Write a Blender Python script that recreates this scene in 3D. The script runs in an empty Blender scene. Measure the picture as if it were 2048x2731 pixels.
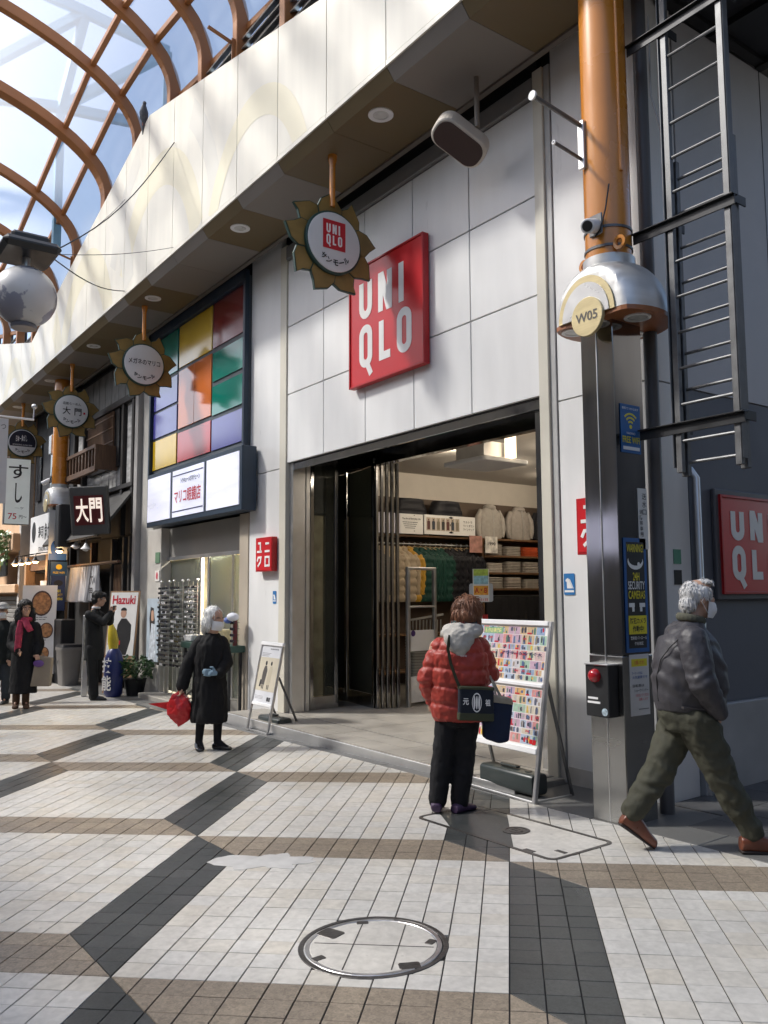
import bpy, bmesh, math, random
from mathutils import Vector, Matrix, noise
random.seed(7)
S = bpy.context.scene
COL = S.collection
R = math.radians
# ------------------------------------------------------------------ camera, sky, sun, exposure
F_PX, PITCH, ROLL, YAW = 2231.32, 0.0985, -0.00495, 0.94858
GX, GY = 0.01563, 0.01266            # the street falls gently away from the camera
CAMH = 1.65
def gz(x, y): return GX * x + GY * y
_fw = Vector((-math.sin(YAW) * math.cos(PITCH), math.cos(YAW) * math.cos(PITCH), math.sin(PITCH)))
_r0 = Vector((math.cos(YAW), math.sin(YAW), 0)); _u0 = _r0.cross(_fw)
_rt = _r0 * math.cos(ROLL) + _u0 * math.sin(ROLL); _up = _u0 * math.cos(ROLL) - _r0 * math.sin(ROLL)
cam = bpy.data.cameras.new('camera'); camo = bpy.data.objects.new('camera', cam); COL.objects.link(camo)
cam.sensor_fit = 'VERTICAL'; cam.sensor_height = 36.0; cam.lens = 36.0 * F_PX / 2731.0
cam.clip_start = 0.05; cam.clip_end = 2000
camo.matrix_world = Matrix(((_rt.x, _up.x, -_fw.x, 0), (_rt.y, _up.y, -_fw.y, 0), (_rt.z, _up.z, -_fw.z, CAMH), (0, 0, 0, 1)))
S.camera = camo
SUN_FROM = Vector((-0.85, -1.0, 1.32)).normalized()
w = bpy.data.worlds.new('World'); S.world = w; w.use_nodes = True
nt = w.node_tree; sky = nt.nodes.new('ShaderNodeTexSky'); sky.sky_type = 'NISHITA'; sky.sun_disc = False
sky.sun_elevation = math.asin(SUN_FROM.z); sky.sun_rotation = math.atan2(SUN_FROM.x, SUN_FROM.y) % (2 * math.pi)
sky.air_density = 1.0; sky.dust_density = 2.5; sky.ozone_density = 1.0
nt.links.new(sky.outputs[0], nt.nodes['Background'].inputs[0]); nt.nodes['Background'].inputs[1].default_value = 0.15
sl = bpy.data.lights.new('sun', 'SUN'); sl.energy = 5.0; sl.angle = R(6.0); sl.color = (1.0, 0.96, 0.90)
so = bpy.data.objects.new('sun', sl); COL.objects.link(so); so.location = (-10, -12, 20)
so.rotation_euler = (-SUN_FROM).to_track_quat('-Z', 'Y').to_euler()
S.view_settings.view_transform = 'Standard'; S.view_settings.look = 'None'
S.view_settings.exposure = 0.78; S.view_settings.gamma = 1.0
cy = S.cycles
cy.max_bounces = 9; cy.diffuse_bounces = 4; cy.glossy_bounces = 4; cy.transmission_bounces = 6; cy.transparent_max_bounces = 24
cy.sample_clamp_indirect = 6.0; cy.caustics_reflective = False; cy.caustics_refractive = False
cy.use_denoising = True
# ------------------------------------------------------------------ helpers
def lin(h):
    h = h.lstrip('#'); c = [int(h[i:i + 2], 16) / 255 for i in (0, 2, 4)]
    return tuple(((x + .055) / 1.055) ** 2.4 if x > .04045 else x / 12.92 for x in c)
_M = {}
def mat(name, col=None, rough=.55, metal=0, var=.07, vs=4, bump=0, bs=60, spec=.5, coat=0, emit=0, stretch=None, rvar=.08, detail=4):
    if name in _M: return _M[name]
    if isinstance(col, str): col = lin(col)
    m = bpy.data.materials.new(name); m.use_nodes = True; _M[name] = m
    n, l = m.node_tree.nodes, m.node_tree.links; b = n['Principled BSDF']
    b.inputs['Metallic'].default_value = metal; b.inputs['Specular IOR Level'].default_value = spec
    b.inputs['Coat Weight'].default_value = coat; b.inputs['Coat Roughness'].default_value = .12
    tc = n.new('ShaderNodeTexCoord'); mp = n.new('ShaderNodeMapping'); l.new(tc.outputs['Object'], mp.inputs[0])
    if stretch: mp.inputs['Scale'].default_value = stretch
    no = n.new('ShaderNodeTexNoise'); no.inputs['Scale'].default_value = vs; no.inputs['Detail'].default_value = detail; l.new(mp.outputs[0], no.inputs[0])
    mr = n.new('ShaderNodeMapRange'); mr.inputs[1].default_value = .3; mr.inputs[2].default_value = .7
    mr.inputs[3].default_value = 1 - var; mr.inputs[4].default_value = 1 + var; l.new(no.outputs[0], mr.inputs[0])
    vm = n.new('ShaderNodeVectorMath'); vm.operation = 'MULTIPLY'; vm.inputs[0].default_value = col; l.new(mr.outputs[0], vm.inputs[1])
    l.new(vm.outputs[0], b.inputs['Base Color'])
    r2 = n.new('ShaderNodeMapRange'); r2.inputs[1].default_value = .3; r2.inputs[2].default_value = .7
    r2.inputs[3].default_value = max(.02, rough - rvar); r2.inputs[4].default_value = min(1, rough + rvar); l.new(no.outputs[0], r2.inputs[0]); l.new(r2.outputs[0], b.inputs['Roughness'])
    if bump:
        n2 = n.new('ShaderNodeTexNoise'); n2.inputs['Scale'].default_value = bs; n2.inputs['Detail'].default_value = 5; l.new(mp.outputs[0], n2.inputs[0])
        bp = n.new('ShaderNodeBump'); bp.inputs['Strength'].default_value = bump; bp.inputs['Distance'].default_value = .01
        l.new(n2.outputs[0], bp.inputs['Height']); l.new(bp.outputs[0], b.inputs['Normal'])
    if emit:
        b.inputs['Emission Color'].default_value = (*col, 1); b.inputs['Emission Strength'].default_value = emit
    return m
def glass(name, col=(.9, .95, .95), alpha=.25, rough=.03, metal=0):
    """thin sheet glass: part mirror-like tinted surface, part clear"""
    if name in _M: return _M[name]
    m = bpy.data.materials.new(name); m.use_nodes = True; _M[name] = m
    n, l = m.node_tree.nodes, m.node_tree.links; b = n['Principled BSDF']; o = n['Material Output']
    b.inputs['Base Color'].default_value = (*col, 1); b.inputs['Roughness'].default_value = rough; b.inputs['Metallic'].default_value = metal
    t = n.new('ShaderNodeBsdfTransparent'); t.inputs[0].default_value = (.92, .95, .93, 1)
    x = n.new('ShaderNodeMixShader'); f = n.new('ShaderNodeFresnel'); f.inputs[0].default_value = 1.5
    ma = n.new('ShaderNodeMath'); ma.operation = 'MAXIMUM'; ma.inputs[1].default_value = alpha; l.new(f.outputs[0], ma.inputs[0])
    l.new(ma.outputs[0], x.inputs[0]); l.new(t.outputs[0], x.inputs[1]); l.new(b.outputs[0], x.inputs[2]); l.new(x.outputs[0], o.inputs[0])
    return m
class MB:
    def __init__(s): s.v = []; s.f = []; s.mi = []; s.k = 0
    def add(s, vs, fs, M=None):
        n = len(s.v)
        s.v += [tuple(M @ Vector(v)) for v in vs] if M else [tuple(v) for v in vs]
        s.f += [tuple(i + n for i in f) for f in fs]; s.mi += [s.k] * len(fs); return s
    def box(s, x0, x1, y0, y1, z0, z1, M=None):
        return s.add([(x, y, z) for z in (z0, z1) for y in (y0, y1) for x in (x0, x1)],
                     [(0, 2, 3, 1), (4, 5, 7, 6), (0, 1, 5, 4), (1, 3, 7, 5), (3, 2, 6, 7), (2, 0, 4, 6)], M)
    def bar(s, p, q, w, d=None, up=(0, 0, 1)):
        p, q = Vector(p), Vector(q); z = (q - p); L = z.length; z /= L; d = d or w
        u = Vector(up)
        if abs(u.dot(z)) > .95: u = Vector((1, 0, 0))
        x = u.cross(z).normalized(); y = z.cross(x)
        M = Matrix(((x.x, y.x, z.x, p.x), (x.y, y.y, z.y, p.y), (x.z, y.z, z.z, p.z), (0, 0, 0, 1)))
        return s.box(-w / 2, w / 2, -d / 2, d / 2, 0, L, M)
    def tube(s, pts, r, n=8, caps=True, M=None):
        pts = [Vector(p) for p in pts]; rs = r if isinstance(r, (list, tuple)) else [r] * len(pts); vs = []; fs = []
        t0 = (pts[1] - pts[0]).normalized(); u = t0.orthogonal().normalized()
        for i, p in enumerate(pts):
            a = pts[max(0, i - 1)]; b = pts[min(len(pts) - 1, i + 1)]; t = (b - a).normalized()
            u = (u - t * u.dot(t)).normalized(); v = t.cross(u); rr = rs[i]
            rx, ry = rr if isinstance(rr, (list, tuple)) else (rr, rr)
            for k in range(n):
                A = 2 * math.pi * k / n; vs.append(p + u * math.cos(A) * rx + v * math.sin(A) * ry)
        for i in range(len(pts) - 1):
            for k in range(n): a = i * n + k; b = i * n + (k + 1) % n; fs.append((a, b, b + n, a + n))
        if caps: fs.append(tuple(range(n - 1, -1, -1))); fs.append(tuple(range((len(pts) - 1) * n, len(pts) * n)))
        return s.add(vs, fs, M)
    def loft(s, rings, n=20, M=None, power=2.0):
        """rings: (cx,cy,cz,rx,ry) horizontal (super)ellipses from low to high, closed"""
        vs = []; fs = []
        for (cx, cy_, cz, rx, ry) in rings:
            for k in range(n):
                A = 2 * math.pi * k / n; c, d = math.cos(A), math.sin(A)
                vs.append((cx + rx * math.copysign(abs(c) ** (2 / power), c), cy_ + ry * math.copysign(abs(d) ** (2 / power), d), cz))
        for i in range(len(rings) - 1):
            for k in range(n): a = i * n + k; b = i * n + (k + 1) % n; fs.append((a, b, b + n, a + n))
        fs.append(tuple(range(n - 1, -1, -1))); fs.append(tuple(range((len(rings) - 1) * n, len(rings) * n)))
        return s.add(vs, fs, M)
    def lathe(s, prof, n=24, M=None):
        vs = []; fs = []
        for (r, z) in prof:
            for k in range(n): A = 2 * math.pi * k / n; vs.append((r * math.cos(A), r * math.sin(A), z))
        for i in range(len(prof) - 1):
            for k in range(n): a = i * n + k; b = i * n + (k + 1) % n; fs.append((a, b, b + n, a + n))
        fs.append(tuple(range(n - 1, -1, -1))); fs.append(tuple(range((len(prof) - 1) * n, len(prof) * n)))
        return s.add(vs, fs, M)
    def ell(s, c, r, n=14, M=None):
        rings = 8; vs = []; fs = []; rx, ry, rz = r if isinstance(r, (tuple, list)) else (r, r, r)
        for i in range(1, rings):
            P = math.pi * i / rings - math.pi / 2
            for k in range(n):
                A = 2 * math.pi * k / n; vs.append((c[0] + rx * math.cos(P) * math.cos(A), c[1] + ry * math.cos(P) * math.sin(A), c[2] + rz * math.sin(P)))
        b = len(vs); vs += [(c[0], c[1], c[2] - rz), (c[0], c[1], c[2] + rz)]
        for i in range(rings - 2):
            for k in range(n): a = i * n + k; d = i * n + (k + 1) % n; fs.append((a, d, d + n, a + n))
        for k in range(n): fs.append((b, (k + 1) % n, k)); fs.append((b + 1, (rings - 2) * n + k, (rings - 2) * n + (k + 1) % n))
        return s.add(vs, fs, M)
    def prism(s, poly, z0, z1, M=None):
        n = len(poly); vs = [(x, y, z0) for x, y in poly] + [(x, y, z1) for x, y in poly]
        fs = [tuple(range(n - 1, -1, -1)), tuple(range(n, 2 * n))] + [(i, (i + 1) % n, (i + 1) % n + n, i + n) for i in range(n)]
        return s.add(vs, fs, M)
    def ring(s, r0, r1, z0, z1, n=32, M=None, sx=1, sy=1):
        vs = []; fs = []
        for k in range(n):
            A = 2 * math.pi * k / n; c, d = math.cos(A) * sx, math.sin(A) * sy
            vs += [(r0 * c, r0 * d, z0), (r1 * c, r1 * d, z0), (r1 * c, r1 * d, z1), (r0 * c, r0 * d, z1)]
        for k in range(n):
            a = 4 * k; b = 4 * ((k + 1) % n)
            for j in range(4): fs.append((a + j, a + (j + 1) % 4, b + (j + 1) % 4, b + j))
        return s.add(vs, fs, M)
    def build(s, name, m, parent=None, smooth=False, bev=0, seg=1):
        off = Vector((0, 0, 0)); p = parent
        while p is not None and p.parent is not None: p = p.parent
        if p is not None and p.get('_w'): off = Vector(p.location)
        me = bpy.data.meshes.new(name)
        me.from_pydata([tuple(Vector(v) - off) for v in s.v], [], s.f)
        ms = m if isinstance(m, (list, tuple)) else [m]
        for q in ms: me.materials.append(q)
        if len(ms) > 1: me.polygons.foreach_set('material_index', s.mi)
        return link(name, me, parent, smooth, bev, seg)
def link(name, me, parent=None, smooth=False, bev=0, seg=1):
    bm = bmesh.new(); bm.from_mesh(me); bmesh.ops.recalc_face_normals(bm, faces=bm.faces)
    if bev: bmesh.ops.bevel(bm, geom=[e for e in bm.edges if len(e.link_faces) == 2 and e.calc_face_angle(0) > .5], offset=bev, segments=seg, affect='EDGES', profile=.5, clamp_overlap=True)
    bm.to_mesh(me); bm.free()
    if smooth:
        me.polygons.foreach_set('use_smooth', [True] * len(me.polygons)); me.set_sharp_from_angle(angle=R(38))
    o = bpy.data.objects.new(name, me); COL.objects.link(o)
    if parent is not None: o.parent = parent
    return o
def tag(o, label, cat, group=None):
    o['label'] = label; o['category'] = cat
    if group: o['group'] = group
    return o
def thing(name, label, cat, loc=(0, 0, 0), rz=0, group=None, w=True):
    """Empty at the thing's base; w: its parts are given in world coordinates"""
    o = bpy.data.objects.new(name, None); COL.objects.link(o); o.location = loc; o.rotation_euler = (0, 0, rz); o.empty_display_size = .2
    tag(o, label, cat, group)
    if w: o['_w'] = 1
    return o
def struct(o): o['kind'] = 'structure'; return o
def dup(root, loc=None, rz=None, label=None, group=None):
    r = root.copy(); COL.objects.link(r)
    if loc is not None: r.location = loc
    if rz is not None: r.rotation_euler = (0, 0, rz)
    if label: r['label'] = label
    if group: r['group'] = group
    def rec(a, b):
        for ch in a.children:
            c = ch.copy(); COL.objects.link(c); c.parent = b; rec(ch, c)
    rec(root, r); return r
def fr(o, xa, ya):
    x, y = Vector(xa).normalized(), Vector(ya).normalized(); z = x.cross(y)
    return Matrix(((x.x, y.x, z.x, o[0]), (x.y, y.y, z.y, o[1]), (x.z, y.z, z.z, o[2]), (0, 0, 0, 1)))
def front(x, y, z): return fr((x, y, z), (1, 0, 0), (0, 0, 1))       # a face looking at the street (-Y)
def side(x, y, z): return fr((x, y, z), (0, 1, 0), (0, 0, 1))        # a face looking along the street (+X)
_T = {}
def txt(mb, s, w, h, M, bold=0, depth=.004):
    """lettering fitted into w x h, centred, standing proud of the XY plane of M"""
    k = (s, bold)
    if k not in _T:
        cu = bpy.data.curves.new('t', 'FONT'); cu.body = s; cu.size = 1; cu.offset = bold; cu.resolution_u = 3
        cu.align_x = 'CENTER'; o = bpy.data.objects.new('t', cu); COL.objects.link(o)
        dg = bpy.context.evaluated_depsgraph_get(); me = bpy.data.meshes.new_from_object(o.evaluated_get(dg))
        vs = [tuple(v.co) for v in me.vertices]; fs = [tuple(p.vertices) for p in me.polygons]
        bpy.data.objects.remove(o); bpy.data.curves.remove(cu); bpy.data.meshes.remove(me); _T[k] = (vs, fs)
    vs, fs = _T[k]
    if not vs: return mb
    x0 = min(v[0] for v in vs); x1 = max(v[0] for v in vs); y0 = min(v[1] for v in vs); y1 = max(v[1] for v in vs)
    a = w / max(1e-6, x1 - x0); b = (h / max(1e-6, y1 - y0)) if h else a
    V = [((v[0] - (x0 + x1) / 2) * a, (v[1] - (y0 + y1) / 2) * b, depth) for v in vs]
    return mb.add(V, fs, M)
def stroke(mb, pts, w, z0, z1, M, closed=False):
    """flat stroke of even width along a polyline"""
    n = len(pts); L = []; Rr = []
    for i in range(n):
        a = Vector(pts[(i - 1) % n] if (closed or i) else pts[i]); b = Vector(pts[(i + 1) % n] if (closed or i < n - 1) else pts[i])
        p = Vector(pts[i])
        if not closed and i == 0: t = (b - p).normalized(); k = 1
        elif not closed and i == n - 1: t = (p - a).normalized(); k = 1
        else:
            t1 = (p - a).normalized(); t2 = (b - p).normalized(); t = (t1 + t2).normalized(); k = 1 / max(.35, t.dot(t1))
        nn = Vector((-t.y, t.x)) * w / 2 * k; L.append(p + nn); Rr.append(p - nn)
    rng = range(n) if closed else range(n - 1)
    for i in rng:
        j = (i + 1) % n
        mb.prism([tuple(L[i]), tuple(Rr[i]), tuple(Rr[j]), tuple(L[j])], z0, z1, M)
def rrect(cx, cy_, w, h, r, n=6):
    P = []
    for (sx, sy, a0) in ((1, 1, 0), (-1, 1, 90), (-1, -1, 180), (1, -1, 270)):
        for k in range(n + 1):
            A = R(a0 + 90 * k / n); P.append((cx + sx * (w / 2 - r) + r * math.cos(A), cy_ + sy * (h / 2 - r) + r * math.sin(A)))
    return P
def uniqlo(mb, w, h, M, d=.006):
    """the two-line letter mark UNI / QLO in block strokes, in a w x h field"""
    t = .064 * w; lw = .185 * w; lh = .315 * h
    y1 = .20 * h; y2 = -.185 * h; xs = (-.262 * w, .008 * w, .255 * w)
    def P(cx, c, q): return [(cx + a * (lw - t) / 2, c + b * (lh - t) / 2) for a, b in q]
    x, = (xs[0],)
    arc = [(math.cos(R(180 + k * 22.5)) , -.42 + .58 * math.sin(R(180 + k * 22.5))) for k in range(9)]
    stroke(mb, P(xs[0], y1, [(-1, 1.2)] + arc + [(1, 1.2)]), t, 0, d, M)
    stroke(mb, P(xs[1], y1, [(-1, -1.25), (-1, 1.25)]), t, 0, d, M); stroke(mb, P(xs[1], y1, [(1, -1.25), (1, 1.25)]), t, 0, d, M)
    mb.prism([(xs[1] - lw / 2, y1 + lh * .5 + t * .08), (xs[1] - lw / 2 + t * 1.15, y1 + lh * .5 + t * .08), (xs[1] + lw / 2, y1 - lh * .5 - t * .08), (xs[1] + lw / 2 - t * 1.15, y1 - lh * .5 - t * .08)], 0, d * 1.05, M)
    stroke(mb, P(xs[2] - .035 * w, y1, [(0, -1.25), (0, 1.25)]), t, 0, d, M)
    oo = lambda cx, c: [(cx + p[0], c + p[1]) for p in rrect(0, 0, lw - t, lh * 1.12 - t, (lw - t) / 2 * .98)]
    stroke(mb, oo(xs[0], y2), t, 0, d, M, True); stroke(mb, [(xs[0] + .01 * w, y2 - lh * .42), (xs[0] + .075 * w, y2 - lh * .78)], t * .85, 0, d * 1.05, M)
    stroke(mb, P(xs[1], y2, [(-.85, 1.2), (-.85, -1.08), (1.1, -1.08)]), t, 0, d, M)
    stroke(mb, oo(xs[2], y2), t, 0, d, M, True)
def uniq_kana(mb, w, h, M, d=.005):
    t = .062 * w; a = .135 * w; b = .125 * h
    def pt(cx, c, q): return [(cx + p[0] * a, c + p[1] * b) for p in q]
    X, Y = .24 * w, .21 * h
    stroke(mb, pt(-X, Y, [(-.6, 1), (.45, 1), (.45, -1)]), t, 0, d, M); stroke(mb, pt(-X, Y, [(-1.1, -1), (1.1, -1)]), t, 0, d, M)
    stroke(mb, pt(X, Y, [(-.8, .8), (.8, .8)]), t, 0, d, M); stroke(mb, pt(X, Y, [(-1.1, -1), (1.1, -1)]), t, 0, d, M)
    stroke(mb, pt(-X, -Y, [(-1, .1), (-.55, 1), (.8, 1), (.5, -.1), (-.7, -1.1)]), t, 0, d, M)
    stroke(mb, pt(X, -Y, [(-.9, -1), (-.9, 1), (.9, 1), (.9, -1)]), t, 0, d, M, True)
# ------------------------------------------------------------------ materials
WHITE = mat('white_enamel_panel', (.74, .74, .73), .36, var=.05, vs=2.2, rvar=.09, stretch=(1.6, 1.6, .35), bump=.02, bs=3)
CREAM = mat('cream_painted_metal', (.62, .59, .50), .45, var=.05, vs=2)
FASCIA = mat('fascia_cream_enamel', (.74, .71, .62), .42, var=.06, vs=1.6, stretch=(2.5, 2.5, .3))
FASCIA2 = mat('fascia_pale_yellow_print', (.74, .69, .52), .42, var=.05, vs=.8)
FASCIA3 = mat('fascia_pale_grey_print', (.68, .66, .59), .42, var=.05, vs=.8)
OCHRE = mat('ochre_soffit', (.15, .108, .05), .6, var=.08, vs=1.2)
TAUPE = mat('taupe_soffit', (.22, .197, .175), .6, var=.06, vs=1.2)
ORANGE = mat('orange_gloss_paint', (.60, .225, .03), .26, var=.06, vs=2, coat=.5)
RIBC = mat('brown_orange_rib_paint', (.38, .16, .055), .45, var=.08, vs=2)
STEEL = mat('brushed_stainless', (.40, .40, .39), .25, 1, var=.04, vs=2, stretch=(1, 1, 3), rvar=.04, detail=2)
MIRROR = mat('polished_stainless', (.37, .37, .37), .10, 1, var=.12, vs=2, rvar=.05, stretch=(3, 3, .5))
ALU = mat('aluminium', (.62, .62, .62), .36, .9, var=.06, vs=6)
GALV = mat('galvanised_steel', (.15, .152, .155), .5, .65, var=.22, vs=9)
DARKM = mat('dark_metal', (.035, .036, .038), .45, .4, var=.2, vs=5)
BLACK = mat('black_paint', (.015, .015, .016), .5, var=.2)
CHARWALL = mat('charcoal_wall', (.035, .037, .042), .7, var=.25, vs=3, bump=.15)
RED = mat('red_sign_acrylic', (.55, .012, .018), .34, var=.05, vs=1, coat=.12)
REDM = mat('red_sign_frame', (.42, .012, .016), .35, var=.06)
WSIGN = mat('white_sign_face', (.82, .82, .82), .4, var=.03)
WLET = mat('white_lettering', (.80, .79, .77), .45, var=.03)
BLET = mat('black_lettering', (.018, .018, .02), .5, var=.1)
GOLD = mat('pale_brass', (.60, .50, .28), .38, .35, var=.06, vs=8, stretch=(1, 1, 8))
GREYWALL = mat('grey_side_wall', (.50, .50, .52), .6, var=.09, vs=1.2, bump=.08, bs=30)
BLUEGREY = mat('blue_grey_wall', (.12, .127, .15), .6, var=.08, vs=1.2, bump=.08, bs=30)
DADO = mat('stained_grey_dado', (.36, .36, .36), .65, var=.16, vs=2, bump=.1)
NAVY = mat('navy_frame', (.018, .035, .06), .45, var=.12)
WOOD = mat('old_brown_wood', (.12, .065, .035), .6, var=.3, vs=6, stretch=(8, 8, .7), bump=.2)
WOODL = mat('pale_wood', (.33, .20, .11), .55, var=.2, vs=5, stretch=(8, 8, .8))
DWOOD = mat('dark_stained_wood', (.022, .019, .017), .6, var=.3, vs=6, stretch=(8, 8, .8), bump=.2)
SKIN = mat('skin', (.50, .30, .21), .5, var=.08, vs=20)
STONE = mat('grey_granite_strip', (.13, .13, .125), .5, var=.22, vs=60, bump=.1, bs=200, detail=6)
PAVE = mat('worn_beige_granite', (.33, .31, .275), .55, var=.16, vs=3, bump=.1, bs=150, detail=8)
CONC = mat('concrete', (.32, .31, .30), .75, var=.15, vs=3, bump=.2)
RUBBER = mat('grey_rubber_plastic', (.035, .045, .045), .38, var=.15)
PAPER = mat('white_paper', (.80, .79, .76), .6, var=.04)
def tile_mat(name, c0, c1, speck, sc, rough):
    m = bpy.data.materials.new(name); m.use_nodes = True; n, l = m.node_tree.nodes, m.node_tree.links; b = n['Principled BSDF']
    ge = n.new('ShaderNodeNewGeometry'); oi = n.new('ShaderNodeObjectInfo')
    ad = n.new('ShaderNodeMath'); ad.operation = 'ADD'; l.new(ge.outputs['Random Per Island'], ad.inputs[0]); l.new(oi.outputs['Random'], ad.inputs[1])
    fc = n.new('ShaderNodeMath'); fc.operation = 'FRACT'; l.new(ad.outputs[0], fc.inputs[0])
    mx = n.new('ShaderNodeMix'); mx.data_type = 'RGBA'; mx.inputs[6].default_value = (*c0, 1); mx.inputs[7].default_value = (*c1, 1)
    cu = n.new('ShaderNodeMath'); cu.operation = 'POWER'; cu.inputs[1].default_value = 2.0; l.new(fc.outputs[0], cu.inputs[0]); l.new(cu.outputs[0], mx.inputs[0])
    # every tile is cut from another piece of stone
    sh = n.new('ShaderNodeVectorMath'); sh.operation = 'MULTIPLY_ADD'; sh.inputs[1].default_value = (7, 11, 5); l.new(fc.outputs[0], sh.inputs[0]); l.new(ge.outputs['Position'], sh.inputs[2])
    no = n.new('ShaderNodeTexNoise'); no.inputs['Scale'].default_value = sc; no.inputs['Detail'].default_value = 7; no.inputs['Roughness'].default_value = .65; no.inputs['Distortion'].default_value = 1.2; l.new(sh.outputs[0], no.inputs[0])
    n2 = n.new('ShaderNodeTexNoise'); n2.inputs['Scale'].default_value = 1.1; n2.inputs['Detail'].default_value = 3; l.new(ge.outputs['Position'], n2.inputs[0])
    mr = n.new('ShaderNodeMapRange'); mr.inputs[1].default_value = .32; mr.inputs[2].default_value = .62; mr.inputs[3].default_value = 1 - speck; mr.inputs[4].default_value = 1 + speck * .5; l.new(no.outputs[0], mr.inputs[0])
    m2 = n.new('ShaderNodeMapRange'); m2.inputs[1].default_value = .3; m2.inputs[2].default_value = .7; m2.inputs[3].default_value = .91; m2.inputs[4].default_value = 1.03; l.new(n2.outputs[0], m2.inputs[0])
    pr = n.new('ShaderNodeMath'); pr.operation = 'MULTIPLY'; l.new(mr.outputs[0], pr.inputs[0]); l.new(m2.outputs[0], pr.inputs[1])
    vm = n.new('ShaderNodeVectorMath'); vm.operation = 'MULTIPLY'; l.new(mx.outputs[2], vm.inputs[0]); l.new(pr.outputs[0], vm.inputs[1]); l.new(vm.outputs[0], b.inputs['Base Color'])
    # trodden-in spots and grime of the street
    vo = n.new('ShaderNodeTexVoronoi'); vo.inputs['Scale'].default_value = 5.5; l.new(ge.outputs['Position'], vo.inputs[0]); n3 = n.new('ShaderNodeTexNoise'); n3.inputs['Scale'].default_value = 26; n3.inputs['Detail'].default_value = 6; l.new(ge.outputs['Position'], n3.inputs[0])
    sm = n.new('ShaderNodeMath'); sm.operation = 'MULTIPLY_ADD'; sm.inputs[1].default_value = .12; l.new(n3.outputs[0], sm.inputs[0]); l.new(vo.outputs['Distance'], sm.inputs[2])
    s3 = n.new('ShaderNodeMapRange'); s3.inputs[1].default_value = .075; s3.inputs[2].default_value = .125; s3.inputs[3].default_value = .72; s3.inputs[4].default_value = 1.0; l.new(sm.outputs[0], s3.inputs[0])
    s4 = n.new('ShaderNodeMapRange'); s4.inputs[1].default_value = .35; s4.inputs[2].default_value = .6; s4.inputs[3].default_value = .90; s4.inputs[4].default_value = 1.03; l.new(n3.outputs[0], s4.inputs[0])
    p5 = n.new('ShaderNodeMath'); p5.operation = 'MULTIPLY'; l.new(s3.outputs[0], p5.inputs[0]); l.new(s4.outputs[0], p5.inputs[1]); v5 = n.new('ShaderNodeVectorMath'); v5.operation = 'MULTIPLY'; l.new(vm.outputs[0], v5.inputs[0]); l.new(p5.outputs[0], v5.inputs[1]); l.new(v5.outputs[0], b.inputs['Base Color'])
    r2 = n.new('ShaderNodeMapRange'); r2.inputs[1].default_value = .3; r2.inputs[2].default_value = .7; r2.inputs[3].default_value = rough - .08; r2.inputs[4].default_value = rough + .14; l.new(n2.outputs[0], r2.inputs[0]); l.new(r2.outputs[0], b.inputs['Roughness'])
    b.inputs['Specular IOR Level'].default_value = .5
    return m
T_WHITE = tile_mat('white_marble_tile', (.56, .545, .51), (.55, .515, .45), .12, 7, .34)
T_DARK = tile_mat('dark_granite_tile', (.048, .053, .052), (.066, .07, .068), .38, 55, .34)
T_BROWN = tile_mat('brown_granite_tile', (.235, .195, .15), (.29, .24, .18), .40, 42, .42)
# ------------------------------------------------------------------ street floor
NRM = Vector((-GX, -GY, 1)).normalized()
GROUT = mat('dark_grout', (.06, .056, .05), .9, var=.2, vs=8)
g = MB(); N = 12
for i in range(N + 1):
    for j in range(N + 1):
        x = -170 + 240 * i / N; y = -110 + 220 * j / N; g.v.append((x, y, gz(x, y) - .007))
for i in range(N):
    for j in range(N): a = i * (N + 1) + j; g.f.append((a, a + 1, a + N + 2, a + N + 1)); g.mi.append(0)
ground = struct(g.build('street_floor', GROUT))
TA, TS = 0.80161, 0.08926 * CAMH
TO = Vector((-2.39665 * CAMH, 2.2959 * CAMH))
ax, bx = Vector((math.cos(TA), math.sin(TA))), Vector((-math.sin(TA), math.cos(TA)))
def tpos(a, b): return TO + ax * a * TS + bx * b * TS
def tile_kind(i, j):
    ca, cb = i + .5, j + .5
    n1 = (-3 * ca - 15 * cb) / -216.0; n2 = (-3 * cb - 15 * ca) / -216.0   # in lattice (-3,15),(15,-3)
    for p in (-1, 0, 1, 2):
        for q in (-1, 0, 1, 2):
            u, v = math.floor(n1) + p, math.floor(n2) + q
            a, b = i - (-3 * u + 15 * v), j - (15 * u - 3 * v)
            dark = -3 <= a < 0 and 0 <= b < 15; brown = -15 <= a < 0 and 0 <= b < 3
            if dark and b < 3:
                s = a + b + 1
                return 'D' if s > 0 else ('B' if s < 0 else 'DB')
            if dark and b >= 12:
                s = (a + 3) + (b - 15) + 1
                return 'D' if s < 0 else ('B' if s > 0 else 'BD')
            if dark: return 'D'
            if brown and a < -12:
                continue
            if brown: return 'B'
    return 'W'
def proj(P):
    d = Vector(P) - Vector((0, 0, CAMH)); z = d.dot(_fw)
    if z < .2: return None
    return 1024 + F_PX * d.dot(_rt) / z, 1365.5 - F_PX * d.dot(_up) / z, z
MH, MHR = Vector((-3.445, 2.396)), .357
HX0, HX1, HY0, HY1 = -5.18, -3.78, 3.99, 4.60
cells = []
for i in range(-190, 25):
    for j in range(-60, 190):
        c = tpos(i + .5, j + .5)
        if c.y > 4.95 + .1 or c.y < -1 or c.x > -.5 or c.x < -34: continue
        p = proj((c.x, c.y, gz(c.x, c.y)))
        if p is None or not (-260 < p[0] < 2300 and 1500 < p[1] < 2950): continue
        cells.append((-F_PX / p[2] * (1 if (-20 < p[0] < 2068 and p[1] < 2751) else .2), i, j, c))
cells.sort(key=lambda t: t[0])
G_ = .0034
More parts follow.
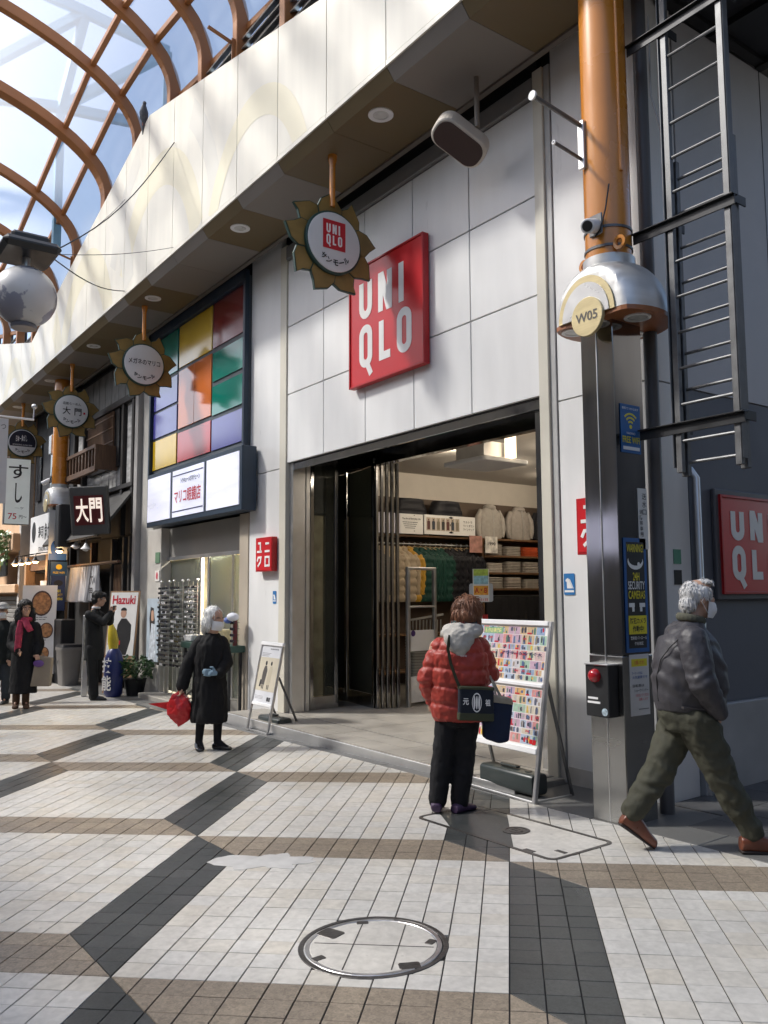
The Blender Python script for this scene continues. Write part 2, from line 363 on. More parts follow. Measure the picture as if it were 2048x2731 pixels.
def top_poly(poly):
    """tile outline (tile units) -> solid with a small arris, local to tile corner"""
    cx = sum(p[0] for p in poly) / len(poly); cy_ = sum(p[1] for p in poly) / len(poly); mb = MB(); n = len(poly)
    def ins(d):
        out = []
        for k in range(n):
            p = Vector(poly[k]); a = (Vector(poly[k - 1]) - p).normalized(); b = (Vector(poly[(k + 1) % n]) - p).normalized()
            bi = (a + b).normalized(); sn = math.sqrt(max(.05, (1 - a.dot(b)) / 2)); out.append(p + bi * d / sn)
        return out
    A, B_ = ins(G_ / 2), ins(G_ / 2 + .0012)
    kx = (TS - .0066) / (TS - G_)
    for L_ in (A, B_):
        for p in L_: p.x = TS / 2 + (p.x - TS / 2) * kx
    mb.add([(p.x, p.y, -.012) for p in A] + [(p.x, p.y, -.0016) for p in A] + [(p.x, p.y, 0) for p in B_],
           [tuple(range(2 * n, 3 * n))] + [(k, (k + 1) % n, n + (k + 1) % n, n + k) for k in range(n)] + [(n + k, n + (k + 1) % n, 2 * n + (k + 1) % n, 2 * n + k) for k in range(n)])
    return mb
def clip_y(poly, c, ymax):
    """cut the outline at the kerb line (world y)"""
    out = []
    W = lambda p: c.y + (ax * p[0] + bx * p[1]).y
    for k in range(len(poly)):
        p, q = poly[k], poly[(k + 1) % len(poly)]; a, b = W(p) - ymax, W(q) - ymax
        if a <= 0: out.append(p)
        if a * b < 0: t = a / (a - b); out.append((p[0] + (q[0] - p[0]) * t, p[1] + (q[1] - p[1]) * t))
    return out
SQ = [(0, 0), (TS, 0), (TS, TS), (0, TS)]; UP = [(TS, 0), (TS, TS), (0, TS)]; LO = [(0, 0), (TS, 0), (0, TS)]
_tm = {}
def tmesh(kind, col, m):
    if (kind, col) not in _tm:
        mb = top_poly({'S': SQ, 'U': UP, 'L': LO}[kind]); me = bpy.data.meshes.new('tile'); me.from_pydata(mb.v, [], mb.f); me.materials.append(m); _tm[(kind, col)] = me
    return _tm[(kind, col)]
TM = {'W': T_WHITE, 'D': T_DARK, 'B': T_BROWN}
zax = NRM; xax = (Vector((ax.x, ax.y, GX * ax.x + GY * ax.y))).normalized(); yax = zax.cross(xax)
TROT = Matrix(((xax.x, yax.x, zax.x), (xax.y, yax.y, zax.y), (xax.z, yax.z, zax.z))).to_4x4()
TEUL = TROT.to_euler()
rest = {'W': MB(), 'D': MB(), 'B': MB()}; count = 0
hidden = lambda c: (c - MH).length < MHR - .06 or (HX0 + .1 < c.x < HX1 - .1 and HY0 + .1 < c.y < HY1 - .1)
rnd = random.Random(3)
for _, i, j, cc in cells:
    if hidden(cc): continue
    k = tile_kind(i, j); c = tpos(i, j)
    pcs = {'W': [('S', 'W')], 'D': [('S', 'D')], 'B': [('S', 'B')], 'DB': [('U', 'D'), ('L', 'B')], 'BD': [('U', 'B'), ('L', 'D')]}[k]
    cut = cc.y > 4.95 - .11
    near = (cc - MH).length < MHR + .12 or (HX0 - .12 < cc.x < HX1 + .12 and HY0 - .12 < cc.y < HY1 + .12)
    for shp, col in pcs:
        dz = rnd.uniform(-.0012, .0012)
        if count < 300 and not cut and not near:
            o = bpy.data.objects.new('tile', tmesh(shp, col, TM[col])); COL.objects.link(o); o.parent = ground
            o.location = (c.x, c.y, gz(c.x, c.y) + dz); o.rotation_euler = TEUL; count += 1
        else:
            poly = {'S': SQ, 'U': UP, 'L': LO}[shp]
            if cut: poly = clip_y(poly, c, 4.95)
            if len(poly) < 3 or abs(sum(poly[q][0] * poly[(q + 1) % len(poly)][1] - poly[(q + 1) % len(poly)][0] * poly[q][1] for q in range(len(poly)))) < 4e-4: continue
            mb = top_poly(poly); rest[col].add(mb.v, mb.f, Matrix.Translation((c.x, c.y, gz(c.x, c.y) + dz)) @ TROT)
for col, nm in (('W', 'white_tile_field'), ('D', 'dark_tile_field'), ('B', 'brown_tile_field')):
    o = rest[col].build(nm, TM[col], ground); o['kind'] = 'stuff'
# pale filled patch and pen-ring stain, old repairs in the paving
MORTAR = mat('pale_mortar_repair', (.47, .465, .45), .6, var=.14, vs=9)
def slab(name, poly, dz, m, parent=None, th=.02):
    n = len(poly); mb = MB(); mb.add([(x, y, gz(x, y) + dz - th) for x, y in poly] + [(x, y, gz(x, y) + dz) for x, y in poly],
        [tuple(range(n, 2 * n)), tuple(range(n - 1, -1, -1))] + [(k, (k + 1) % n, (k + 1) % n + n, k + n) for k in range(n)])
    return mb.build(name, m, parent)
pc = Vector((-4.93, 2.64)); pl = []
for k in range(60):
    A = 2 * math.pi * k / 60; r = .175 + .03 * math.sin(2 * A + 1) + .028 * math.sin(5 * A) + .02 * math.sin(9 * A + 2) + rnd.uniform(-.012, .012) + (.14 * max(0, math.cos(A - 3.3)) ** 8)
    e = Vector((.72, .69)) * math.cos(A) * r * 1.25 + Vector((-.69, .72)) * math.sin(A) * r * .95; pl.append((pc.x + e.x, pc.y + e.y))
slab('mortar_patch', pl, .0014, MORTAR, ground, .006)
# ------------------------------------------------------------------ granite strip along the shops, shop platform
mb = MB()
for a, b in [(-34 + k * .9, -34 + (k + 1) * .9 - .006) for k in range(38)]:
    mb.add([(a, 4.955, gz(a, 4.955) - .05), (b, 4.955, gz(b, 4.955) - .05), (b, 5.72, gz(b, 5.72) - .05), (a, 5.72, gz(a, 5.72) - .05),
            (a, 4.955, gz(a, 4.955)), (b, 4.955, gz(b, 4.955)), (b, 5.72, gz(b, 5.72)), (a, 5.72, gz(a, 5.72))],
           [(4, 5, 6, 7), (0, 1, 5, 4), (1, 2, 6, 5), (2, 3, 7, 6), (3, 0, 4, 7)])
struct(mb.build('granite_kerb_strip', STONE, bev=.004))
pf = MB().box(-10.95, -5.22, 5.10, 5.72, -.12, .035)
plat = struct(pf.build('shop_platform', PAVE, bev=.006))
MB().box(-10.95, -5.22, 5.075, 5.10, -.10, .038).build('edge_rail', ALU, plat, bev=.003)
for k in range(9):
    for q in range(2):
        MB().box(-10.9 + k * .62, -10.9 + (k + 1) * .62 - .006, 5.125 + q * .3, 5.125 + q * .3 + .294, .035, .041 + rnd.uniform(0, .001)).build('paving_slab', PAVE, plat)
fl = MB().box(-12.6, -4.45, 5.72, 16.2, -.15, .040)
inner = struct(fl.build('shop_floor', mat('shop_floor_stone', (.20, .19, .17), .4, var=.15, vs=2)))
for k in range(10):
    for q in range(4):
        x0 = -10.3 + k * .6; MB().box(x0, x0 + .594, 5.74 + q * .6, 5.74 + q * .6 + .594, .040, .047).build('paving_slab', PAVE, inner)
MB().box(-10.2, -5.4, 8.16, 15.5, .040, .05).build('door_mat', mat('plum_carpet', (.05, .035, .045), .95, var=.3, vs=60, bump=.3), inner)
# alley floor at the side of the shop
AL = mat('alley_stone', (.085, .085, .085), .55, var=.2, vs=6, bump=.1)
mb = MB()
for k in range(9):
    for q in range(22):
        x0 = -4.17 + k * .45; y0 = 5.30 + q * .3 if x0 > -3.9 else 5.74 + q * .3; x1, y1 = x0 + .443, y0 + .293
        mb.add([(x0, y0, gz(x0, y0) + .002), (x1, y0, gz(x1, y0) + .002), (x1, y1, gz(x1, y1) + .002), (x0, y1, gz(x0, y1) + .002),
                (x0, y0, gz(x0, y0) - .02), (x1, y0, gz(x1, y0) - .02), (x1, y1, gz(x1, y1) - .02), (x0, y1, gz(x0, y1) - .02)], [(0, 1, 2, 3), (0, 1, 5, 4), (1, 2, 6, 5), (2, 3, 7, 6), (3, 0, 4, 7)])
ao = struct(mb.build('alley_paving', AL))
# ------------------------------------------------------------------ round manhole cover and long hatch in the paving
CAST = mat('worn_cast_iron', (.10, .095, .09), .42, .7, var=.25, vs=20, bump=.2)
mz = gz(MH.x, MH.y)
man = thing('manhole_cover', 'round manhole cover filled with white marble tile in the foreground paving', 'manhole', (MH.x, MH.y, mz), w=False)
man.rotation_euler = TROT.to_euler()
MB().ring(MHR - .022, MHR + .004, -.02, .004, 48).build('outer_ring', CAST, man, bev=.002)
MB().ring(MHR - .05, MHR - .027, -.02, .003, 48).build('inner_ring', ALU, man, bev=.002)
fill = MB().lathe([(MHR - .053, -.02), (MHR - .053, .001), (MHR - .055, .002)], 48); fill.build('stone_infill', T_WHITE, man)
jo = MB(); jo.box(-.29, .29, -.003, .003, .0022, .0032); jo.box(-.1, -.094, -.28, .28, .0022, .0032); jo.box(.12, .126, -.26, .26, .0022, .0032); jo.build('tile_joint', GROUT, man)
for x, y, a, b, rz in ((.20, -.21, .05, .035, .3), (-.235, .12, .06, .05, -.5), (.27, .06, .03, .022, 1.2), (-.23, -.17, .032, .022, .8), (-.10, .27, .03, .018, .2)):
    MB().prism(rrect(0, 0, a * 2, b * 2, min(a, b) * .35, 3), -.01, .0042, Matrix.Translation((x, y, 0)) @ Matrix.Rotation(rz, 4, 'Z')).build('key_plate', CAST, man, bev=.002)
hc = ((HX0 + HX1) / 2, (HY0 + HY1) / 2)
hat = thing('access_hatch', 'long rectangular tiled access hatch with metal rim before the flyer board', 'hatch', (hc[0], hc[1], gz(*hc)), w=False)
hrot = Matrix(((1, 0, -GX), (0, 1, -GY), (GX, GY, 1))).to_euler(); hat.rotation_euler = hrot
W2, H2 = (HX1 - HX0) / 2, (HY1 - HY0) / 2
o1, o2 = rrect(0, 0, W2 * 2, H2 * 2, .07, 5), rrect(0, 0, W2 * 2 - .056, H2 * 2 - .056, .05, 5); n = len(o1)
mb = MB(); mb.add([(x, y, -.02) for x, y in o1] + [(x, y, .004) for x, y in o1] + [(x, y, .004) for x, y in o2] + [(x, y, -.02) for x, y in o2],
    [(q * n + k, q * n + (k + 1) % n, ((q + 1) % 4) * n + (k + 1) % n, ((q + 1) % 4) * n + k) for q in range(4) for k in range(n)])
mb.build('rim', CAST, hat)
# infill follows the paving pattern: white, dark band, white
wi, hi = W2 - .03, H2 - .03; y1_ = -hi + .34 * 2 * hi
for col, P in (('W', [(-wi, -hi), (-.324, -hi), (-wi, y1_ - .005)]), ('D', [(-.32, -hi), (.32, -hi), (-.31, hi), (-wi, hi), (-wi, y1_)]), ('W', [(.324, -hi), (wi, -hi), (wi, hi), (-.306, hi)])):
    MB().prism(P, -.015, .0015, None).build('stone_infill', TM[col], hat)
lo = Matrix.Translation((.06, .01, 0)); lid = MB(); lid.ring(.0, .012, .0, .006, 20, lo); lid.ring(.035, .05, .0, .006, 24, lo); lid.ring(.075, .095, .0, .006, 28, lo); lid.lathe([(.1, -.01), (.1, .003), (.09, .0035)], 28, lo)
lid.build('valve_lid', CAST, hat)
for x, y in ((W2 - .10, -.12), (W2 - .25, -H2 + .05), (-W2 + .16, H2 - .07)):
    MB().box(x - .045, x + .045, y - .02, y + .02, -.01, .004).build('lifting_slot', CAST, hat, bev=.003)
# ------------------------------------------------------------------ clothing shop: building shell
store = thing('clothing_store', 'white panelled clothing shop with a wide open entrance on the street corner', 'shop', (-7.3, 5.7, 0))
GAP = .007
for c in range(5):
    for r in range(3):
        x0 = -10.29 + c * .978; z0 = 3.50 + r * .985
        MB().box(x0 + GAP, x0 + .978 - GAP, 5.70, 5.74, z0 + GAP, z0 + .985 - GAP).build('wall_panel', WHITE, store, bev=.004)
MB().box(-10.29, -5.40, 5.735, 5.80, 3.50, 6.9).build('panel_backing', DARKM, store)
MB().box(-10.29, -5.40, 5.66, 5.735, 6.46, 6.66).build('head_trim', mat('grey_trim', (.22, .22, .22), .5), store, bev=.01)
# left pier
for z0, z1 in ((-.12, 3.445), (3.457, 6.9)): MB().box(-11.44, -10.485, 5.70, 5.78, z0, z1).build('wall_panel', WHITE, store, bev=.004)
MB().box(-10.48, -10.295, 5.68, 5.80, -.12, 6.7).build('cream_jamb', CREAM, store, bev=.006)
MB().box(-10.295, -10.20, 5.745, 5.95, 0, 3.50).build('steel_reveal', ALU, store, bev=.004)
# right pier, rounded glossy corner, side wall
MB().box(-5.395, -5.27, 5.66, 5.80, .0, 6.7).build('cream_jamb', CREAM, store, bev=.006)
MB().box(-5.27, -5.20, 5.685, 5.80, .0, 6.7).build('jamb_edge', mat('pale_grey_trim', (.42, .42, .41), .45), store, bev=.004)
RC = .16
def corner_strip(z0, z1):
    P = [(-5.19, 5.70)] + [(-4.2 - RC + RC * math.sin(R(k * 9)), 5.70 + RC - RC * math.cos(R(k * 9))) for k in range(11)] + [(-4.2, 6.17), (-4.32, 6.17), (-4.32, 5.82), (-5.19, 5.82)]
    return MB().prism(P, z0, z1)
for z0, z1 in ((.0, 3.40), (3.414, 7.2)): corner_strip(z0, z1).build('corner_panel', WHITE, store, smooth=True)
MB().box(-5.18, -4.36, 5.695, 5.705, -.05, .14).build('skirting', mat('stained_skirting', (.48, .46, .42), .6, var=.15, vs=5), store)
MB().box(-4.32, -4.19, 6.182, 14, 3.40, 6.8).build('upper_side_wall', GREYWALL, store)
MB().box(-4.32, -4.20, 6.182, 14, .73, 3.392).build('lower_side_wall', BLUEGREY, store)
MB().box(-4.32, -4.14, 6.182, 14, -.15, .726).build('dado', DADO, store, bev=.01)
MB().box(-4.193, -4.187, 7.60, 7.612, 3.45, 6.8).build('wall_joint', DARKM, store)
MB().tube([(-4.15, 6.22, 0), (-4.15, 6.22, 2.62), (-4.21, 6.22, 2.70)], .03, 10).build('downpipe', ALU, store, smooth=True)
# room
ROOMW = mat('shop_warm_white_wall', (.62, .57, .50), .7, var=.04)
MB().box(-12.55, -12.45, 7.30, 16.2, 0, 4.0).build('room_wall', ROOMW, store)
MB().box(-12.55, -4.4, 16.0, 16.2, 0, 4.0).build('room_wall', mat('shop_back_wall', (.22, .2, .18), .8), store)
MB().box(-4.5, -4.4, 5.83, 16.0, 0, 4.0).build('room_wall', ROOMW, store)
MB().box(-12.55, -11.42, 7.32, 16.2, 3.93, 4.02).build('room_ceiling', mat('shop_ceiling', (.55, .51, .46), .8, var=.03), store)
MB().box(-12.55, -11.42, 7.27, 7.31, 0, 4.02).build('room_wall', BLACK, store)
MB().box(-11.42, -4.4, 7.08, 16.2, 3.93, 4.02).build('room_ceiling', mat('shop_ceiling', (.55, .51, .46), .8, var=.03), store)
MB().box(-11.42, -4.4, 5.80, 6.96, 3.72, 4.02).build('polished_porch_soffit', mat('black_mirror_soffit', (.16, .155, .15), .06, .9, rvar=.03), store)
MB().box(-11.42, -10.35, 5.80, 5.90, 0, 3.72).build('porch_back_wall', BLACK, store)
MB().box(-11.42, -4.4, 5.8, 16.2, 4.02, 6.92).build('building_mass', CHARWALL, store)
MB().box(-11.42, -5.40, 6.96, 7.08, 3.54, 4.02).build('door_header', MIRROR, store, bev=.004)
MB().box(-10.29, -5.40, 5.76, 5.80, 3.40, 3.50).build('lintel_trim', MIRROR, store, bev=.004)
MB().box(-5.60, -5.40, 5.81, 6.0, .04, 3.72).build('door_jamb', MIRROR, store, bev=.004)
DG = glass('smoked_door_glass', (.085, .09, .075), .30, .04)
def leaf(p, q, z0=.05, z1=3.62, th=.035, stile=.06, pane=True):
    p, q = Vector((*p, 0)), Vector((*q, 0)); t = (q - p).normalized(); root = MB()
    for a in (p + t * stile / 2, q - t * stile / 2): root.bar((a.x, a.y, z0), (a.x, a.y, z1), stile, th, (t.y, -t.x, 0))
    a, b = p + t * stile, q - t * stile
    for z, hh in ((z0 + .09, .18), (z1 - .05, .10)): root.bar((a.x, a.y, z), (b.x, b.y, z), th, hh)
    o = root.build('door_leaf', MIRROR, store, bev=.003)
    if pane: g = MB(); g.bar((a.x, a.y, (z0 + z1) / 2 + .04), (b.x, b.y, (z0 + z1) / 2 + .04), .008, z1 - z0 - .30); g.build('pane', DG, o)
leaf((-10.262, 6.06), (-10.30, 6.55)); leaf((-11.33, 6.95), (-10.80, 7.05)); leaf((-10.78, 7.05), (-9.88, 6.91))
for k in range(5): MB().box(-9.86 + k * .027, -9.815 + k * .027, 6.90 + k * .072, 6.945 + k * .072, .05, 3.56).build('folded_leaf_edge', MIRROR, store, bev=.004)
MB().box(-10.30, -10.225, 5.975, 6.045, .04, 3.72).build('door_post', ALU, store, bev=.008)
# ------------------------------------------------------------------ inside the shop
SHELF = mat('walnut_shelf', (.16, .085, .04), .5, var=.2, vs=4, stretch=(8, 1, 8))
SX = -12.0
gon = thing('wall_shelving', 'tall dark wood wall shelving full of clothes inside the shop', 'shelving', (-12.2, 11.5, .05))
MB().box(-12.44, -12.40, 7.4, 15.2, .05, 3.45).build('back_board', mat('shelf_back', (.10, .07, .05), .7), gon)
for z in (2.73, 2.40, 2.07, 1.76, .95, .3): MB().box(-12.40, SX, 7.4 if z > 2.6 or z < 1 else 11.0, 15.2, z - .035, z).build('shelf_board', SHELF, gon, bev=.004)
for y in (7.4, 10.95, 13.0, 15.16): MB().box(-12.40, SX - .02, y, y + .04, .05, 2.70).build('upright', SHELF, gon)
MB().tube([(-12.13, 7.45, 2.57), (-12.13, 10.9, 2.57)], .012, 8).build('hanging_rail', ALU, gon, smooth=True)
MB().tube([(-12.13, 11.1, 1.62), (-12.13, 13.6, 1.62)], .012, 8).build('hanging_rail', ALU, gon, smooth=True)
# quilted jackets on the rail: one mesh, many coats
def quilted(hw, hd, hh, seed=0):
    mb = MB(); rings = []; n = 26
    for k in range(n + 1):
        t = k / n; z = -hh + hh * t; bul = 1 + .16 * abs(math.sin(t * math.pi * 6.5)); sh = 1 if t < .8 else 1 - ((t - .8) / .2) ** 2 * .72
        rings.append((0, 0, z, hw * bul * sh * (.86 + .14 * t), hd * bul * (1 if t < .9 else .7)))
    mb.loft(rings, 16, power=2.6)
    for s in (-1, 1):
        pts = [(s * hw * .72, .01, -.09), (s * hw * 1.02, .02, -.2), (s * hw * 1.06, .03, -.42), (s * hw * 1.0, .05, -hh * .86)]
        P = []; rr = []
        for q in range(13):
            u = q / 12 * 3; i = min(2, int(u)); f = u - i; P.append(Vector(pts[i]).lerp(Vector(pts[i + 1]), f)); rr.append((.062 + .012 * abs(math.sin(q * 1.6))))
        mb.tube(P, rr, 10)
    mb.tube([(0, 0, -.02), (0, 0, .05), (0, 0, .07)], [.075, .07, .05], 12)
    return mb
CLOTH = {}
def cloth(name, c, rough=.75, var=.1): return mat('fabric_' + name, c, rough, var=var, vs=14, bump=.25, bs=130, spec=.25)
jm = {}
cols = [('grey', (.16, .15, .14)), ('beige', (.42, .34, .24)), ('beige', (.42, .34, .24)), ('mustard', (.50, .28, .04)), ('green', (.012, .055, .042)), ('black', (.012, .012, .016))]
seq = ['grey'] * 7 + ['beige'] * 5 + ['mustard'] * 1 + ['green'] * 6 + ['black'] * 6
lbl = {'grey': 'grey quilted down jacket hanging on the rail behind the door leaves', 'beige': 'beige quilted down jacket hanging on the rail in the shop', 'mustard': 'single mustard yellow quilted jacket on the rail in the shop', 'green': 'dark green quilted down jacket hanging on the rail in the shop', 'black': 'black quilted down jacket at the deep end of the hanging rail'}
HANG = mat('pale_wood_hanger', (.5, .36, .2), .5)
proto = {}
for i, cn in enumerate(seq):
    y = 7.72 + i * .125
    if cn not in proto:
        t = thing('hanging_jacket', lbl[cn], 'jacket', (-12.08, y, 2.44), R(62), 'quilted jackets on the rail', w=False)
        quilted(.235, .075, .92).build('shell', cloth('quilt_' + cn, dict(cols)[cn], .5), t, smooth=True)
        MB().tube([(0, 0, .04), (0, 0, .12), (.02, 0, .15), (-.01, 0, .16)], .004, 6).build('hanger_hook', ALU, t)
        MB().tube([(-.12, 0, .03), (0, 0, .085), (.12, 0, .03)], .009, 6).build('hanger', HANG, t); proto[cn] = t
    else: t = dup(proto[cn], (-12.08 + random.uniform(-.02, .02), y, 2.44), R(62 + random.uniform(-9, 9)))
# hooded sweatshirts and dark coats standing on the top shelf
def hoodie(w, h, d):
    mb = MB(); mb.loft([(0, 0, 0, w * .46, d), (0, 0, .05, w * .5, d * 1.1), (0, 0, h * .5, w * .47, d * .95), (0, 0, h * .78, w * .42, d * .9), (0, 0, h * .93, w * .22, d * .8), (0, .01, h, w * .17, d * .9)], 18, power=2.4)
    for s in (-1, 1): mb.tube([(s * w * .36, 0, h * .83), (s * w * .52, -.01, h * .6), (s * w * .56, -.02, h * .3), (s * w * .5, -.02, .04)], [.06, .065, .06, .045], 10)
    mb.ell((0, .0, h * .93), (w * .24, d * 1.2, .07)); return mb
for y, c, nm, lb in ((11.25, (.40, .37, .33), 'pale_grey', 'pale grey zip hooded sweatshirt displayed on the top shelf, left one'), (12.05, (.33, .30, .27), 'stone_grey', 'stone grey hooded sweatshirt displayed on the top shelf, right one'), (12.75, (.013, .013, .016), 'ink', 'black sweatshirt displayed at the end of the top shelf')):
    t = thing('hooded_sweatshirt', lb, 'sweatshirt', (-12.12, y, 2.73), R(90), 'sweatshirts on the top shelf', w=False)
    remesh_me = hoodie(.6, .66, .10); remesh_me.build('body', cloth('hood_' + nm, c), t, smooth=True)
    MB().tube([(0, -.115, .02), (0, -.12, .3), (0, -.09, .58)], .004, 6).build('zip', ALU, t)
for y, lb in ((9.25, 'bulky black down coat on the top shelf above the brand panel'), (10.12, 'bulky black down coat on the top shelf beside the hooded tops')):
    t = thing('down_coat', lb, 'coat', (-12.12, y, 2.73), R(90), 'black coats on the top shelf', w=False)
    rings = []
    for k in range(22):
        u = k / 21; rings.append((0, 0, u * .66, .43 * (1 - .35 * u ** 2.5) * (1 + .06 * abs(math.sin(u * 15))), .15 * (1 + .12 * abs(math.sin(u * 15)))))
    MB().loft(rings, 20, power=2.3).build('body', cloth('quilt_black', (.012, .012, .016), .5), t, smooth=True)
    MB().ell((0, -.02, .62), (.15, .12, .06)).build('collar', cloth('quilt_black', None), t, smooth=True)
# folded knitwear
def folded(n, w, d, t):
    mb = MB()
    for k in range(n):
        dx = random.uniform(-.012, .012); dy = random.uniform(-.01, .01)
        mb.prism(rrect(dx, dy, w, d, .05, 4), k * t + .002, (k + 1) * t - .004)
    return mb
FC = {'pale': (.46, .42, .37), 'stone': (.34, .31, .27), 'rust': (.50, .09, .03), 'navy': (.014, .022, .05), 'black': (.015, .015, .018), 'taupe': (.36, .32, .28)}
fl_rows = ((2.40, ['stone', 'stone', 'rust', 'black'], 'second'), (2.07, ['pale', 'stone', 'taupe', 'navy'], 'third'), (1.76, ['stone', 'taupe', 'stone', 'navy'], 'fourth'))
pos = ('first', 'second', 'third', 'last')
for z, cs, rn in fl_rows:
    for k, cn in enumerate(cs):
        t = thing('folded_sweaters', '%s folded sweaters, %s pile along the %s shelf from the top' % (cn, pos[k], rn), 'clothes', (-12.18, 11.32 + k * .50, z), R(90), 'piles of folded sweaters', w=False)
        hgt = .031
        for q in range(random.choice((6, 7, 7))):
            rings = []
            for (u, s) in ((0, .93), (.2, 1), (.5, 1.02), (.8, 1), (1, .92)): rings.append((random.uniform(-.002, .002), random.uniform(-.004, .004), q * hgt + u * hgt * 1.02, .205 * s, .155 * s))
            MB().loft(rings, 20, power=5).build('sweater', cloth('knit_' + cn, FC[cn], .9), t, smooth=True)
# trousers hanging below
for k in range(9):
    cn, cc = (('black', (.014, .014, .016)) if k < 6 else ('khaki', (.33, .25, .16))); y = 11.25 + k * .24
    mb = MB(); mb.loft([(0, 0, -.78, .15, .05), (0, 0, -.4, .17, .06), (0, 0, -.06, .18, .065), (0, 0, 0, .17, .05)], 14, power=3); 
    o = tag(mb.build('hanging_trousers', cloth('trouser_' + cn, cc), None, smooth=True), ('black' if k < 6 else 'khaki') + ' trousers hanging from the lower rail in the shop', 'trousers', 'trousers on the lower rail'); o.location = (-12.06, y, 1.60); o.rotation_euler = (0, 0, R(75))
# header panels on the shelf front
pn = thing('shelf_header_panel', 'white printed panel with a row of tiny jacket figures on the shelf edge', 'panel', (-11.96, 10.2, 2.73))
M = side(-11.955, 10.10, 2.93)
MB().box(-.62, .62, -.18, .18, -.02, 0, M).build('board', PAPER, pn)
a = MB(); txt(a, 'ウルトラ', .22, .05, M @ Matrix.Translation((.43, .08, 0)), .01); txt(a, 'ライトダウン', .27, .05, M @ Matrix.Translation((.45, .01, 0)), .01); txt(a, 'ラインナップ', .27, .05, M @ Matrix.Translation((.45, -.06, 0)), .01); a.build('lettering', BLET, pn)
for k in range(7):
    x = -.52 + k * .115; b = MB(); b.box(x - .05, x + .05, -.11, .13, .001, .003, M); b.build('photo', mat('photo_ground', (.45, .38, .3), .6), pn)
    f = MB(); f.prism([(x - .03, -.09), (x + .03, -.09), (x + .035, .05), (x + .015, .07), (x - .015, .07), (x - .035, .05)], .003, .005, M); f.prism([(x + .014 * math.cos(R(q * 45)), .09 + .016 * math.sin(R(q * 45))) for q in range(8)], .003, .005, M)
    f.build('figure', mat('figure_print_%d' % (k % 4), [(.10, .03, .03), (.03, .04, .06), (.2, .17, .12), (.03, .03, .03)][k % 4], .6), pn)
pn2 = thing('shelf_header_panel', 'white and lilac slogan panel on the shelf edge next to the door leaves', 'panel', (-11.96, 9.0, 2.73))
M = side(-11.955, 8.95, 2.92)
MB().box(-.5, .5, -.18, .18, -.02, 0, M).build('board', mat('lilac_print', (.55, .53, .62), .5), pn2); MB().box(-.02, .5, -.18, .18, 0, .002, M).build('white_field', PAPER, pn2)
a = MB(); txt(a, 'The Art of Everyday Life', .42, .045, M @ Matrix.Translation((.23, .09, .002)), .01)
for k in range(4): txt(a, 'ーーーーーーーーー', .34 - .04 * k, .012, M @ Matrix.Translation((.2, .03 - .035 * k, .002)))
a.build('lettering', BLET, pn2)
cd = thing('price_cards', 'pair of small printed cards standing under the top shelf', 'sign', (-11.94, 10.9, 2.4))
for y, c in ((10.72, (.42, .22, .18)), (11.12, (.7, .67, .62))): MB().box(-11.95, -11.94, y - .16, y + .16, 2.44, 2.76).build('card', mat('card_%d' % int(y), c, .5, var=.4, vs=9), cd)
a = MB(); txt(a, '1990', .2, .06, side(-11.938, 11.12, 2.62), .02); a.build('lettering', BLET, cd)
# ceiling cassette, track light, downlights
cas = thing('ceiling_cassette', 'white ceiling air unit hanging inside the entrance', 'air conditioner', (-8.6, 7.9, 3.5))
MB().prism(rrect(0, 0, .9, .9, .08), 0, .06, Matrix.Translation((-8.9, 8.2, 3.5))).build('panel', WSIGN, cas, bev=.01); MB().box(-9.2, -8.6, 7.9, 8.5, 3.56, 3.8).build('body', ALU, cas)
MB().tube([(-8.9, 8.2, 3.8), (-8.9, 8.2, 3.95)], .02).build('rod', ALU, cas)
WARM = (1.0, .86, .68)
GLOW = mat('warm_lamp_glow', (1.0, .78, .5), .5, emit=14, var=0)
hb = tag(MB().box(-8.55, -8.35, 8.25, 8.28, 3.55, 3.93).build('hanging_light_panel', mat('warm_light_panel', (1, .8, .55), .5, emit=1.5, var=0)), 'small glowing cream panel hanging under the shop ceiling', 'light')
dl = [(-9.9, 8.4), (-10.6, 10.0), (-8.6, 9.7), (-7.0, 8.6), (-10.8, 12.0), (-7.4, 11.5)]
for k, (x, y) in enumerate(dl):
    t = thing('ceiling_downlight', 'small lit recessed downlight in the shop ceiling', 'downlight', (x, y, 3.93), 0, 'downlights in the shop ceiling', w=False)
    MB().ring(.05, .075, -.015, 0, 20).build('ring', WSIGN, t); MB().lathe([(.05, -.006), (.05, -.002)], 20).build('lens', GLOW, t)
    L = bpy.data.lights.new('shop_lamp', 'POINT'); L.energy = 17; L.color = WARM; L.shadow_soft_size = .08; lo_ = bpy.data.objects.new('shop_lamp', L); COL.objects.link(lo_); lo_.location = (x, y, 3.80)
# security gate pair, baskets, poster stand
for k, (x, y, lb) in enumerate(((-9.76, 7.67, 'grey framed security gate with white panels just inside the entrance'),)):
    t = thing('security_gate', lb, 'gate', (x, y, .05), R(100), w=False)
    mb = MB()
    for s in (-.29, .29): mb.bar((s, 0, 0), (s, 0, 2.0), .05, .06)
    mb.bar((-.29, 0, 1.98), (.29, 0, 1.98), .05, .04); mb.bar((-.29, 0, 1.42), (.29, 0, 1.42), .04, .03); mb.build('frame', ALU, t, bev=.006)
    MB().box(-.265, .265, -.012, .012, .78, 1.08).build('panel', WSIGN, t, bev=.004); MB().box(-.265, .265, -.012, .012, .05, .42).build('panel', WSIGN, t, bev=.004)
    MB().lathe([(.045, 0), (.045, .004)], 16, fr((-.2, -.014, 1.04), (1, 0, 0), (0, 0, 1))).build('badge', mat('purple_badge', (.06, .03, .15), .4), t)
bk = thing('basket_stack', 'tall stack of off white slatted shopping baskets beside the security gate', 'baskets', (-10.12, 7.98, .05), R(70), w=False)
BM = mat('offwhite_basket', (.52, .50, .44), .5)
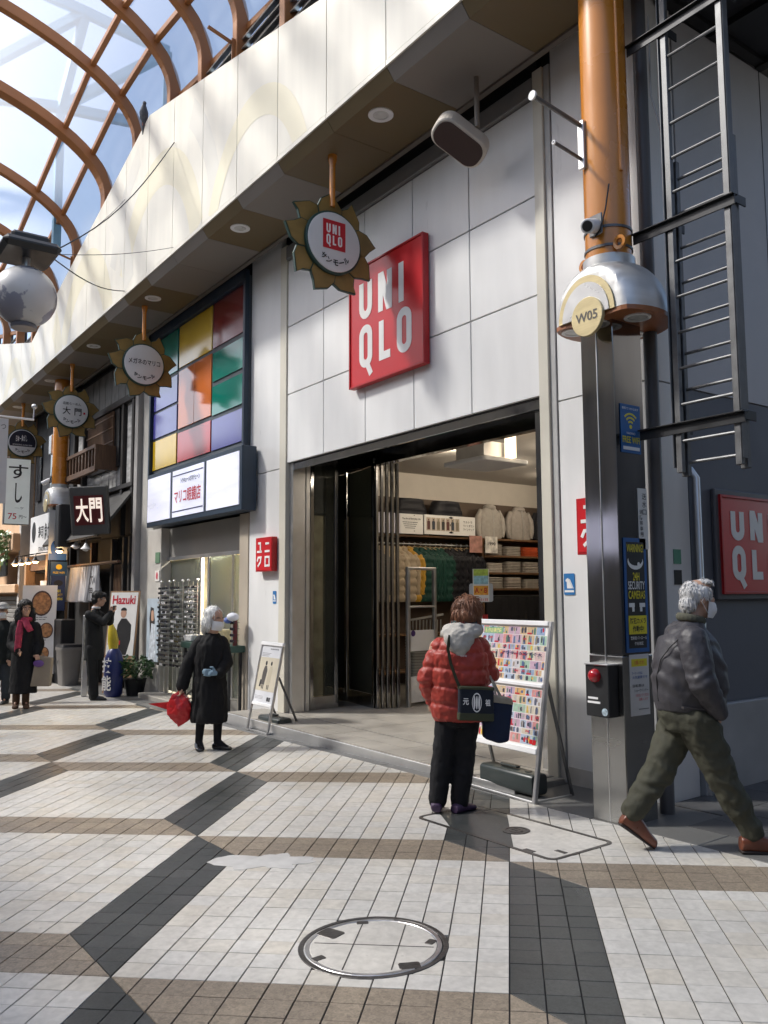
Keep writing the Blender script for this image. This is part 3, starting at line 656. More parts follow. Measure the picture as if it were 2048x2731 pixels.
for k in range(22):
    z = .05 + k * .042; mb = MB()
    o1 = rrect(0, 0, .5, .36, .06, 3); o2 = rrect(0, 0, .47, .33, .05, 3); n = len(o1)
    mb.add([(x, y, z) for x, y in o1] + [(x, y, z + .028) for x, y in o1] + [(x, y, z + .028) for x, y in o2] + [(x, y, z) for x, y in o2], [(q * n + i, q * n + (i + 1) % n, ((q + 1) % 4) * n + (i + 1) % n, ((q + 1) % 4) * n + i) for q in range(4) for i in range(n)])
    mb.build('basket', BM, bk)
MB().prism(rrect(0, 0, .46, .32, .05, 3), .0, .95).build('inner_stack', mat('basket_inner', (.30, .28, .24), .7), bk)
mb = MB()
for k in range(9): mb.bar((-.22 + k * .055, -.17, .97), (-.22 + k * .055, -.19, 1.22), .02, .012)
mb.bar((-.26, -.195, 1.22), (.26, -.195, 1.30), .02, .03); mb.build('top_basket_side', BM, bk)
rs = thing('red_sale_board', 'small red sign standing behind the red jacket shopper', 'sign', (-9.9, 8.6, .05)); Mx = fr((-9.75, 8.6, 1.18), (.75, .66, 0), (0, 0, 1))
MB().box(-.28, .28, -.16, .16, -.015, 0, Mx).build('board', mat('red_card', (.55, .03, .03), .5), rs); MB().tube([(-9.75, 8.6, .05), (-9.75, 8.6, 1.02)], .012).build('leg', ALU, rs)
a = MB(); txt(a, 'DX', .2, .1, Mx, .02); a.build('lettering', WLET, rs)
st = thing('poster_stand', 'slim poster stand with a yellow and blue campaign card inside the entrance', 'stand', (-8.18, 7.42, .045)); px, py_ = -8.18, 7.42
Mx = fr((px, py_, 1.76), (.72, .69, 0), (0, .0, 1))
MB().tube([(px, py_, .05), (px, py_, 1.55)], .014, 10).build('pole', ALU, st, smooth=True); MB().lathe([(.16, .045), (.16, .06), (.02, .07)], 24, Matrix.Translation((px, py_, 0))).build('base', ALU, st, smooth=True)
MB().prism(rrect(0, -.09, .31, .24, .03), -.02, -.006, Mx).build('holder', mat('grey_acrylic', (.5, .53, .56), .25), st)
MB().box(-.105, .105, -.21, .22, -.006, 0, Mx).build('card', PAPER, st)
for y0, y1, c in ((.13, .215, (.45, .62, .10)), (.02, .13, (.35, .62, .70)), (-.12, .0, (.85, .42, .05))): MB().box(-.095, .095, y0, y1, 0, .002, Mx).build('print', mat('print_%d' % int(y0 * 100 + 50), c, .5, var=.25, vs=25), st)
a = MB(); txt(a, 'A・B', .16, .07, Mx @ Matrix.Translation((0, -.06, .002)), .03); txt(a, '3月31日', .17, .035, Mx @ Matrix.Translation((0, -.18, .001)), .01); a.build('lettering', mat('orange_red_print', (.6, .06, .03), .5), st)
# ------------------------------------------------------------------ arcade: fascia, soffit, vault
arc = thing('arcade_canopy', 'cream panelled arcade fascia and orange ribbed glass vault over the street', 'arcade roof', (-14, 4.6, 6.7))
XS0, PW = -6.30, 1.1205
def ftop(x):
    u = (x + 13.03) / 7.9; u = abs(((u + 1) % 2) - 1); return 9.64 - 1.90 * u
def eave(x):
    if x > -13.3: return 9.85 - .10 * (x + 13.3)
    u = (x + 13.3) / 7.75; u = abs(((u + 1) % 2) - 1); return 9.85 - 1.55 * u
YF = 4.57
rr_ = random.Random(5)
def clip_poly(poly, a, b, c):
    out = []
    for k in range(len(poly)):
        p, q = poly[k], poly[(k + 1) % len(poly)]; s, t = a * p[0] + b * p[1] - c, a * q[0] + b * q[1] - c
        if s <= 0: out.append(p)
        if s * t < 0: f = s / (s - t); out.append((p[0] + (q[0] - p[0]) * f, p[1] + (q[1] - p[1]) * f))
    return out
for k in range(-4, 23):
    x1 = XS0 - PW * k - .006; x0 = XS0 - PW * (k + 1) + .006
    P = [(x0, 6.90), (x1, 6.90), (x1, ftop(x1))]
    for xb in (-13.03, -20.93, -28.83, -5.13):
        if x0 < xb < x1: P.append((xb, ftop(xb)))
    P.append((x0, ftop(x0)))
    M = fr((0, YF, 0), (1, 0, 0), (0, 0, 1))
    pan = MB().prism(P, -.03, 0, M).build('fascia_panel', FASCIA, arc, bev=.003)
    # printed petals run across the panels as pale bands
    for bi_, (cxp, czp, r0, r1, mm) in enumerate(((-12.6, 6.2, 1.5, 1.95, FASCIA2), (-12.6, 6.2, 2.25, 2.6, FASCIA3), (-16.5, 6.0, 1.4, 1.9, FASCIA2), (-16.2, 6.0, 2.2, 2.7, FASCIA3), (-19.6, 6.2, 1.1, 1.6, FASCIA2), (-9.2, 6.1, 1.2, 1.5, FASCIA2), (-22.8, 6.1, .9, 1.3, FASCIA2))):
        for sgn in range(22):
            A0, A1 = R(18 + sgn * 6.2), R(18 + (sgn + 1) * 6.2)
            q = [(cxp + r0 * math.cos(A0), czp + r0 * math.sin(A0) * 1.3), (cxp + r1 * math.cos(A0), czp + r1 * math.sin(A0) * 1.3), (cxp + r1 * math.cos(A1), czp + r1 * math.sin(A1) * 1.3), (cxp + r0 * math.cos(A1), czp + r0 * math.sin(A1) * 1.3)]
            for (a, b, c) in ((-1, 0, -x0), (1, 0, x1), (0, -1, -6.90)): q = clip_poly(q, a, b, c) if q else q
            if len(q) > 2 and max(p[1] for p in q) < min(ftop(x0), ftop(x1)):
                pb = globals().setdefault('_pb', {}); pb.setdefault((k, bi_), (MB(), mm, pan))[0].add([(p[0], YF - .0006 - .0003 * bi_, p[1]) for p in q], [tuple(range(len(q)))])
for (k, nme), (mb, mm, pan) in _pb.items(): mb.build('printed_band', mm, pan)
for k in range(-4, 23):
    x1 = XS0 - PW * k - .003; x0 = XS0 - PW * (k + 1) + .003
    MB().box(x0, x1, YF - .008, YF + .03, 6.835, 6.893).build('edge_trim', FASCIA, arc, bev=.003)
    colr = OCHRE if (k in (-2, 0, 1, 3, 6, 8, 9, 11, 13, 15)) else TAUPE
    sp = MB(); sp.add([(x0, YF + .01, 6.833), (x1, YF + .01, 6.833), (x1, 4.67, 6.715), (x0, 4.67, 6.715), (x1, 5.49, 6.715), (x0, 5.49, 6.715),
                       (x0, YF + .01, 6.87), (x1, YF + .01, 6.87), (x1, 4.67, 6.755), (x0, 4.67, 6.755), (x1, 5.49, 6.755), (x0, 5.49, 6.755)],
                      [(0, 1, 2, 3), (3, 2, 4, 5), (6, 9, 8, 7), (9, 11, 10, 8), (0, 3, 9, 6), (3, 5, 11, 9), (1, 7, 8, 2), (2, 8, 10, 4), (0, 6, 7, 1), (5, 4, 10, 11)])
    s_o = sp.build('soffit_panel', colr, arc)
    if k % 3 == 0 and k >= -3:
        lx = XS0 - PW * k - .54; Mz = Matrix.Translation((lx, 4.89, 6.715)) @ Matrix.Rotation(math.pi, 4, 'X')
        dn = MB(); dn.ring(.085, .135, 0, .012, 28, Mz); d_ = dn.build('downlight', WSIGN, s_o, smooth=True); MB().lathe([(.088, 0), (.088, .004), (.06, .010), (.05, .006)], 24, Mz).build('lens', mat('frosted_lens', (.6, .6, .58), .3), d_, smooth=True)
MB().box(-31.5, -2, 5.49, 5.555, 6.69, 6.77).build('soffit_edge_beam', mat('dark_taupe_metal', (.16, .14, .12), .5), arc)
MB().box(-33.5, -2, 4.62, 9.2, 6.93, 7.0).build('light_blocking_deck', CONC, arc)  # unseen slab added over the soffit to block light from above
# ---- ribs, purlins, panes
RX = [-3.5, -5.8, -8.6, -9.95, -11.15, -12.4, -14.06, -15.8, -17.8, -19.6, -21.3, -23.0, -24.7, -26.4, -28.1, -29.8]
DYS = [0, .43, .95, 2.9, 5.0, 7.1, 9.05, 9.57, 10.0]
def vault(x, dy): return Vector((x, 4.84 - dy, eave(x) + 2.0 * math.sqrt(max(0, 1 - (1 - dy / 5.0) ** 2))))
for i, x in enumerate(RX):
    wd = .25 if abs(x + 15.8) < .1 else .14; dp = .19
    path = [Vector((x, 4.84, ftop(x) - .35))] + [vault(x, 5 - 5 * math.cos(math.pi * k / 40)) for k in range(41)] + [Vector((x, -5.25, 7.2))]
    vs = []; fs = []
    for q, p in enumerate(path):
        t = (path[min(q + 1, len(path) - 1)] - path[max(q - 1, 0)]); t.x = 0; t.normalize(); nn = Vector((0, -t.z, t.y))
        if nn.z < 0 and 0 < q < len(path) - 1: nn = -nn
        if q == 0: nn = Vector((0, 1, 0))
        if q == len(path) - 1: nn = Vector((0, -1, 0))
        for sx, sn in ((-1, -1), (1, -1), (1, 0), (-1, 0)): vs.append(p + Vector((sx * wd / 2, 0, 0)) + nn * (sn * dp))
    for q in range(len(path) - 1):
        for c in range(4): a = q * 4 + c; b = q * 4 + (c + 1) % 4; fs.append((a, b, b + 4, a + 4))
    fs += [(3, 2, 1, 0), tuple(range(len(vs) - 4, len(vs)))]
    MB().add(vs, fs).build('rib', RIBC, arc, bev=.008)
    if i + 1 < len(RX):
        x2 = RX[i + 1]
        for dy in DYS:
            p, q = vault(x, dy), vault(x2, dy); MB().bar(p + Vector((-wd / 2, 0, -.05)), q + Vector((.06, 0, -.05)), .085, .10).build('purlin', RIBC, arc, bev=.006)
for x in (-9.95, -17.8):
    br = MB(); z = ftop(x) + .02; br.bar((x + .02, 4.63, z - .05), (x + .02, 4.63, z + .32), .06, .02); br.bar((x + .02, 4.60, z + .25), (x + .02, 4.25, z + .34), .05, .03); br.build('bracket_arm', RIBC, arc, bev=.004)
# louvres between fascia and eave
for i in range(len(RX) - 1):
    xa, xb = RX[i] - .06, RX[i + 1] + .06
    for z in [7.6 + .14 * k for k in range(17)]:
        if z < min(eave(xa), eave(xb)) - .1 and z > min(ftop(xa), ftop(xb)) - .1:
            M = Matrix.Translation(((xa + xb) / 2, 4.78, z)) @ Matrix.Rotation(R(35), 4, 'X'); MB().box(-(xa - xb) / 2, (xa - xb) / 2, -.07, .07, -.008, .008, M).build('louvre', ALU, arc)
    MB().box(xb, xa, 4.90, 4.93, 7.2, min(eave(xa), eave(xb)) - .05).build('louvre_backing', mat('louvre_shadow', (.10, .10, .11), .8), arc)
def roof_glass(name, clear, tint):
    m = bpy.data.materials.new(name); m.use_nodes = True; n, l = m.node_tree.nodes, m.node_tree.links; o = n['Material Output']
    tr = n.new('ShaderNodeBsdfTransparent'); tr.inputs[0].default_value = (*tint, 1); tl = n.new('ShaderNodeBsdfTranslucent'); tl.inputs[0].default_value = (.64, .65, .68, 1)
    tc = n.new('ShaderNodeNewGeometry'); no = n.new('ShaderNodeTexNoise'); no.inputs['Scale'].default_value = .8; l.new(tc.outputs['Position'], no.inputs[0])
    mr = n.new('ShaderNodeMapRange'); mr.inputs[1].default_value = .3; mr.inputs[2].default_value = .7; mr.inputs[3].default_value = 1 - clear - .03; mr.inputs[4].default_value = 1 - clear + .03; l.new(no.outputs[0], mr.inputs[0])
    mx = n.new('ShaderNodeMixShader'); l.new(mr.outputs[0], mx.inputs[0]); l.new(tr.outputs[0], mx.inputs[1]); l.new(tl.outputs[0], mx.inputs[2])
    gl = n.new('ShaderNodeBsdfGlossy'); gl.inputs['Roughness'].default_value = .1; m2 = n.new('ShaderNodeMixShader'); m2.inputs[0].default_value = .05; l.new(mx.outputs[0], m2.inputs[1]); l.new(gl.outputs[0], m2.inputs[2])
    l.new(m2.outputs[0], o.inputs[0]); return m
RG = roof_glass('frosted_roof_glass', .52, (.96, .97, .98))
for i in range(len(RX) - 1):
    for k in range(len(DYS) - 1):
        n = 4 if 1 < k < 6 else 2; vs = []; fs = []
        for q in range(n + 1):
            dy = DYS[k] + (DYS[k + 1] - DYS[k]) * q / n
            for x in (RX[i], RX[i + 1]): vs.append(vault(x, dy))
        for q in range(n): fs.append((2 * q, 2 * q + 1, 2 * q + 3, 2 * q + 2))
        MB().add(vs, fs).build('pane', RG, arc, smooth=True)
# blue steel gantry on the roof next door, seen through the glass
BLUE = mat('pale_blue_steel', (.20, .42, .60), .5, var=.08)
gn = thing('blue_roof_gantry', 'pale blue steel gantry standing above the glass roof', 'gantry', (-19, 3, 12.5))
pts = [(-20.5, 1.2, 14.6), (-18.2, 2.2, 14.9), (-17.2, 4.6, 14.0), (-16.6, 6.2, 13.4)]; low = [(-21.5, 1.0, 12.6), (-19.6, 2.2, 12.6), (-18.2, 4.4, 12.3), (-17.2, 6.4, 12.0)]
for a, b in list(zip(pts, pts[1:])) + list(zip(low, low[1:])) + list(zip(pts, low)) + [(pts[1], low[0]), (low[1], pts[2]), (low[2], pts[3])]: MB().bar(a, b, .16, .2).build('beam', BLUE, gn)
for p in low: MB().bar((p[0], p[1], 9.0), p, .16).build('post', BLUE, gn)
# ------------------------------------------------------------------ unseen buildings behind, across and by the alley, added to block light
OPP = mat('unseen_house_blocks', (.20, .19, .18), .7, var=.3, vs=.6)
mb = MB().box(-60, 24, -12, -5.4, -1, 8.2); mb.box(24, 30, -12, 12, -1, 8.2); mb.box(-.3, 24, 5.0, 14, -1, 7.0)  # plain blocks out of view; the last one is put in to shade the alley
struct(mb.build('unseen_shading_houses', OPP))
mb = MB().box(-60, 24, -5.4, -5.3, 6.4, 8.9); struct(mb.build('unseen_opposite_fascia', mat('opposite_fascia_paint', (.35, .32, .26), .6)))  # unseen mirrored fascia, put in to hold back the sun
ns = thing('noodle_shop_sign', 'pale lit noodle sign across the street, seen mirrored in the pillar sheath', 'sign', (-12.8, -5.3, 2.6)); Mn = fr((-12.8, -5.28, 3.0), (-1, 0, 0), (0, 0, 1))
MB().box(-1.1, 1.1, -.42, .42, -.1, 0, Mn).build('board', mat('lilac_lit_board', (.62, .62, .78), .5, emit=.8, var=.04), ns); a = MB(); txt(a, 'そば・うどん', 1.6, .3, Mn, .01); a.build('lettering', BLET, ns)
# ------------------------------------------------------------------ orange pillars with lamp hood and steel sheath
HOODM = mat('brushed_aluminium_hood', (.58, .58, .57), .40, .55, var=.08, vs=4, stretch=(1, 1, 5))
def pillar(name, label, x0, plate, near):
    g0 = gz(x0, 5.1); t = thing(name, label, 'pillar', (x0, 5.14, g0))
    MB().tube([(x0, 5.14, 4.15), (x0, 5.14, 7.1)], .18, 36).build('column', ORANGE, t, smooth=True)
    if near:
        MB().bar((x0 + .175, 5.10, 4.9), (x0 + .175, 5.10, 7.0), .03, .03).build('cable_duct', ORANGE, t, bev=.006)
        for s, yy in ((1, 5.02), (-1, 5.10)):
            MB().ring(.03, .055, -.012, .012, 18, fr((x0 + s * .205, yy, 4.30 if s > 0 else 4.26), (s, 0, 0), (0, 0, 1))).build('lifting_eye', ORANGE, t, smooth=True)
        for zz in (4.45, 4.30): MB().ring(.181, .187, zz, zz + .02, 36, Matrix.Translation((x0, 5.14, 0))).build('strap', GALV, t)
    MB().ring(.181, .20, 4.14, 4.24, 36, Matrix.Translation((x0, 5.14, 0))).build('hood_collar', HOODM, t, smooth=True)
    # hood: half dome cut flat towards the street
    z0, rx, ry, hh = 3.74, .42, .45, .45; n = 40; rg = 12; vs = []; fs = []; fy = 4.86
    for i in range(rg + 1):
        P = math.pi / 2 * i / rg
        for k in range(n):
            A = 2 * math.pi * k / n; vs.append((x0 + .02 + rx * math.cos(P) ** .75 * math.cos(A), max(fy, 5.14 + ry * math.cos(P) ** .75 * math.sin(A)), z0 + hh * math.sin(P)))
    for i in range(rg):
        for k in range(n): a = i * n + k; b = i * n + (k + 1) % n; fs.append((a, b, b + n, a + n))
    MB().add(vs, fs).build('lamp_hood', HOODM, t, smooth=True)
    base = [(x0 + .02 + rx * math.cos(2 * math.pi * k / n), max(fy, 5.14 + ry * math.sin(2 * math.pi * k / n))) for k in range(n)]
    un = MB().prism([(x, y) for x, y in base], z0 - .03, z0 + .004).build('hood_underside', mat('orange_brown_plate', (.30, .11, .04), .4), t)
    for lx, ly in ((-.24, 4.99), (.28, 5.10), (-.02, 5.42), (.0, 4.97)):
        Mz = Matrix.Translation((x0 + lx, ly, z0 - .03)) @ Matrix.Rotation(math.pi, 4, 'X')
        q = MB().ring(.075, .10, -.004, .008, 24, Mz).build('lamp', WSIGN, un, smooth=True); MB().lathe([(.076, -.003), (.076, .003), (.04, .008)], 20, Mz).build('lens', mat('frosted_lens', None), q, smooth=True)
    Mf = front(x0 + .0, fy - .002, z0)
    arcp = lambda r: [(r * math.cos(R(a)), r * math.sin(R(a)) * 1.18) for a in range(0, 181, 9)]
    MB().prism(arcp(.27), 0, .012, Mf).build('arch_border', GOLD, t); MB().prism(arcp(.225), .0125, .02, Mf).build('arch_panel', mat('pale_silver_panel', (.62, .62, .61), .3, .5), t)
    # sheath
    xa, xb = x0 - .165, x0 + .145; ya, yb = 4.97, 5.31
    MB().box(xa, xb, ya, yb, 1.20 if near else .9, 3.72).build('sheath', MIRROR, t, bev=.006); MB().box(xa - .002, xb + .002, ya - .002, yb + .002, g0 - .05, 1.196 if near else .896).build('sheath_base', STEEL, t, bev=.006)
    MB().box(x0 - .014, x0 - .004, ya - .006, ya + .0, g0, 3.66).build('sheath_seam', ALU, t, bev=.002)
    Md = front(x0 + .03, 4.825, 3.73); dk = MB().lathe([(.145, -.03), (.15, -.025), (.15, .0), (.146, .004)], 40, Md).build('number_disc', GOLD, t, smooth=True)
    if plate:
        a = MB(); txt(a, plate, .21, .075, Md @ Matrix.Translation((0, .0, 0)), .02, .006); a.build('lettering', mat('engraved_grey', (.10, .09, .08), .5), dk)
    return t
pil = pillar('street_pillar', 'orange arcade pillar with lamp hood and polished sheath by the shop corner', -4.12, 'W05', True)
pil2 = pillar('street_pillar', 'distant orange arcade pillar with lamp hood before the sushi shop', -20.15, None, False)
# bracket with two flag tubes on the near pillar
fb = thing('flag_bracket', 'steel bracket with two empty flag pole tubes on the near orange pillar', 'bracket', (-4.25, 4.95, 5.1))
MB().box(-4.23, -4.17, 4.94, 4.97, 4.98, 5.38).build('plate', ALU, fb, bev=.004)
MB().tube([(-4.20, 4.95, 5.34), (-4.20, 4.42, 5.40)], .018, 12).build('tube', GALV, fb, smooth=True); MB().lathe([(.036, 0), (.036, .015)], 18, fr((-4.20, 4.42, 5.40), (1, 0, 0), (0, 0, 1))).build('end_cap', WSIGN, fb)
MB().tube([(-4.20, 4.95, 5.06), (-4.20, 4.64, 5.10)], .014, 12).build('tube', GALV, fb, smooth=True); MB().ring(.008, .018, -.002, .012, 14, fr((-4.20, 4.64, 5.10), (1, 0, 0), (0, 0, 1))).build('end_cap', WSIGN, fb)
def security_cam(x, y, z, dirv, label):
    t = thing('security_camera', label, 'camera', (x, y, z)); d = Vector(dirv).normalized(); p = Vector((x, y, z))
    MB().box(x - .065, x + .065, y - .004, y + .012, z - .08, z + .09).build('mount_plate', GALV, t, bev=.01)
    MB().tube([p, p + d * .05, p + d * .2, p + d * .205], [.05, .055, .055, .05], 20).build('housing', WSIGN, t, smooth=True)
    MB().tube([p + d * .2, p + d * .212], [.042, .038], 18).build('lens', BLACK, t, smooth=True)
    MB().tube([p + Vector((.02, 0, -.07)), p + Vector((.02, -.03, -.1)), p + Vector((.07, -.03, -.06)), p + Vector((.10, 0, .1)), p + Vector((.14, .0, .28))], .006, 6).build('cable', BLACK, t, smooth=True)
security_cam(-4.08, 4.945, 4.47, (.35, -.9, -.38), 'white security camera strapped to the near orange pillar')
security_cam(-20.2, 4.94, 4.35, (-.4, -.8, -.5), 'small security camera on the distant orange pillar')
jb = tag(MB().box(-20.62, -20.40, 4.98, 5.10, 5.0, 5.45).build('junction_box', ALU, None, bev=.01), 'small grey junction box on the distant orange pillar', 'box')
# ------------------------------------------------------------------ steel ladder hung beside the near pillar
ld = thing('roof_ladder', 'galvanised steel double ladder bracketed beside the near orange pillar', 'ladder', (-3.4, 5.25, 2.55))
LX0, LX1, LY = -3.635, -3.17, 5.27
for x in (LX0, LX1):
    MB().box(x - .025, x + .025, LY - .02, LY + .02, 2.52, 7.2).build('stile', GALV, ld, bev=.004); MB().box(x - .045 if x < -3.4 else x + .036, x - .036 if x < -3.4 else x + .042, LY - .03, LY + .03, 2.56, 7.2).build('guide_rail', GALV, ld, bev=.003)
    MB().box(x - .03, x + .03, LY + .045, LY + .085, 2.50, 4.9).build('inner_stile', GALV, ld, bev=.004)
for k in range(18): MB().tube([(LX0, LY, 2.75 + k * .27), (LX1, LY, 2.75 + k * .27)], .012, 8).build('rung', GALV, ld, smooth=True)
for k in range(9): MB().tube([(LX0, LY + .065, 2.60 + k * .27), (LX1, LY + .065, 2.60 + k * .27)], .012, 8).build('rung', GALV, ld, smooth=True)
for z in (2.86, 4.40, 5.95):
    b = MB(); b.bar((-3.96, 5.24, z - .02), (-3.10, 5.24, z - .02), .012, .075); b.bar((-3.96, 5.24, z + .017), (-3.10, 5.24, z + .017), .07, .010); b.bar((-3.12, 5.24, z), (-3.12, 5.40, z), .012, .07); b.bar((-3.63, 5.24, z), (-3.63, 5.42, z - .01), .012, .07); b.build('wall_bracket', DARKM, ld, bev=.003)
# cable loops beside the ladder
cb = tag(MB().tube([(-3.9, 5.45, 6.3), (-3.88, 5.42, 5.6), (-3.75, 5.4, 5.1), (-3.70, 5.4, 4.7), (-3.72, 5.38, 4.45), (-3.6, 5.36, 4.43), (-3.5, 5.3, 4.45)], .008, 6).build('white_cable', mat('grey_cable', (.4, .4, .4), .5), None, smooth=True), 'thin grey cable looping down to the ladder bracket', 'cable')
dpz = tag(MB().tube([(-4.03, 5.50, .0), (-4.03, 5.50, 7.0)], .055, 14).build('drain_pipe', mat('dark_grey_pipe', (.10, .10, .105), .5), None, smooth=True), 'dark grey vertical drain pipe behind the near orange pillar', 'pipe')
# dark canopy over the alley
ac = thing('alley_canopy', 'dark metal canopy over the alley at the side of the shop', 'canopy', (-3.2, 6.8, 6.83))
MB().box(-4.18, -1.2, 5.95, 7.62, 6.86, 7.3).build('deck', CHARWALL, ac, bev=.01)
for y in (6.0, 6.78, 7.57): MB().box(-4.18, -1.2, y - .05, y + .05, 6.79, 6.86).build('joist', DARKM, ac)
for x in (-4.13, -3.3, -2.4): MB().box(x - .05, x + .05, 5.95, 7.62, 6.81, 6.855).build('joist', DARKM, ac)
# ------------------------------------------------------------------ optician with coloured panels
opt = thing('optician_shop', 'optician shop front with a grid of coloured panels above a lit sign box', 'shop', (-13.4, 5.7, -.12))
C_ = {'dred': (.16, .012, .015), 'yel': (.62, .40, .02), 'grn': (.0, .19, .14), 'org': (.60, .16, .04), 'red': (.48, .03, .035), 'pur': (.075, .07, .30)}
PM = {k: mat('panel_' + k, v, .14, var=.05, vs=1.5, coat=.5, rvar=.04) for k, v in C_.items()}
X1, X2, X3 = (-15.46, -14.29), (-14.22, -12.80), (-12.75, -11.49)
for (xa, xb), z0, z1, c in ((X1, 4.02, 4.58, 'yel'), (X1, 4.63, 5.11, 'pur'), (X1, 5.16, 5.66, 'pur'), (X1, 5.73, 6.52, 'grn'), (X2, 4.02, 4.555, 'red'), (X2, 5.75, 6.52, 'yel'), (X3, 4.02, 4.54, 'pur'), (X3, 4.61, 5.10, 'grn'), (X3, 5.18, 5.67, 'grn'), (X3, 5.75, 6.52, 'dred')):
    MB().box(xa, xb, 5.64, 5.68, z0, z1).build('colour_panel', PM[c], opt, bev=.004)
for xa, xb in ((-14.22, -13.515), (-13.505, -12.80)): MB().box(xa, xb, 5.64, 5.68, 4.63, 5.69).build('colour_panel', PM['org'], opt, bev=.004)
MB().box(-15.52, -11.45, 5.66, 5.80, 3.83, 6.62).build('panel_frame', mat('slate_frame', (.07, .085, .10), .5), opt)
for x in (-15.52, -11.47): MB().box(x - .035, x + .035, 5.58, 5.66, 3.85, 6.66).build('frame_post', NAVY, opt, bev=.006)
MB().box(-15.55, -11.44, 5.58, 5.66, 6.53, 6.70).build('frame_head', NAVY, opt, bev=.006)
MB().box(-16.25, -15.56, 5.72, 5.9, -.2, 6.7).build('pale_pier', mat('pale_plaster_pier', (.42, .41, .38), .7, var=.1), opt)
# sign box
bx_ = MB(); bx_.box(-15.10, -11.14, 5.42, 5.66, 2.90, 3.87); bxo = bx_.build('sign_box', NAVY, opt, bev=.01)
LB = mat('backlit_white_acrylic', (.80, .82, .95), .35, var=.10, vs=2.2, emit=.16, stretch=(.5, 1, 3))
for xa, xb in ((-15.03, -13.93), (-13.82, -12.50), (-12.39, -11.22)): MB().box(xa, xb, 5.405, 5.42, 2.99, 3.79).build('light_panel', LB, bxo)
Ms = front(-13.16, 5.404, 3.39)
a = MB(); txt(a, 'マリコ眼鏡店', 1.12, .24, Ms @ Matrix.Translation((0, -.06, 0)), .012); a.build('lettering', mat('red_lettering', (.55, .02, .04), .4), bxo)
a = MB(); txt(a, 'トウキョーメガネチェーン', .80, .09, Ms @ Matrix.Translation((.12, .20, 0)), .02); a.box(-.64, .64, .30, .318, 0, .004, Ms); a.box(-.64, .64, -.318, -.30, 0, .004, Ms); a.build('lettering', mat('navy_lettering', (.02, .03, .12), .4), bxo)
# shop front below
CP = mat('cream_stone_pier', (.46, .40, .32), .5, var=.1, vs=2)
MB().box(-11.76, -11.46, 5.69, 5.95, -.2, 2.90).build('right_pier', CP, opt, bev=.006); MB().box(-15.75, -15.05, 5.69, 5.95, -.2, 2.90).build('left_pier', mat('white_stone_pier', (.52, .50, .46), .5, var=.08), opt, bev=.006)
MB().box(-15.05, -11.76, 5.85, 5.95, 2.36, 2.90).build('transom', mat('grey_transom', (.28, .27, .25), .5), opt); MB().box(-15.05, -11.76, 5.82, 5.86, 2.30, 2.36).build('transom_rail', ALU, opt)
for x in (-13.62, -13.30, -12.35): MB().box(x - .03, x + .03, 5.86, 5.92, -.1, 2.30).build('door_stile', ALU, opt, bev=.004)
SG = glass('shop_window_glass', (.5, .52, .5), .03, .02)
for xa, xb in ((-15.05, -13.65), (-13.27, -12.38), (-12.32, -11.76)): MB().box(xa, xb, 5.885, 5.893, -.08, 2.30).build('pane', SG, opt)
MB().box(-15.1, -11.7, 5.7, 7.2, -.22, -.12).build('shop_floor_slab', PAVE, opt); MB().box(-15.9, -11.5, 7.15, 7.22, -.2, 2.9).build('back_wall', mat('cream_interior', (.50, .44, .30), .7, var=.35, vs=4), opt)
for x in (-15.85, -11.5): MB().box(x - .04, x + .04, 5.95, 7.15, -.2, 2.9).build('inner_wall', mat('cream_interior', None), opt)
MB().box(-15.9, -11.5, 5.95, 7.2, 2.85, 2.92).build('inner_ceiling', mat('cream_interior', None), opt); MB().box(-16.25, -11.44, 5.8, 7.22, 2.95, 6.92).build('building_mass', CHARWALL, opt)
MB().box(-13.9, -12.0, 7.08, 7.14, 1.85, 2.12).build('yellow_banner', mat('yellow_banner', (.65, .36, .03), .5), opt)
MB().box(-14.6, -12.4, 6.85, 7.14, -.12, 1.5).build('display_case', mat('grey_display', (.10, .11, .10), .4, var=.5, vs=14), opt)
rq = random.Random(8); TR_ = [mat('goods_%d' % i, c, .45, var=.2, vs=12) for i, c in enumerate(((.5, .46, .38), (.35, .05, .05), (.06, .14, .10), (.10, .14, .30), (.5, .38, .08), (.05, .05, .05)))]
for z in (1.5, 1.85, 2.2):
    MB().box(-15.0, -12.45, 6.80, 7.12, z - .02, z).build('display_shelf', ALU, opt)
    for q in range(14):
        x = -14.9 + q * .18 + rq.uniform(-.03, .03); hh = rq.uniform(.08, .24); MB().box(x, x + rq.uniform(.08, .15), 6.86, 7.0, z, z + hh).build('boxed_goods', TR_[rq.randrange(6)], opt, bev=.004)
for x, z, i in ((-12.1, 1.65, 1), (-11.85, 1.3, 3), (-12.2, 2.1, 2)): MB().box(x - .14, x + .14, 7.10, 7.14, z - .2, z + .2).build('inside_poster', TR_[i], opt)
MB().box(-12.3, -11.6, 6.5, 7.1, -.12, 1.0).build('counter', mat('pale_counter', (.5, .48, .4), .5), opt)
for x, y in ((-13.2, 6.5), (-12.1, 6.45)):
    tb = tag(MB().box(x - .5, x + .5, y - .06, y + .06, 2.80, 2.84).build('ceiling_tube_light', mat('white_tube_glow', (1, .96, .86), .5, emit=7, var=0)), 'lit tube light on the ceiling inside the optician', 'light', 'tube lights in the optician')
    L = bpy.data.lights.new('tube_lamp', 'AREA'); L.shape = 'RECTANGLE'; L.size = 1.0; L.size_y = .12; L.energy = 150; L.color = (1, .92, .78); lo_ = bpy.data.objects.new('tube_lamp', L); COL.objects.link(lo_); lo_.location = (x, y, 2.79)
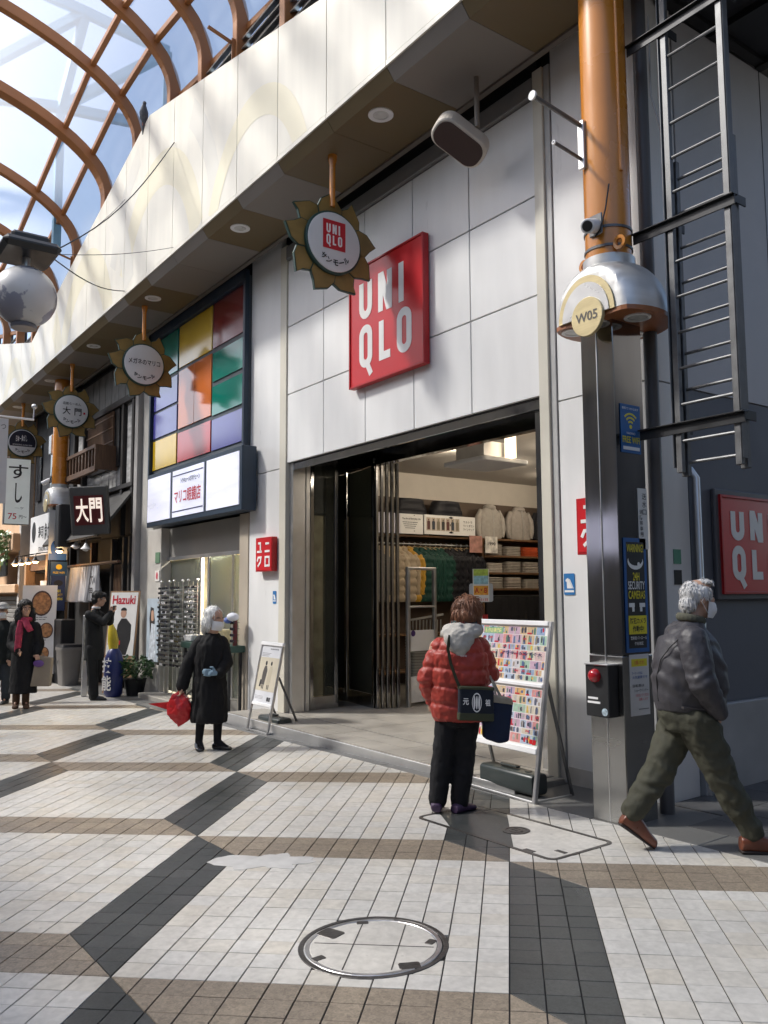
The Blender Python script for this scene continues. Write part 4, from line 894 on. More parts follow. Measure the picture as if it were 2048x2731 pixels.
# spectacle stands: three tall racks
FRM = [mat('spec_frame_%d' % k, c, .3) for k, c in enumerate(((.03, .03, .03), (.12, .05, .02), (.25, .22, .2), (.07, .03, .05)))]
LENS = mat('dark_lens', (.02, .02, .022), .1, coat=.5); CLR = mat('pale_lens', (.40, .40, .40), .1)
def specs(mb, x, y, z, w=.13):
    for s in (-1, 1):
        mb.k = 0 if (rs_.random() < .55) else 1
        mb.prism(rrect(x + s * w * .26, 0, w * .42, .042, .015, 2), -.006, .006, fr((0, y, z), (1, 0, 0), (0, 0, 1)))
        mb.k = 2; mb.bar((x + s * w * .5, y, z + .008), (x + s * w * .46, y + .09, z + .004), .005, .006)
    mb.k = 2; mb.bar((x - w * .1, y - .004, z + .008), (x + w * .1, y - .004, z + .008), .006, .006)
rs_ = random.Random(11)
for k, (x, y, w, rows, lb) in enumerate(((-14.72, 5.62, 1, 17, 'tall wire rack of sunglasses against the white pier, leftmost of three'), (-14.22, 5.66, 2, 17, 'tall wire rack of dark sunglasses in the middle of three'), (-13.72, 5.72, 2, 17, 'tall wire rack of spectacles nearest the optician door'))):
    t = thing('eyewear_rack', lb, 'display rack', (x, y, gz(x, y)), 0, 'eyewear racks outside the optician', w=False)
    mb = MB()
    for s in (-.2, 0, .2): mb.tube([(s, .05, .0), (s, .05, 2.04)], .008, 6)
    for q in range(rows): mb.tube([(-.22, .05, .55 + q * .085), (.22, .05, .55 + q * .085)], .004, 5)
    mb.build('wire_frame', ALU, t)
    for s in (-.2, .2): MB().ell((s, .05, 2.06), .028).build('finial', ALU, t, smooth=True)
    MB().box(-.24, .24, -.1, .25, .0, .03).build('base', BLACK, t)
    for q in range(rows):
        for s in (-.15, .0, .15):
            b = MB(); specs(b, s + rs_.uniform(-.01, .01), -.01 + rs_.uniform(-.015, .015), .55 + q * .085 + .03); b.build('spectacles', [LENS if k < 2 or rs_.random() < .3 else CLR, CLR if rs_.random() < .5 else LENS, FRM[rs_.randrange(4)]], t)
ps = thing('portrait_poster', 'pale blue portrait poster fixed to the white pier behind the eyewear racks', 'poster', (-15.3, 5.66, .6)); Mx = front(-15.32, 5.665, 1.02)
MB().box(-.30, .30, -.58, .58, 0, .008, Mx).build('sheet', mat('pale_blue_poster', (.45, .53, .60), .4, var=.15, vs=4), ps)
f = MB(); f.prism([(-.12, -.1), (.05, -.15), (.12, .15), (.05, .40), (-.1, .42), (-.16, .2)], .008, .010, Mx); f.build('printed_hair', BLET, ps); f = MB(); f.prism(rrect(0, .26, .14, .2, .06), .010, .011, Mx); f.build('printed_face', SKIN, ps); f = MB(); f.prism([(-.2, -.58), (.2, -.58), (.14, .1), (-.05, .12)], .010, .011, Mx); f.build('printed_dress', mat('printed_blue_dress', (.55, .6, .66), .5, var=.4, vs=12), ps)
nt_ = thing('wall_notices', 'small green and pink notices at the top of the white pier', 'notices', (-15.2, 5.68, 1.9))
for z, c in ((2.36, (.10, .22, .14)), (2.02, (.75, .72, .68))): MB().box(-15.30, -15.08, 5.675, 5.686, z - .1, z + .1).build('notice', mat('notice_%d' % int(z * 10), c, .5), nt_)
f = MB(); f.prism([(.05 * math.cos(R(a)), .07 * math.sin(R(a))) for a in range(0, 360, 30)], 0, .002, front(-15.19, 5.674, 2.02)); f.build('pink_mark', mat('pink_mark', (.6, .08, .12), .5), nt_)
# table with bargain goods
tb = thing('goods_table', 'folding table with a green edge holding boxes of small goods by the optician door', 'table', (-12.4, 5.72, -.12))
GRN = mat('dark_green_edge', (.02, .06, .045), .5)
MB().box(-13.35, -11.50, 5.42, 5.68, .80, .90).build('table_top', GRN, tb, bev=.006)
for x in (-13.25, -11.58):
    for y in (5.46, 5.64): MB().bar((x, y, gz(x, y)), (x, y, .80), .04).build('leg', BLACK, tb)
for x0, x1 in ((-13.25, -11.58),): MB().bar((x0, 5.46, 0), (x1, 5.46, .72), .025).build('brace', BLACK, tb); MB().bar((x0, 5.46, .72), (x1, 5.46, 0), .025).build('brace', BLACK, tb)
for k, (x, wd, hg, c, lb) in enumerate(((-13.2, .30, .10, (.62, .62, .6), 'pile of white leaflets on the left end of the goods table'), (-12.25, .34, .22, (.62, .58, .42), 'clear tub of cleaning cloths on the goods table'), (-12.55, .22, .10, (.66, .66, .64), 'low white tray on the right end of the goods table'))):
    o = tag(MB().prism(rrect(0, 0, wd, .26, .03), 0, hg, Matrix.Translation((x, 5.6, .905))).build('goods_tray', mat('tray_%d' % k, c, .4, var=.3, vs=16), None, bev=.01), lb, 'tray')
dr = thing('display_spinner', 'small red spectacle spinner on the goods table with a blue and white cap', 'display', (-11.95, 5.55, 1.0))
MB().tube([(-11.58, 5.55, .9), (-11.58, 5.55, 1.30)], .035, 10).build('column', mat('maroon_column', (.12, .015, .02), .4), dr)
for q in range(4): b = MB(); specs(b, -11.58, 5.50, .97 + q * .09, .14); b.build('spectacles', [LENS, LENS, FRM[3]], dr)
MB().ell((-11.56, 5.50, 1.33), (.11, .09, .065)).build('cap_crown', mat('white_cap', (.7, .72, .78), .6), dr, smooth=True); MB().ell((-11.66, 5.47, 1.28), (.075, .06, .05)).build('blue_cloth', mat('blue_cloth', (.10, .16, .45), .7), dr, smooth=True)
stp = tag(MB().box(-15.0, -13.3, 5.30, 5.69, -.20, -.08).build('stone_step', PAVE, None, bev=.01), 'low pale stone step before the eyewear racks', 'step')
# potted plant
pot = thing('potted_plant', 'bushy green plant in a dark pot on the paving by the optician', 'plant', (-15.45, 5.40, gz(-15.45, 5.4)), w=False)
MB().lathe([(.15, 0), (.20, .28), (.215, .30), (.19, .31)], 20).build('pot', BLACK, pot, smooth=True)
LF = [mat('leaf_a', (.035, .085, .03), .45, var=.3, vs=9), mat('leaf_b', (.10, .17, .06), .45, var=.3, vs=9)]
rl = random.Random(4)
for c in range(2):
    mb = MB()
    for k in range(260 if c == 0 else 90):
        A = rl.uniform(0, 6.28); rad = rl.random() ** .5 * .36; z = .34 + rl.random() * .42 * (1 - rad * .9); p = Vector((rad * math.cos(A), rad * math.sin(A) * .8, z)); L = rl.uniform(.06, .11)
        d = Vector((math.cos(A) + rl.uniform(-.7, .7), math.sin(A) + rl.uniform(-.7, .7), rl.uniform(-.5, .6))).normalized(); s = d.orthogonal().normalized() * L * .36; up_ = d.cross(s).normalized() * L * .1
        mb.add([p, p + d * L * .5 + s - up_, p + d * L, p + d * L * .5 - s - up_, p + d * L * .5 + up_], [(0, 1, 4), (1, 2, 4), (2, 3, 4), (3, 0, 4)])
    o = mb.build('foliage', LF[c], pot); o['kind'] = 'stuff'
for k in range(9): A = k * .7; MB().tube([(0, 0, .28), (.08 * math.cos(A), .08 * math.sin(A), .45), (.2 * math.cos(A), .18 * math.sin(A), .62)], .006, 5).build('stem', LF[0], pot)
# ------------------------------------------------------------------ ramen shop
ram = thing('ramen_shop', 'dark timber ramen shop with white plaster, a lattice window and a sloping awning', 'shop', (-18.6, 5.7, -.2))
PLAS = mat('weathered_white_board', (.40, .40, .39), .7, var=.35, vs=3, stretch=(1, 1, 4), bump=.1)
MB().box(-20.9, -16.3, 5.80, 8.5, 2.2, 6.8).build('building_mass', CHARWALL, ram)
MB().box(-16.45, -16.27, 5.62, 5.80, -.2, 6.7).build('corner_post', CONC, ram)
for x0, x1 in ((-17.15, -16.68), (-20.72, -20.05)): MB().box(x0, x1, 5.70, 5.80, 3.95, 5.66).build('plaster_field', PLAS, ram)
for k in range(5): x0 = -20.0 + k * .55; MB().box(x0, x0 + .52, 5.72, 5.80, 3.95, 4.42).build('plaster_field', PLAS, ram)
for k in range(9): x0 = -20.6 + k * .46; MB().box(x0, x0 + .44, 5.72, 5.80, 5.75, 6.65).build('upper_board', mat('grey_weathered_board', (.19, .19, .185), .75, var=.3, vs=3, stretch=(2, 2, 1)), ram)
for x in (-20.85, -20.05, -17.24, -16.6): MB().box(x - .06, x + .06, 5.62, 5.72, 2.9, 5.7).build('timber_post', DWOOD, ram, bev=.006)
MB().box(-20.9, -16.5, 5.60, 5.72, 5.66, 5.80).build('timber_beam', DWOOD, ram, bev=.006); MB().box(-20.9, -16.5, 5.60, 5.72, 3.86, 3.95).build('timber_beam', DWOOD, ram, bev=.006)
win = MB().box(-19.72, -17.55, 5.66, 5.78, 4.40, 5.66).build('window_recess', BLACK, ram)
for k in range(22): x = -19.62 + k * .085; MB().box(x, x + .028, 5.60, 5.64, 4.75, 5.62).build('lattice_bar', WOOD, win)
for z in (4.95, 5.25, 5.5): MB().box(-19.68, -17.75, 5.59, 5.60, z, z + .03).build('lattice_rail', WOOD, win)
bal = MB(); bal.box(-20.5, -17.75, 5.22, 5.30, 4.78, 4.86); bal.box(-20.5, -17.75, 5.22, 5.30, 4.28, 4.40); bo = bal.build('balcony_rail', WOOD, ram, bev=.006)
for k in range(12): x = -20.45 + k * .242; MB().box(x, x + .05, 5.235, 5.285, 4.40, 4.78).build('baluster', WOOD, bo)
for x in (-20.5, -17.78): MB().box(x, x + .06, 5.22, 5.7, 4.32, 4.85).build('balcony_end', WOOD, ram)
aw = MB(); aw.add([(-21.0, 5.70, 3.85), (-16.55, 5.70, 3.85), (-16.75, 5.0, 2.86), (-21.0, 5.0, 2.86), (-21.0, 5.70, 3.78), (-16.55, 5.70, 3.78), (-16.75, 5.03, 2.82), (-21.0, 5.03, 2.82)], [(0, 1, 2, 3), (4, 7, 6, 5), (3, 2, 6, 7), (1, 5, 6, 2), (0, 3, 7, 4)]); aw.build('awning', mat('dark_awning_shingle', (.05, .047, .043), .75, var=.3, vs=4, stretch=(9, 1, 1), bump=.3), ram)
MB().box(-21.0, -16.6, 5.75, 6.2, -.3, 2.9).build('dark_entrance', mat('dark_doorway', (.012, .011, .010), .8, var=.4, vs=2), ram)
for x in (-20.9, -19.2, -17.75, -17.0, -16.65): MB().box(x - .05, x + .05, 5.62, 5.74, -.25, 2.85).build('door_post', WOOD if x == -19.2 else DWOOD, ram, bev=.006)
for k in range(7): MB().box(-17.65 + k * .09, -17.61 + k * .09, 5.66, 5.70, .6, 2.3).build('door_lattice', WOOD, ram)
MB().tube([(-21.0, 5.45, 2.34), (-16.7, 5.45, 2.34)], .035, 10).build('curtain_pole', WOOD, ram, smooth=True)
nor = thing('noren_curtain', 'white split shop curtain with black writing hanging from the ramen shop pole', 'curtain', (-19.3, 5.45, 2.3))
NC = mat('white_cotton', (.62, .62, .63), .85, var=.08, vs=8, bump=.2)
for k in range(6):
    x0 = -20.62 + k * .44; n = 12; vs = []; fs = []
    for q in range(n + 1):
        x = x0 + .42 * q / n; yy = 5.45 + .06 * math.sin(q * 1.3 + k * 2) + .03 * math.sin(q * 2.7 + k)
        for z, sp_ in ((2.32, 0), (1.9, .6), (1.52 + (k % 2) * .03, 1.3)): vs.append((x, 5.45 + (yy - 5.45) * (.3 + sp_), z))
    for q in range(n):
        for c in range(2): fs.append((q * 3 + c, q * 3 + c + 1, q * 3 + c + 4, q * 3 + c + 3))
    mb = MB().add(vs, fs); mb.add([(a, b + .006, c) for a, b, c in vs], fs); mb.build('panel', NC, nor, smooth=True)
a = MB(); txt(a, '大', .22, .26, front(-18.25, 5.38, 2.02), .02); txt(a, '門', .22, .26, front(-18.25, 5.37, 1.70), .02); a.build('lettering', BLET, nor)
# framed glowing sign above the awning
sb = thing('tilted_sign_box', 'tilted dark sign box with glowing brush characters above the ramen awning', 'sign', (-16.66, 4.9, 2.9))
Mx = fr((-16.66, 4.82, 3.34), (.45, .87, .06), (.10, -.12, .98))
MB().box(-.36, .36, -.50, .46, -.22, 0, Mx).build('case', mat('grey_sign_case', (.06, .06, .058), .5), sb, bev=.02); MB().box(-.28, .28, -.30, .28, 0, .012, Mx).build('red_face', mat('deep_red_face', (.10, .012, .012), .4), sb)
a = MB(); txt(a, '大', .24, .46, Mx @ Matrix.Translation((-.13, -.01, .013)), .02); txt(a, '門', .24, .48, Mx @ Matrix.Translation((.13, -.01, .013)), .02); a.build('lettering', mat('glowing_letter', (.85, .72, .62), .5, emit=.5), sb)
# shop lamps
def lamp(x, y, z, lit, lb, e=9):
    t = thing('shade_lamp', lb, 'lamp', (x, y, z), w=False)
    MB().lathe([(.02, .12), (.03, .10), (.05, .06), (.11, .0), (.105, -.005)], 18).build('shade', BLACK if lit else WSIGN, t, smooth=True); MB().tube([(0, 0, .1), (0, .02, .2), (0, .3, .24)], .012, 8).build('arm', BLACK, t, smooth=True)
    MB().ell((0, 0, .0), (.07, .07, .05)).build('bulb', mat('amber_bulb', (1, .55, .2), .4, emit=22, var=0) if lit else WSIGN, t, smooth=True)
    if lit:
        L = bpy.data.lights.new('bulb_light', 'POINT'); L.energy = e; L.color = (1, .62, .3); L.shadow_soft_size = .07; lo_ = bpy.data.objects.new('bulb_light', L); COL.objects.link(lo_); lo_.location = (x, y, z - .09)
lamp(-19.45, 5.0, 2.66, True, 'lit amber lamp under the ramen shop awning'); lamp(-17.6, 5.05, 2.62, False, 'unlit white spot lamp under the ramen shop awning, right end'); lamp(-18.7, 5.15, 2.72, False, 'unlit round white lamp under the middle of the ramen awning')
spk = tag(MB().prism(rrect(0, 0, .34, .3, .05), 0, .95, Matrix.Translation((-19.15, 5.0, 2.72))).build('black_speaker_box', BLACK, None, bev=.02), 'tall black box hanging beside the distant orange pillar', 'box')
# ------------------------------------------------------------------ sushi shop and the brown shop beyond
sus = thing('sushi_shop', 'dark sushi shop front with a timber post and hanging lamps', 'shop', (-22.6, 5.7, -.3))
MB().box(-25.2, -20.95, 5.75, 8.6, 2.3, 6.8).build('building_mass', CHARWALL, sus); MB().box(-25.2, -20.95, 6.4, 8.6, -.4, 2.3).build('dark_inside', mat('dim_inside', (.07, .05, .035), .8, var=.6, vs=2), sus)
for x in (-24.6, -23.1, -21.9): MB().box(x - .22, x + .22, 5.70, 5.76, 4.3, 6.0).build('dark_window', mat('dark_window_glass', (.02, .022, .028), .08, coat=.5), sus)
for x, m_ in ((-21.2, WOODL), (-22.6, WOODL), (-24.9, WOODL)): MB().box(x - .10, x + .10, 5.5, 5.75, -.35, 2.75).build('timber_post', m_, sus, bev=.006)
MB().box(-25.1, -21.0, 5.6, 5.75, 2.35, 2.6).build('timber_beam', WOOD, sus)
ss = thing('sushi_sign_board', 'white sign board with a black fish emblem and characters above the sushi shop', 'sign', (-23, 5.5, 2.7)); Mx = front(-22.75, 5.40, 3.25)
MB().box(-1.25, 1.25, -.52, .52, -.12, 0, Mx).build('board', mat('backlit_board', (.72, .72, .72), .4, emit=.12, var=.04), ss, bev=.01)
a = MB(); a.prism([(-.85 + .2 * math.cos(R(q)), .1 + .28 * math.sin(R(q))) for q in range(0, 360, 20)], 0, .006, Mx); txt(a, '寿司', .55, .34, Mx @ Matrix.Translation((-.1, .06, 0)), .02); txt(a, '魚がし', .85, .44, Mx @ Matrix.Translation((.68, .06, 0)), .02); txt(a, 'STANDING SUSHI', 1.2, .12, Mx @ Matrix.Translation((.3, -.38, 0)), .01); a.build('lettering', BLET, ss)
for k in range(4): lamp(-24.3 + k * .75, 5.1, 2.52, True, ('leftmost', 'second from left', 'second from right', 'rightmost')[k] + ' lit hooded lamp in the row over the sushi shop', 5)
vb = thing('vertical_sushi_sign', 'tall pale sign with brush lettering and a red price near the far orange pillar', 'sign', (-22.5, 5.0, 3.1)); Mx = fr((-22.35, 4.6, 4.55), (.0, 1, 0), (0, 0, 1))
Mx = side(-22.35, 4.69, 4.28)
MB().box(-.30, .30, -.84, .84, -.18, 0, Mx).build('case', GALV, vb, bev=.01); MB().box(-.285, .285, -.82, .82, 0, .01, Mx).build('face', mat('pale_green_white_face', (.70, .75, .72), .4, emit=.10, var=.04), vb)
a = MB(); txt(a, 'す', .46, .36, Mx @ Matrix.Translation((0, .50, .01)), .01); txt(a, 'し', .17, .50, Mx @ Matrix.Translation((.02, -.04, .01)), .02); txt(a, '一ケ', .22, .06, Mx @ Matrix.Translation((.05, -.42, .01))); txt(a, '円〜', .18, .09, Mx @ Matrix.Translation((.14, -.64, .01)), .01); a.build('lettering', BLET, vb)
a = MB(); txt(a, '75', .20, .15, Mx @ Matrix.Translation((-.11, -.63, .01)), .01); a.build('price', mat('red_lettering', None), vb)
# hanging white banner at the left edge with its pole
hb2 = thing('street_banner', 'plain grey white street banner hanging from a pole at the left edge', 'banner', (-13.4, 3.3, 3.0)); bz = 3.98
Mx = side(-15.6, 3.02, 3.35)
MB().box(-.6, .06, -.09, 1.41, -.004, .004, Mx).build('cloth', mat('white_banner_cloth', (.50, .50, .50), .8, var=.05), hb2); MB().tube([(-15.6, 2.2, 4.79), (-15.6, 3.5, 4.79)], .02, 8).build('pole', ALU, hb2, smooth=True); MB().ell((-15.6, 3.5, 5.03), .05).build('pole_bracket', ALU, hb2, smooth=True); MB().tube([(-15.6, 3.49, 4.79), (-15.6, 3.5, 5.03)], .012).build('hook', ALU, hb2)
a = MB(); txt(a, 'つ', .08, .08, Mx @ Matrix.Translation((-.02, 1.26, .004)) ); a.build('lettering', BLET, hb2)
far = thing('brown_shop', 'tan rendered shop with shutters and a planted ledge at the far left', 'shop', (-28, 5.7, -.4))
TAN = mat('tan_render', (.40, .27, .17), .7, var=.12, vs=1.5)
MB().box(-33, -25.3, 5.75, 8.8, -.5, 6.8).build('wall', TAN, far); MB().box(-33, -25.4, 5.25, 5.75, 2.95, 3.45).build('ledge', TAN, far, bev=.02); MB().box(-33, -25.4, 5.35, 5.75, 1.75, 2.0).build('sill_band', TAN, far, bev=.02)
for k in range(16): MB().box(-33, -25.6, 5.68, 5.75, -.4 + k * .13, -.29 + k * .13).build('shutter_slat', mat('grey_shutter', (.20, .19, .18), .5, .3), far, bev=.01)
MB().box(-25.55, -25.35, 5.45, 5.75, -.4, 6.7).build('pier', CONC, far)
iv = MB()
for k in range(700):
    x = rl.uniform(-29.5, -25.7); z = 3.5 - rl.random() ** 1.6 * (.9 if x > -27.5 else .5) + rl.uniform(0, .12); p = Vector((x, rl.uniform(5.0, 5.3), z)); L = rl.uniform(.08, .16); d = Vector((rl.uniform(-1, 1), rl.uniform(-1, .2), rl.uniform(-1, .5))).normalized(); s = d.orthogonal().normalized() * L * .4
    iv.add([p, p + d * L * .5 + s, p + d * L, p + d * L * .5 - s], [(0, 1, 2, 3)])
o = tag(iv.build('trailing_ivy', LF[1]), 'bright trailing ivy over the ledge of the tan shop', 'ivy'); o['kind'] = 'stuff'
bs_ = thing('black_sign_panel', 'black sign panel with a yellow oval on the tan shop below the ivy', 'sign', (-27.5, 5.3, 2.6)); MB().prism(rrect(0, 0, 2.4, .62, .12), 0, .06, front(-27.6, 5.36, 2.55)).build('panel', BLACK, bs_, bev=.02); MB().ell((-27.25, 5.29, 2.6), (.12, .03, .22)).build('yellow_dot', mat('yellow_dot', (.7, .55, .1), .4), bs_)
# far end of the street closes off
fe = struct(MB().box(-70, -60, -12, 12, -3, 9).build('far_house_row', mat('far_house_render', (.34, .28, .22), .8, var=.3, vs=.5)))
# ------------------------------------------------------------------ sunflower hanging signs
PET = mat('ochre_petal', (.24, .155, .045), .5, var=.2, vs=5); PETG = mat('dark_green_outline', (.015, .05, .04), .5)
FACE = mat('white_sign_disc', (.66, .66, .66), .35, var=.04)
def sunflower(x, label, write):
    y, z = 4.92, 5.66
    t = thing('sunflower_sign', label, 'sign', (x, y, z - .6), 0, 'sunflower signs under the canopy')
    MB().tube([(x, y, 6.715), (x, y, 6.66), (x, y, 6.60), (x, y, 6.10)], [.055, .05, .035, .032], 16).build('hanger_pole', ORANGE, t, smooth=True)
    M = side(x, y, z)
    for k in range(9):
        A = 2 * math.pi * (k + .35) / 9; Q = M @ Matrix.Rotation(A, 4, 'Z'); tw = .16 * (1 if k % 2 else -1)
        P = [(.30, -.17), (.42, -.185), (.52, -.11), (.62, .02 + tw * .5), (.53, .11), (.42, .175), (.30, .16)]
        o = MB().prism([(a * 1.0, b * .93) for a, b in P], -.05 - .012 * (k % 2), -.012 - .012 * (k % 2), Q).build('petal', PETG, t)
        MB().prism([(.30, -.148), (.42, -.160), (.515, -.095), (.605, .02 + tw * .48), (.52, .095), (.42, .151), (.30, .138)], -.011 - .012 * (k % 2), -.006 - .012 * (k % 2), Q).build('petal_face', PET, o)
    MB().lathe([(.365, -.05), (.372, -.04), (.372, .03), (.36, .038)], 48, M).build('rim', PETG, t, smooth=True)
    d = MB().lathe([(.345, .02), (.35, .03), (.345, .05), (.32, .056)], 48, M).build('disc', FACE, t, smooth=True)
    F = M @ Matrix.Translation((0, 0, .057))
    a = MB()
    for ch, ang in (('サ', -128), ('ン', -109), ('モ', -88), ('ー', -69), ('ル', -52)):
        Q = F @ Matrix.Rotation(R(ang + 90), 4, 'Z') @ Matrix.Translation((0, -.245, 0)); txt(a, ch, .07, .07 if ch != 'ー' else .016, Q, .03)
    a.build('lettering', BLET, d)
    write(F, d); return t
def w_uni(F, d):
    G_2 = F @ Matrix.Translation((-.01, .075, 0)); MB().box(-.15, .15, -.17, .17, 0, .003, G_2).build('red_logo_field', mat('red_print', (.5, .02, .03), .4), d); a = MB(); uniqlo(a, .30, .34, G_2 @ Matrix.Translation((0, 0, .003)), .003); a.build('logo', WLET, d)
def w_opt(F, d):
    a = MB(); txt(a, 'メガネのマリコ', .56, .10, F @ Matrix.Translation((0, .04, 0)), .015); a.build('shop_name', BLET, d)
def w_ram(F, d):
    a = MB(); txt(a, '函館らーめん', .38, .065, F @ Matrix.Translation((0, .16, 0)), .01); txt(a, '大', .17, .17, F @ Matrix.Translation((-.11, .0, 0)), .015); txt(a, '門', .15, .16, F @ Matrix.Translation((.13, -.01, 0)), .015); a.build('shop_name', BLET, d)
    MB().box(.245, .285, -.05, -.005, 0, .003, F).build('red_seal', mat('red_lettering', None), d)
def w_sus(F, d):
    P = [(.325 * math.cos(R(a)), .325 * math.sin(R(a))) for a in range(-18, 199, 9)]; MB().prism(P, 0, .002, F).build('navy_field', mat('navy_print', (.012, .014, .03), .4), d)
    a = MB(); txt(a, '魚がし', .14, .17, F @ Matrix.Translation((.04, .12, .002)), .02); txt(a, '日本一', .13, .16, F @ Matrix.Translation((-.1, .1, .002)), .02); txt(a, 'STANDING SUSHI BAR', .48, .035, F @ Matrix.Translation((0, -.06, .002)), .005); a.build('shop_name', WLET, d)
sunflower(-7.85, 'nearest sunflower shaped sign with a red square logo on its white disc', w_uni)
sunflower(-14.05, 'sunflower shaped sign of the optician hanging in front of the coloured panels', w_opt)
sunflower(-18.55, 'sunflower shaped sign of the ramen shop, second farthest in the row', w_ram)
sunflower(-23.15, 'farthest sunflower shaped sign with a dark blue half disc, at the sushi shop', w_sus)
# ------------------------------------------------------------------ red shop signs
def redsign(name, label, M, w, h, dep, kana=False, frame=True):
    t = thing(name, label, 'sign', tuple(M.translation))
    MB().box(-w / 2, w / 2, -h / 2, h / 2, .015, dep, M).build('case', REDM, t, bev=.004)
    f = MB().box(-w / 2 + .02, w / 2 - .02, -h / 2 + .02, h / 2 - .02, dep, dep + .004, M).build('face', RED, t)
    if frame:
        mb = MB()
        for s in (-1, 1): mb.box(s * (w / 2 - .012) - .012, s * (w / 2 - .012) + .012, -h / 2, h / 2, dep, dep + .02, M); mb.box(-w / 2 + .024, w / 2 - .024, s * (h / 2 - .012) - .012, s * (h / 2 - .012) + .012, dep, dep + .02, M)
        mb.build('frame', REDM, t, bev=.003)
    a = MB(); L = M @ Matrix.Translation((0, 0, dep + .0045)); (uniq_kana if kana else uniqlo)(a, w, h, L, .004); a.build('logo_letters', WLET, f)
    return t
redsign('wall_logo_sign', 'large square red logo sign high on the white shop front', front(-7.79, 5.70, 4.935), 1.50, 1.50, .085)
redsign('kana_logo_sign', 'small red sign with white kana on the left white pier', front(-10.78, 5.70, 2.235), .50, .49, .10, True, False)
redsign('kana_logo_sign', 'small red sign half hidden behind the near pillar sheath', front(-4.68, 5.70, 2.23), .50, .49, .10, True, False)
sg = redsign('side_logo_sign', 'red logo sign with a dark frame on the side wall in the alley', side(-4.20, 7.08, 2.07), 1.10, .86, .05)
MB().box(-.60, .60, -.48, .48, 0, .045, side(-4.20, 7.08, 2.07)).build('outer_frame', mat('grey_frame', (.10, .10, .11), .5), sg, bev=.01)
DOGB = mat('blue_sticker', (.03, .17, .42), .4)
def dog(M, w, h, label):
    t = thing('guide_dog_sticker', label, 'sticker', tuple(M.translation)); MB().prism(rrect(0, 0, w, h, .012, 3), 0, .003, M).build('sheet', DOGB, t)
    a = MB(); s = w / .2
    a.prism([(x * s, y * s) for x, y in ((-.06, .07), (-.02, .09), (.0, .06), (.05, -.04), (.06, -.06), (-.04, -.06), (-.045, .03), (-.07, .045))], .003, .004, M); a.prism([(x * s, y * s) for x, y in ((.0, .07), (.012, .075), (.08, -.06), (.07, -.065))], .003, .0045, M); a.box(-.085 * s, .085 * s, -.115 * s, -.085 * s, .003, .004, M); a.build('print', WLET, t)
dog(front(-5.115, 5.697, 1.735), .125, .19, 'blue guide dog sticker on the white wall beside the near pillar')
dog(front(-10.62, 5.697, 1.62), .10, .18, 'blue guide dog sticker on the left white pier beside the porch')
# ------------------------------------------------------------------ posters, plates and boxes on the near pillar
PX = -3.975
def poster(name, label, M, w, h, col, parts, cat='poster'):
    t = thing(name, label, cat, tuple(M.translation)); MB().box(-w / 2, w / 2, -h / 2, h / 2, 0, .003, M).build('sheet', mat(name + '_sheet', col, .45, var=.06), t)
    for i, p in enumerate(parts):
        a = MB(); z = .0035 + .0006 * i
        if p[0] == 'r': a.box(p[1] - p[3] / 2, p[1] + p[3] / 2, p[2] - p[4] / 2, p[2] + p[4] / 2, .003, z, M)
        elif p[0] == 'e': a.prism([(p[1] + p[3] / 2 * math.cos(R(q)), p[2] + p[4] / 2 * math.sin(R(q))) for q in range(0, 360, 20)], .003, z, M)
        elif p[0] == 'a':
            for r in p[3]: stroke(a, [(p[1] + r * math.cos(R(q)), p[2] + r * math.sin(R(q))) for q in range(45, 136, 15)], p[4], .003, z, M)
        else: txt(a, p[1], p[4], p[5], M @ Matrix.Translation((p[2], p[3], 0)), (p[7] if len(p) > 7 else .012) * .6, z)
        c = p[6] if p[0] == 't' else p[5]
        a.build('print', mat('ink_%s' % c, {'y': (.72, .62, .03), 'w': (.78, .78, .76), 'k': (.015, .015, .018), 'b': (.02, .10, .34), 'r': (.6, .05, .05), 'o': (.62, .42, .02)}[c], .5, var=.03), t)
    return t
Mp = side(PX + .004, 5.14, 2.885)
poster('wifi_poster', 'blue free wifi notice on the polished pillar sheath', Mp, .23, .37, (.01, .10, .30), [('t', '無料でつかえます', 0, .155, .19, .02, 'w'), ('a', 0, .02, (.035, .065, .095), .014, 'y'), ('e', 0, .015, .03, .03, 'y'), ('t', 'NAKANO', 0, -.035, .10, .018, 'w'), ('t', 'FREE WIFI', 0, -.085, .20, .05, 'y', .03), ('r', 0, -.15, .19, .025, 'w')])
Mp = side(PX + .004, 5.14, 1.64)
poster('camera_warning_poster', 'black and blue security camera warning poster on the pillar sheath', Mp, .26, .84, (.02, .10, .30), [('r', 0, 0, .205, .78, 'k'), ('t', 'WARNING!', 0, .345, .19, .06, 'y', .02), ('e', 0, .245, .18, .12, 'w'), ('e', 0, .265, .165, .10, 'k'), ('e', .035, .225, .03, .035, 'w'), ('t', '24H', 0, .135, .075, .06, 'y', .03), ('t', 'SECURITY', 0, .07, .19, .06, 'w', .02), ('t', 'CAMERAS', 0, .0, .19, .06, 'y', .02), ('r', -.06, -.075, .06, .03, 'w'), ('r', .06, -.075, .06, .03, 'w'), ('r', -.045, -.105, .02, .035, 'w'), ('r', .045, -.105, .02, .035, 'w'), ('r', 0, -.22, .20, .135, 'y'), ('t', '防犯カメラ', 0, -.19, .18, .045, 'k', .03), ('t', '作動中!', 0, -.25, .13, .05, 'k', .03), ('t', '警察官パトロール', 0, -.315, .185, .025, 'w', .01), ('t', '強化地区', 0, -.355, .10, .025, 'w', .01)])
Mp = side(PX + .004, 5.145, .985)
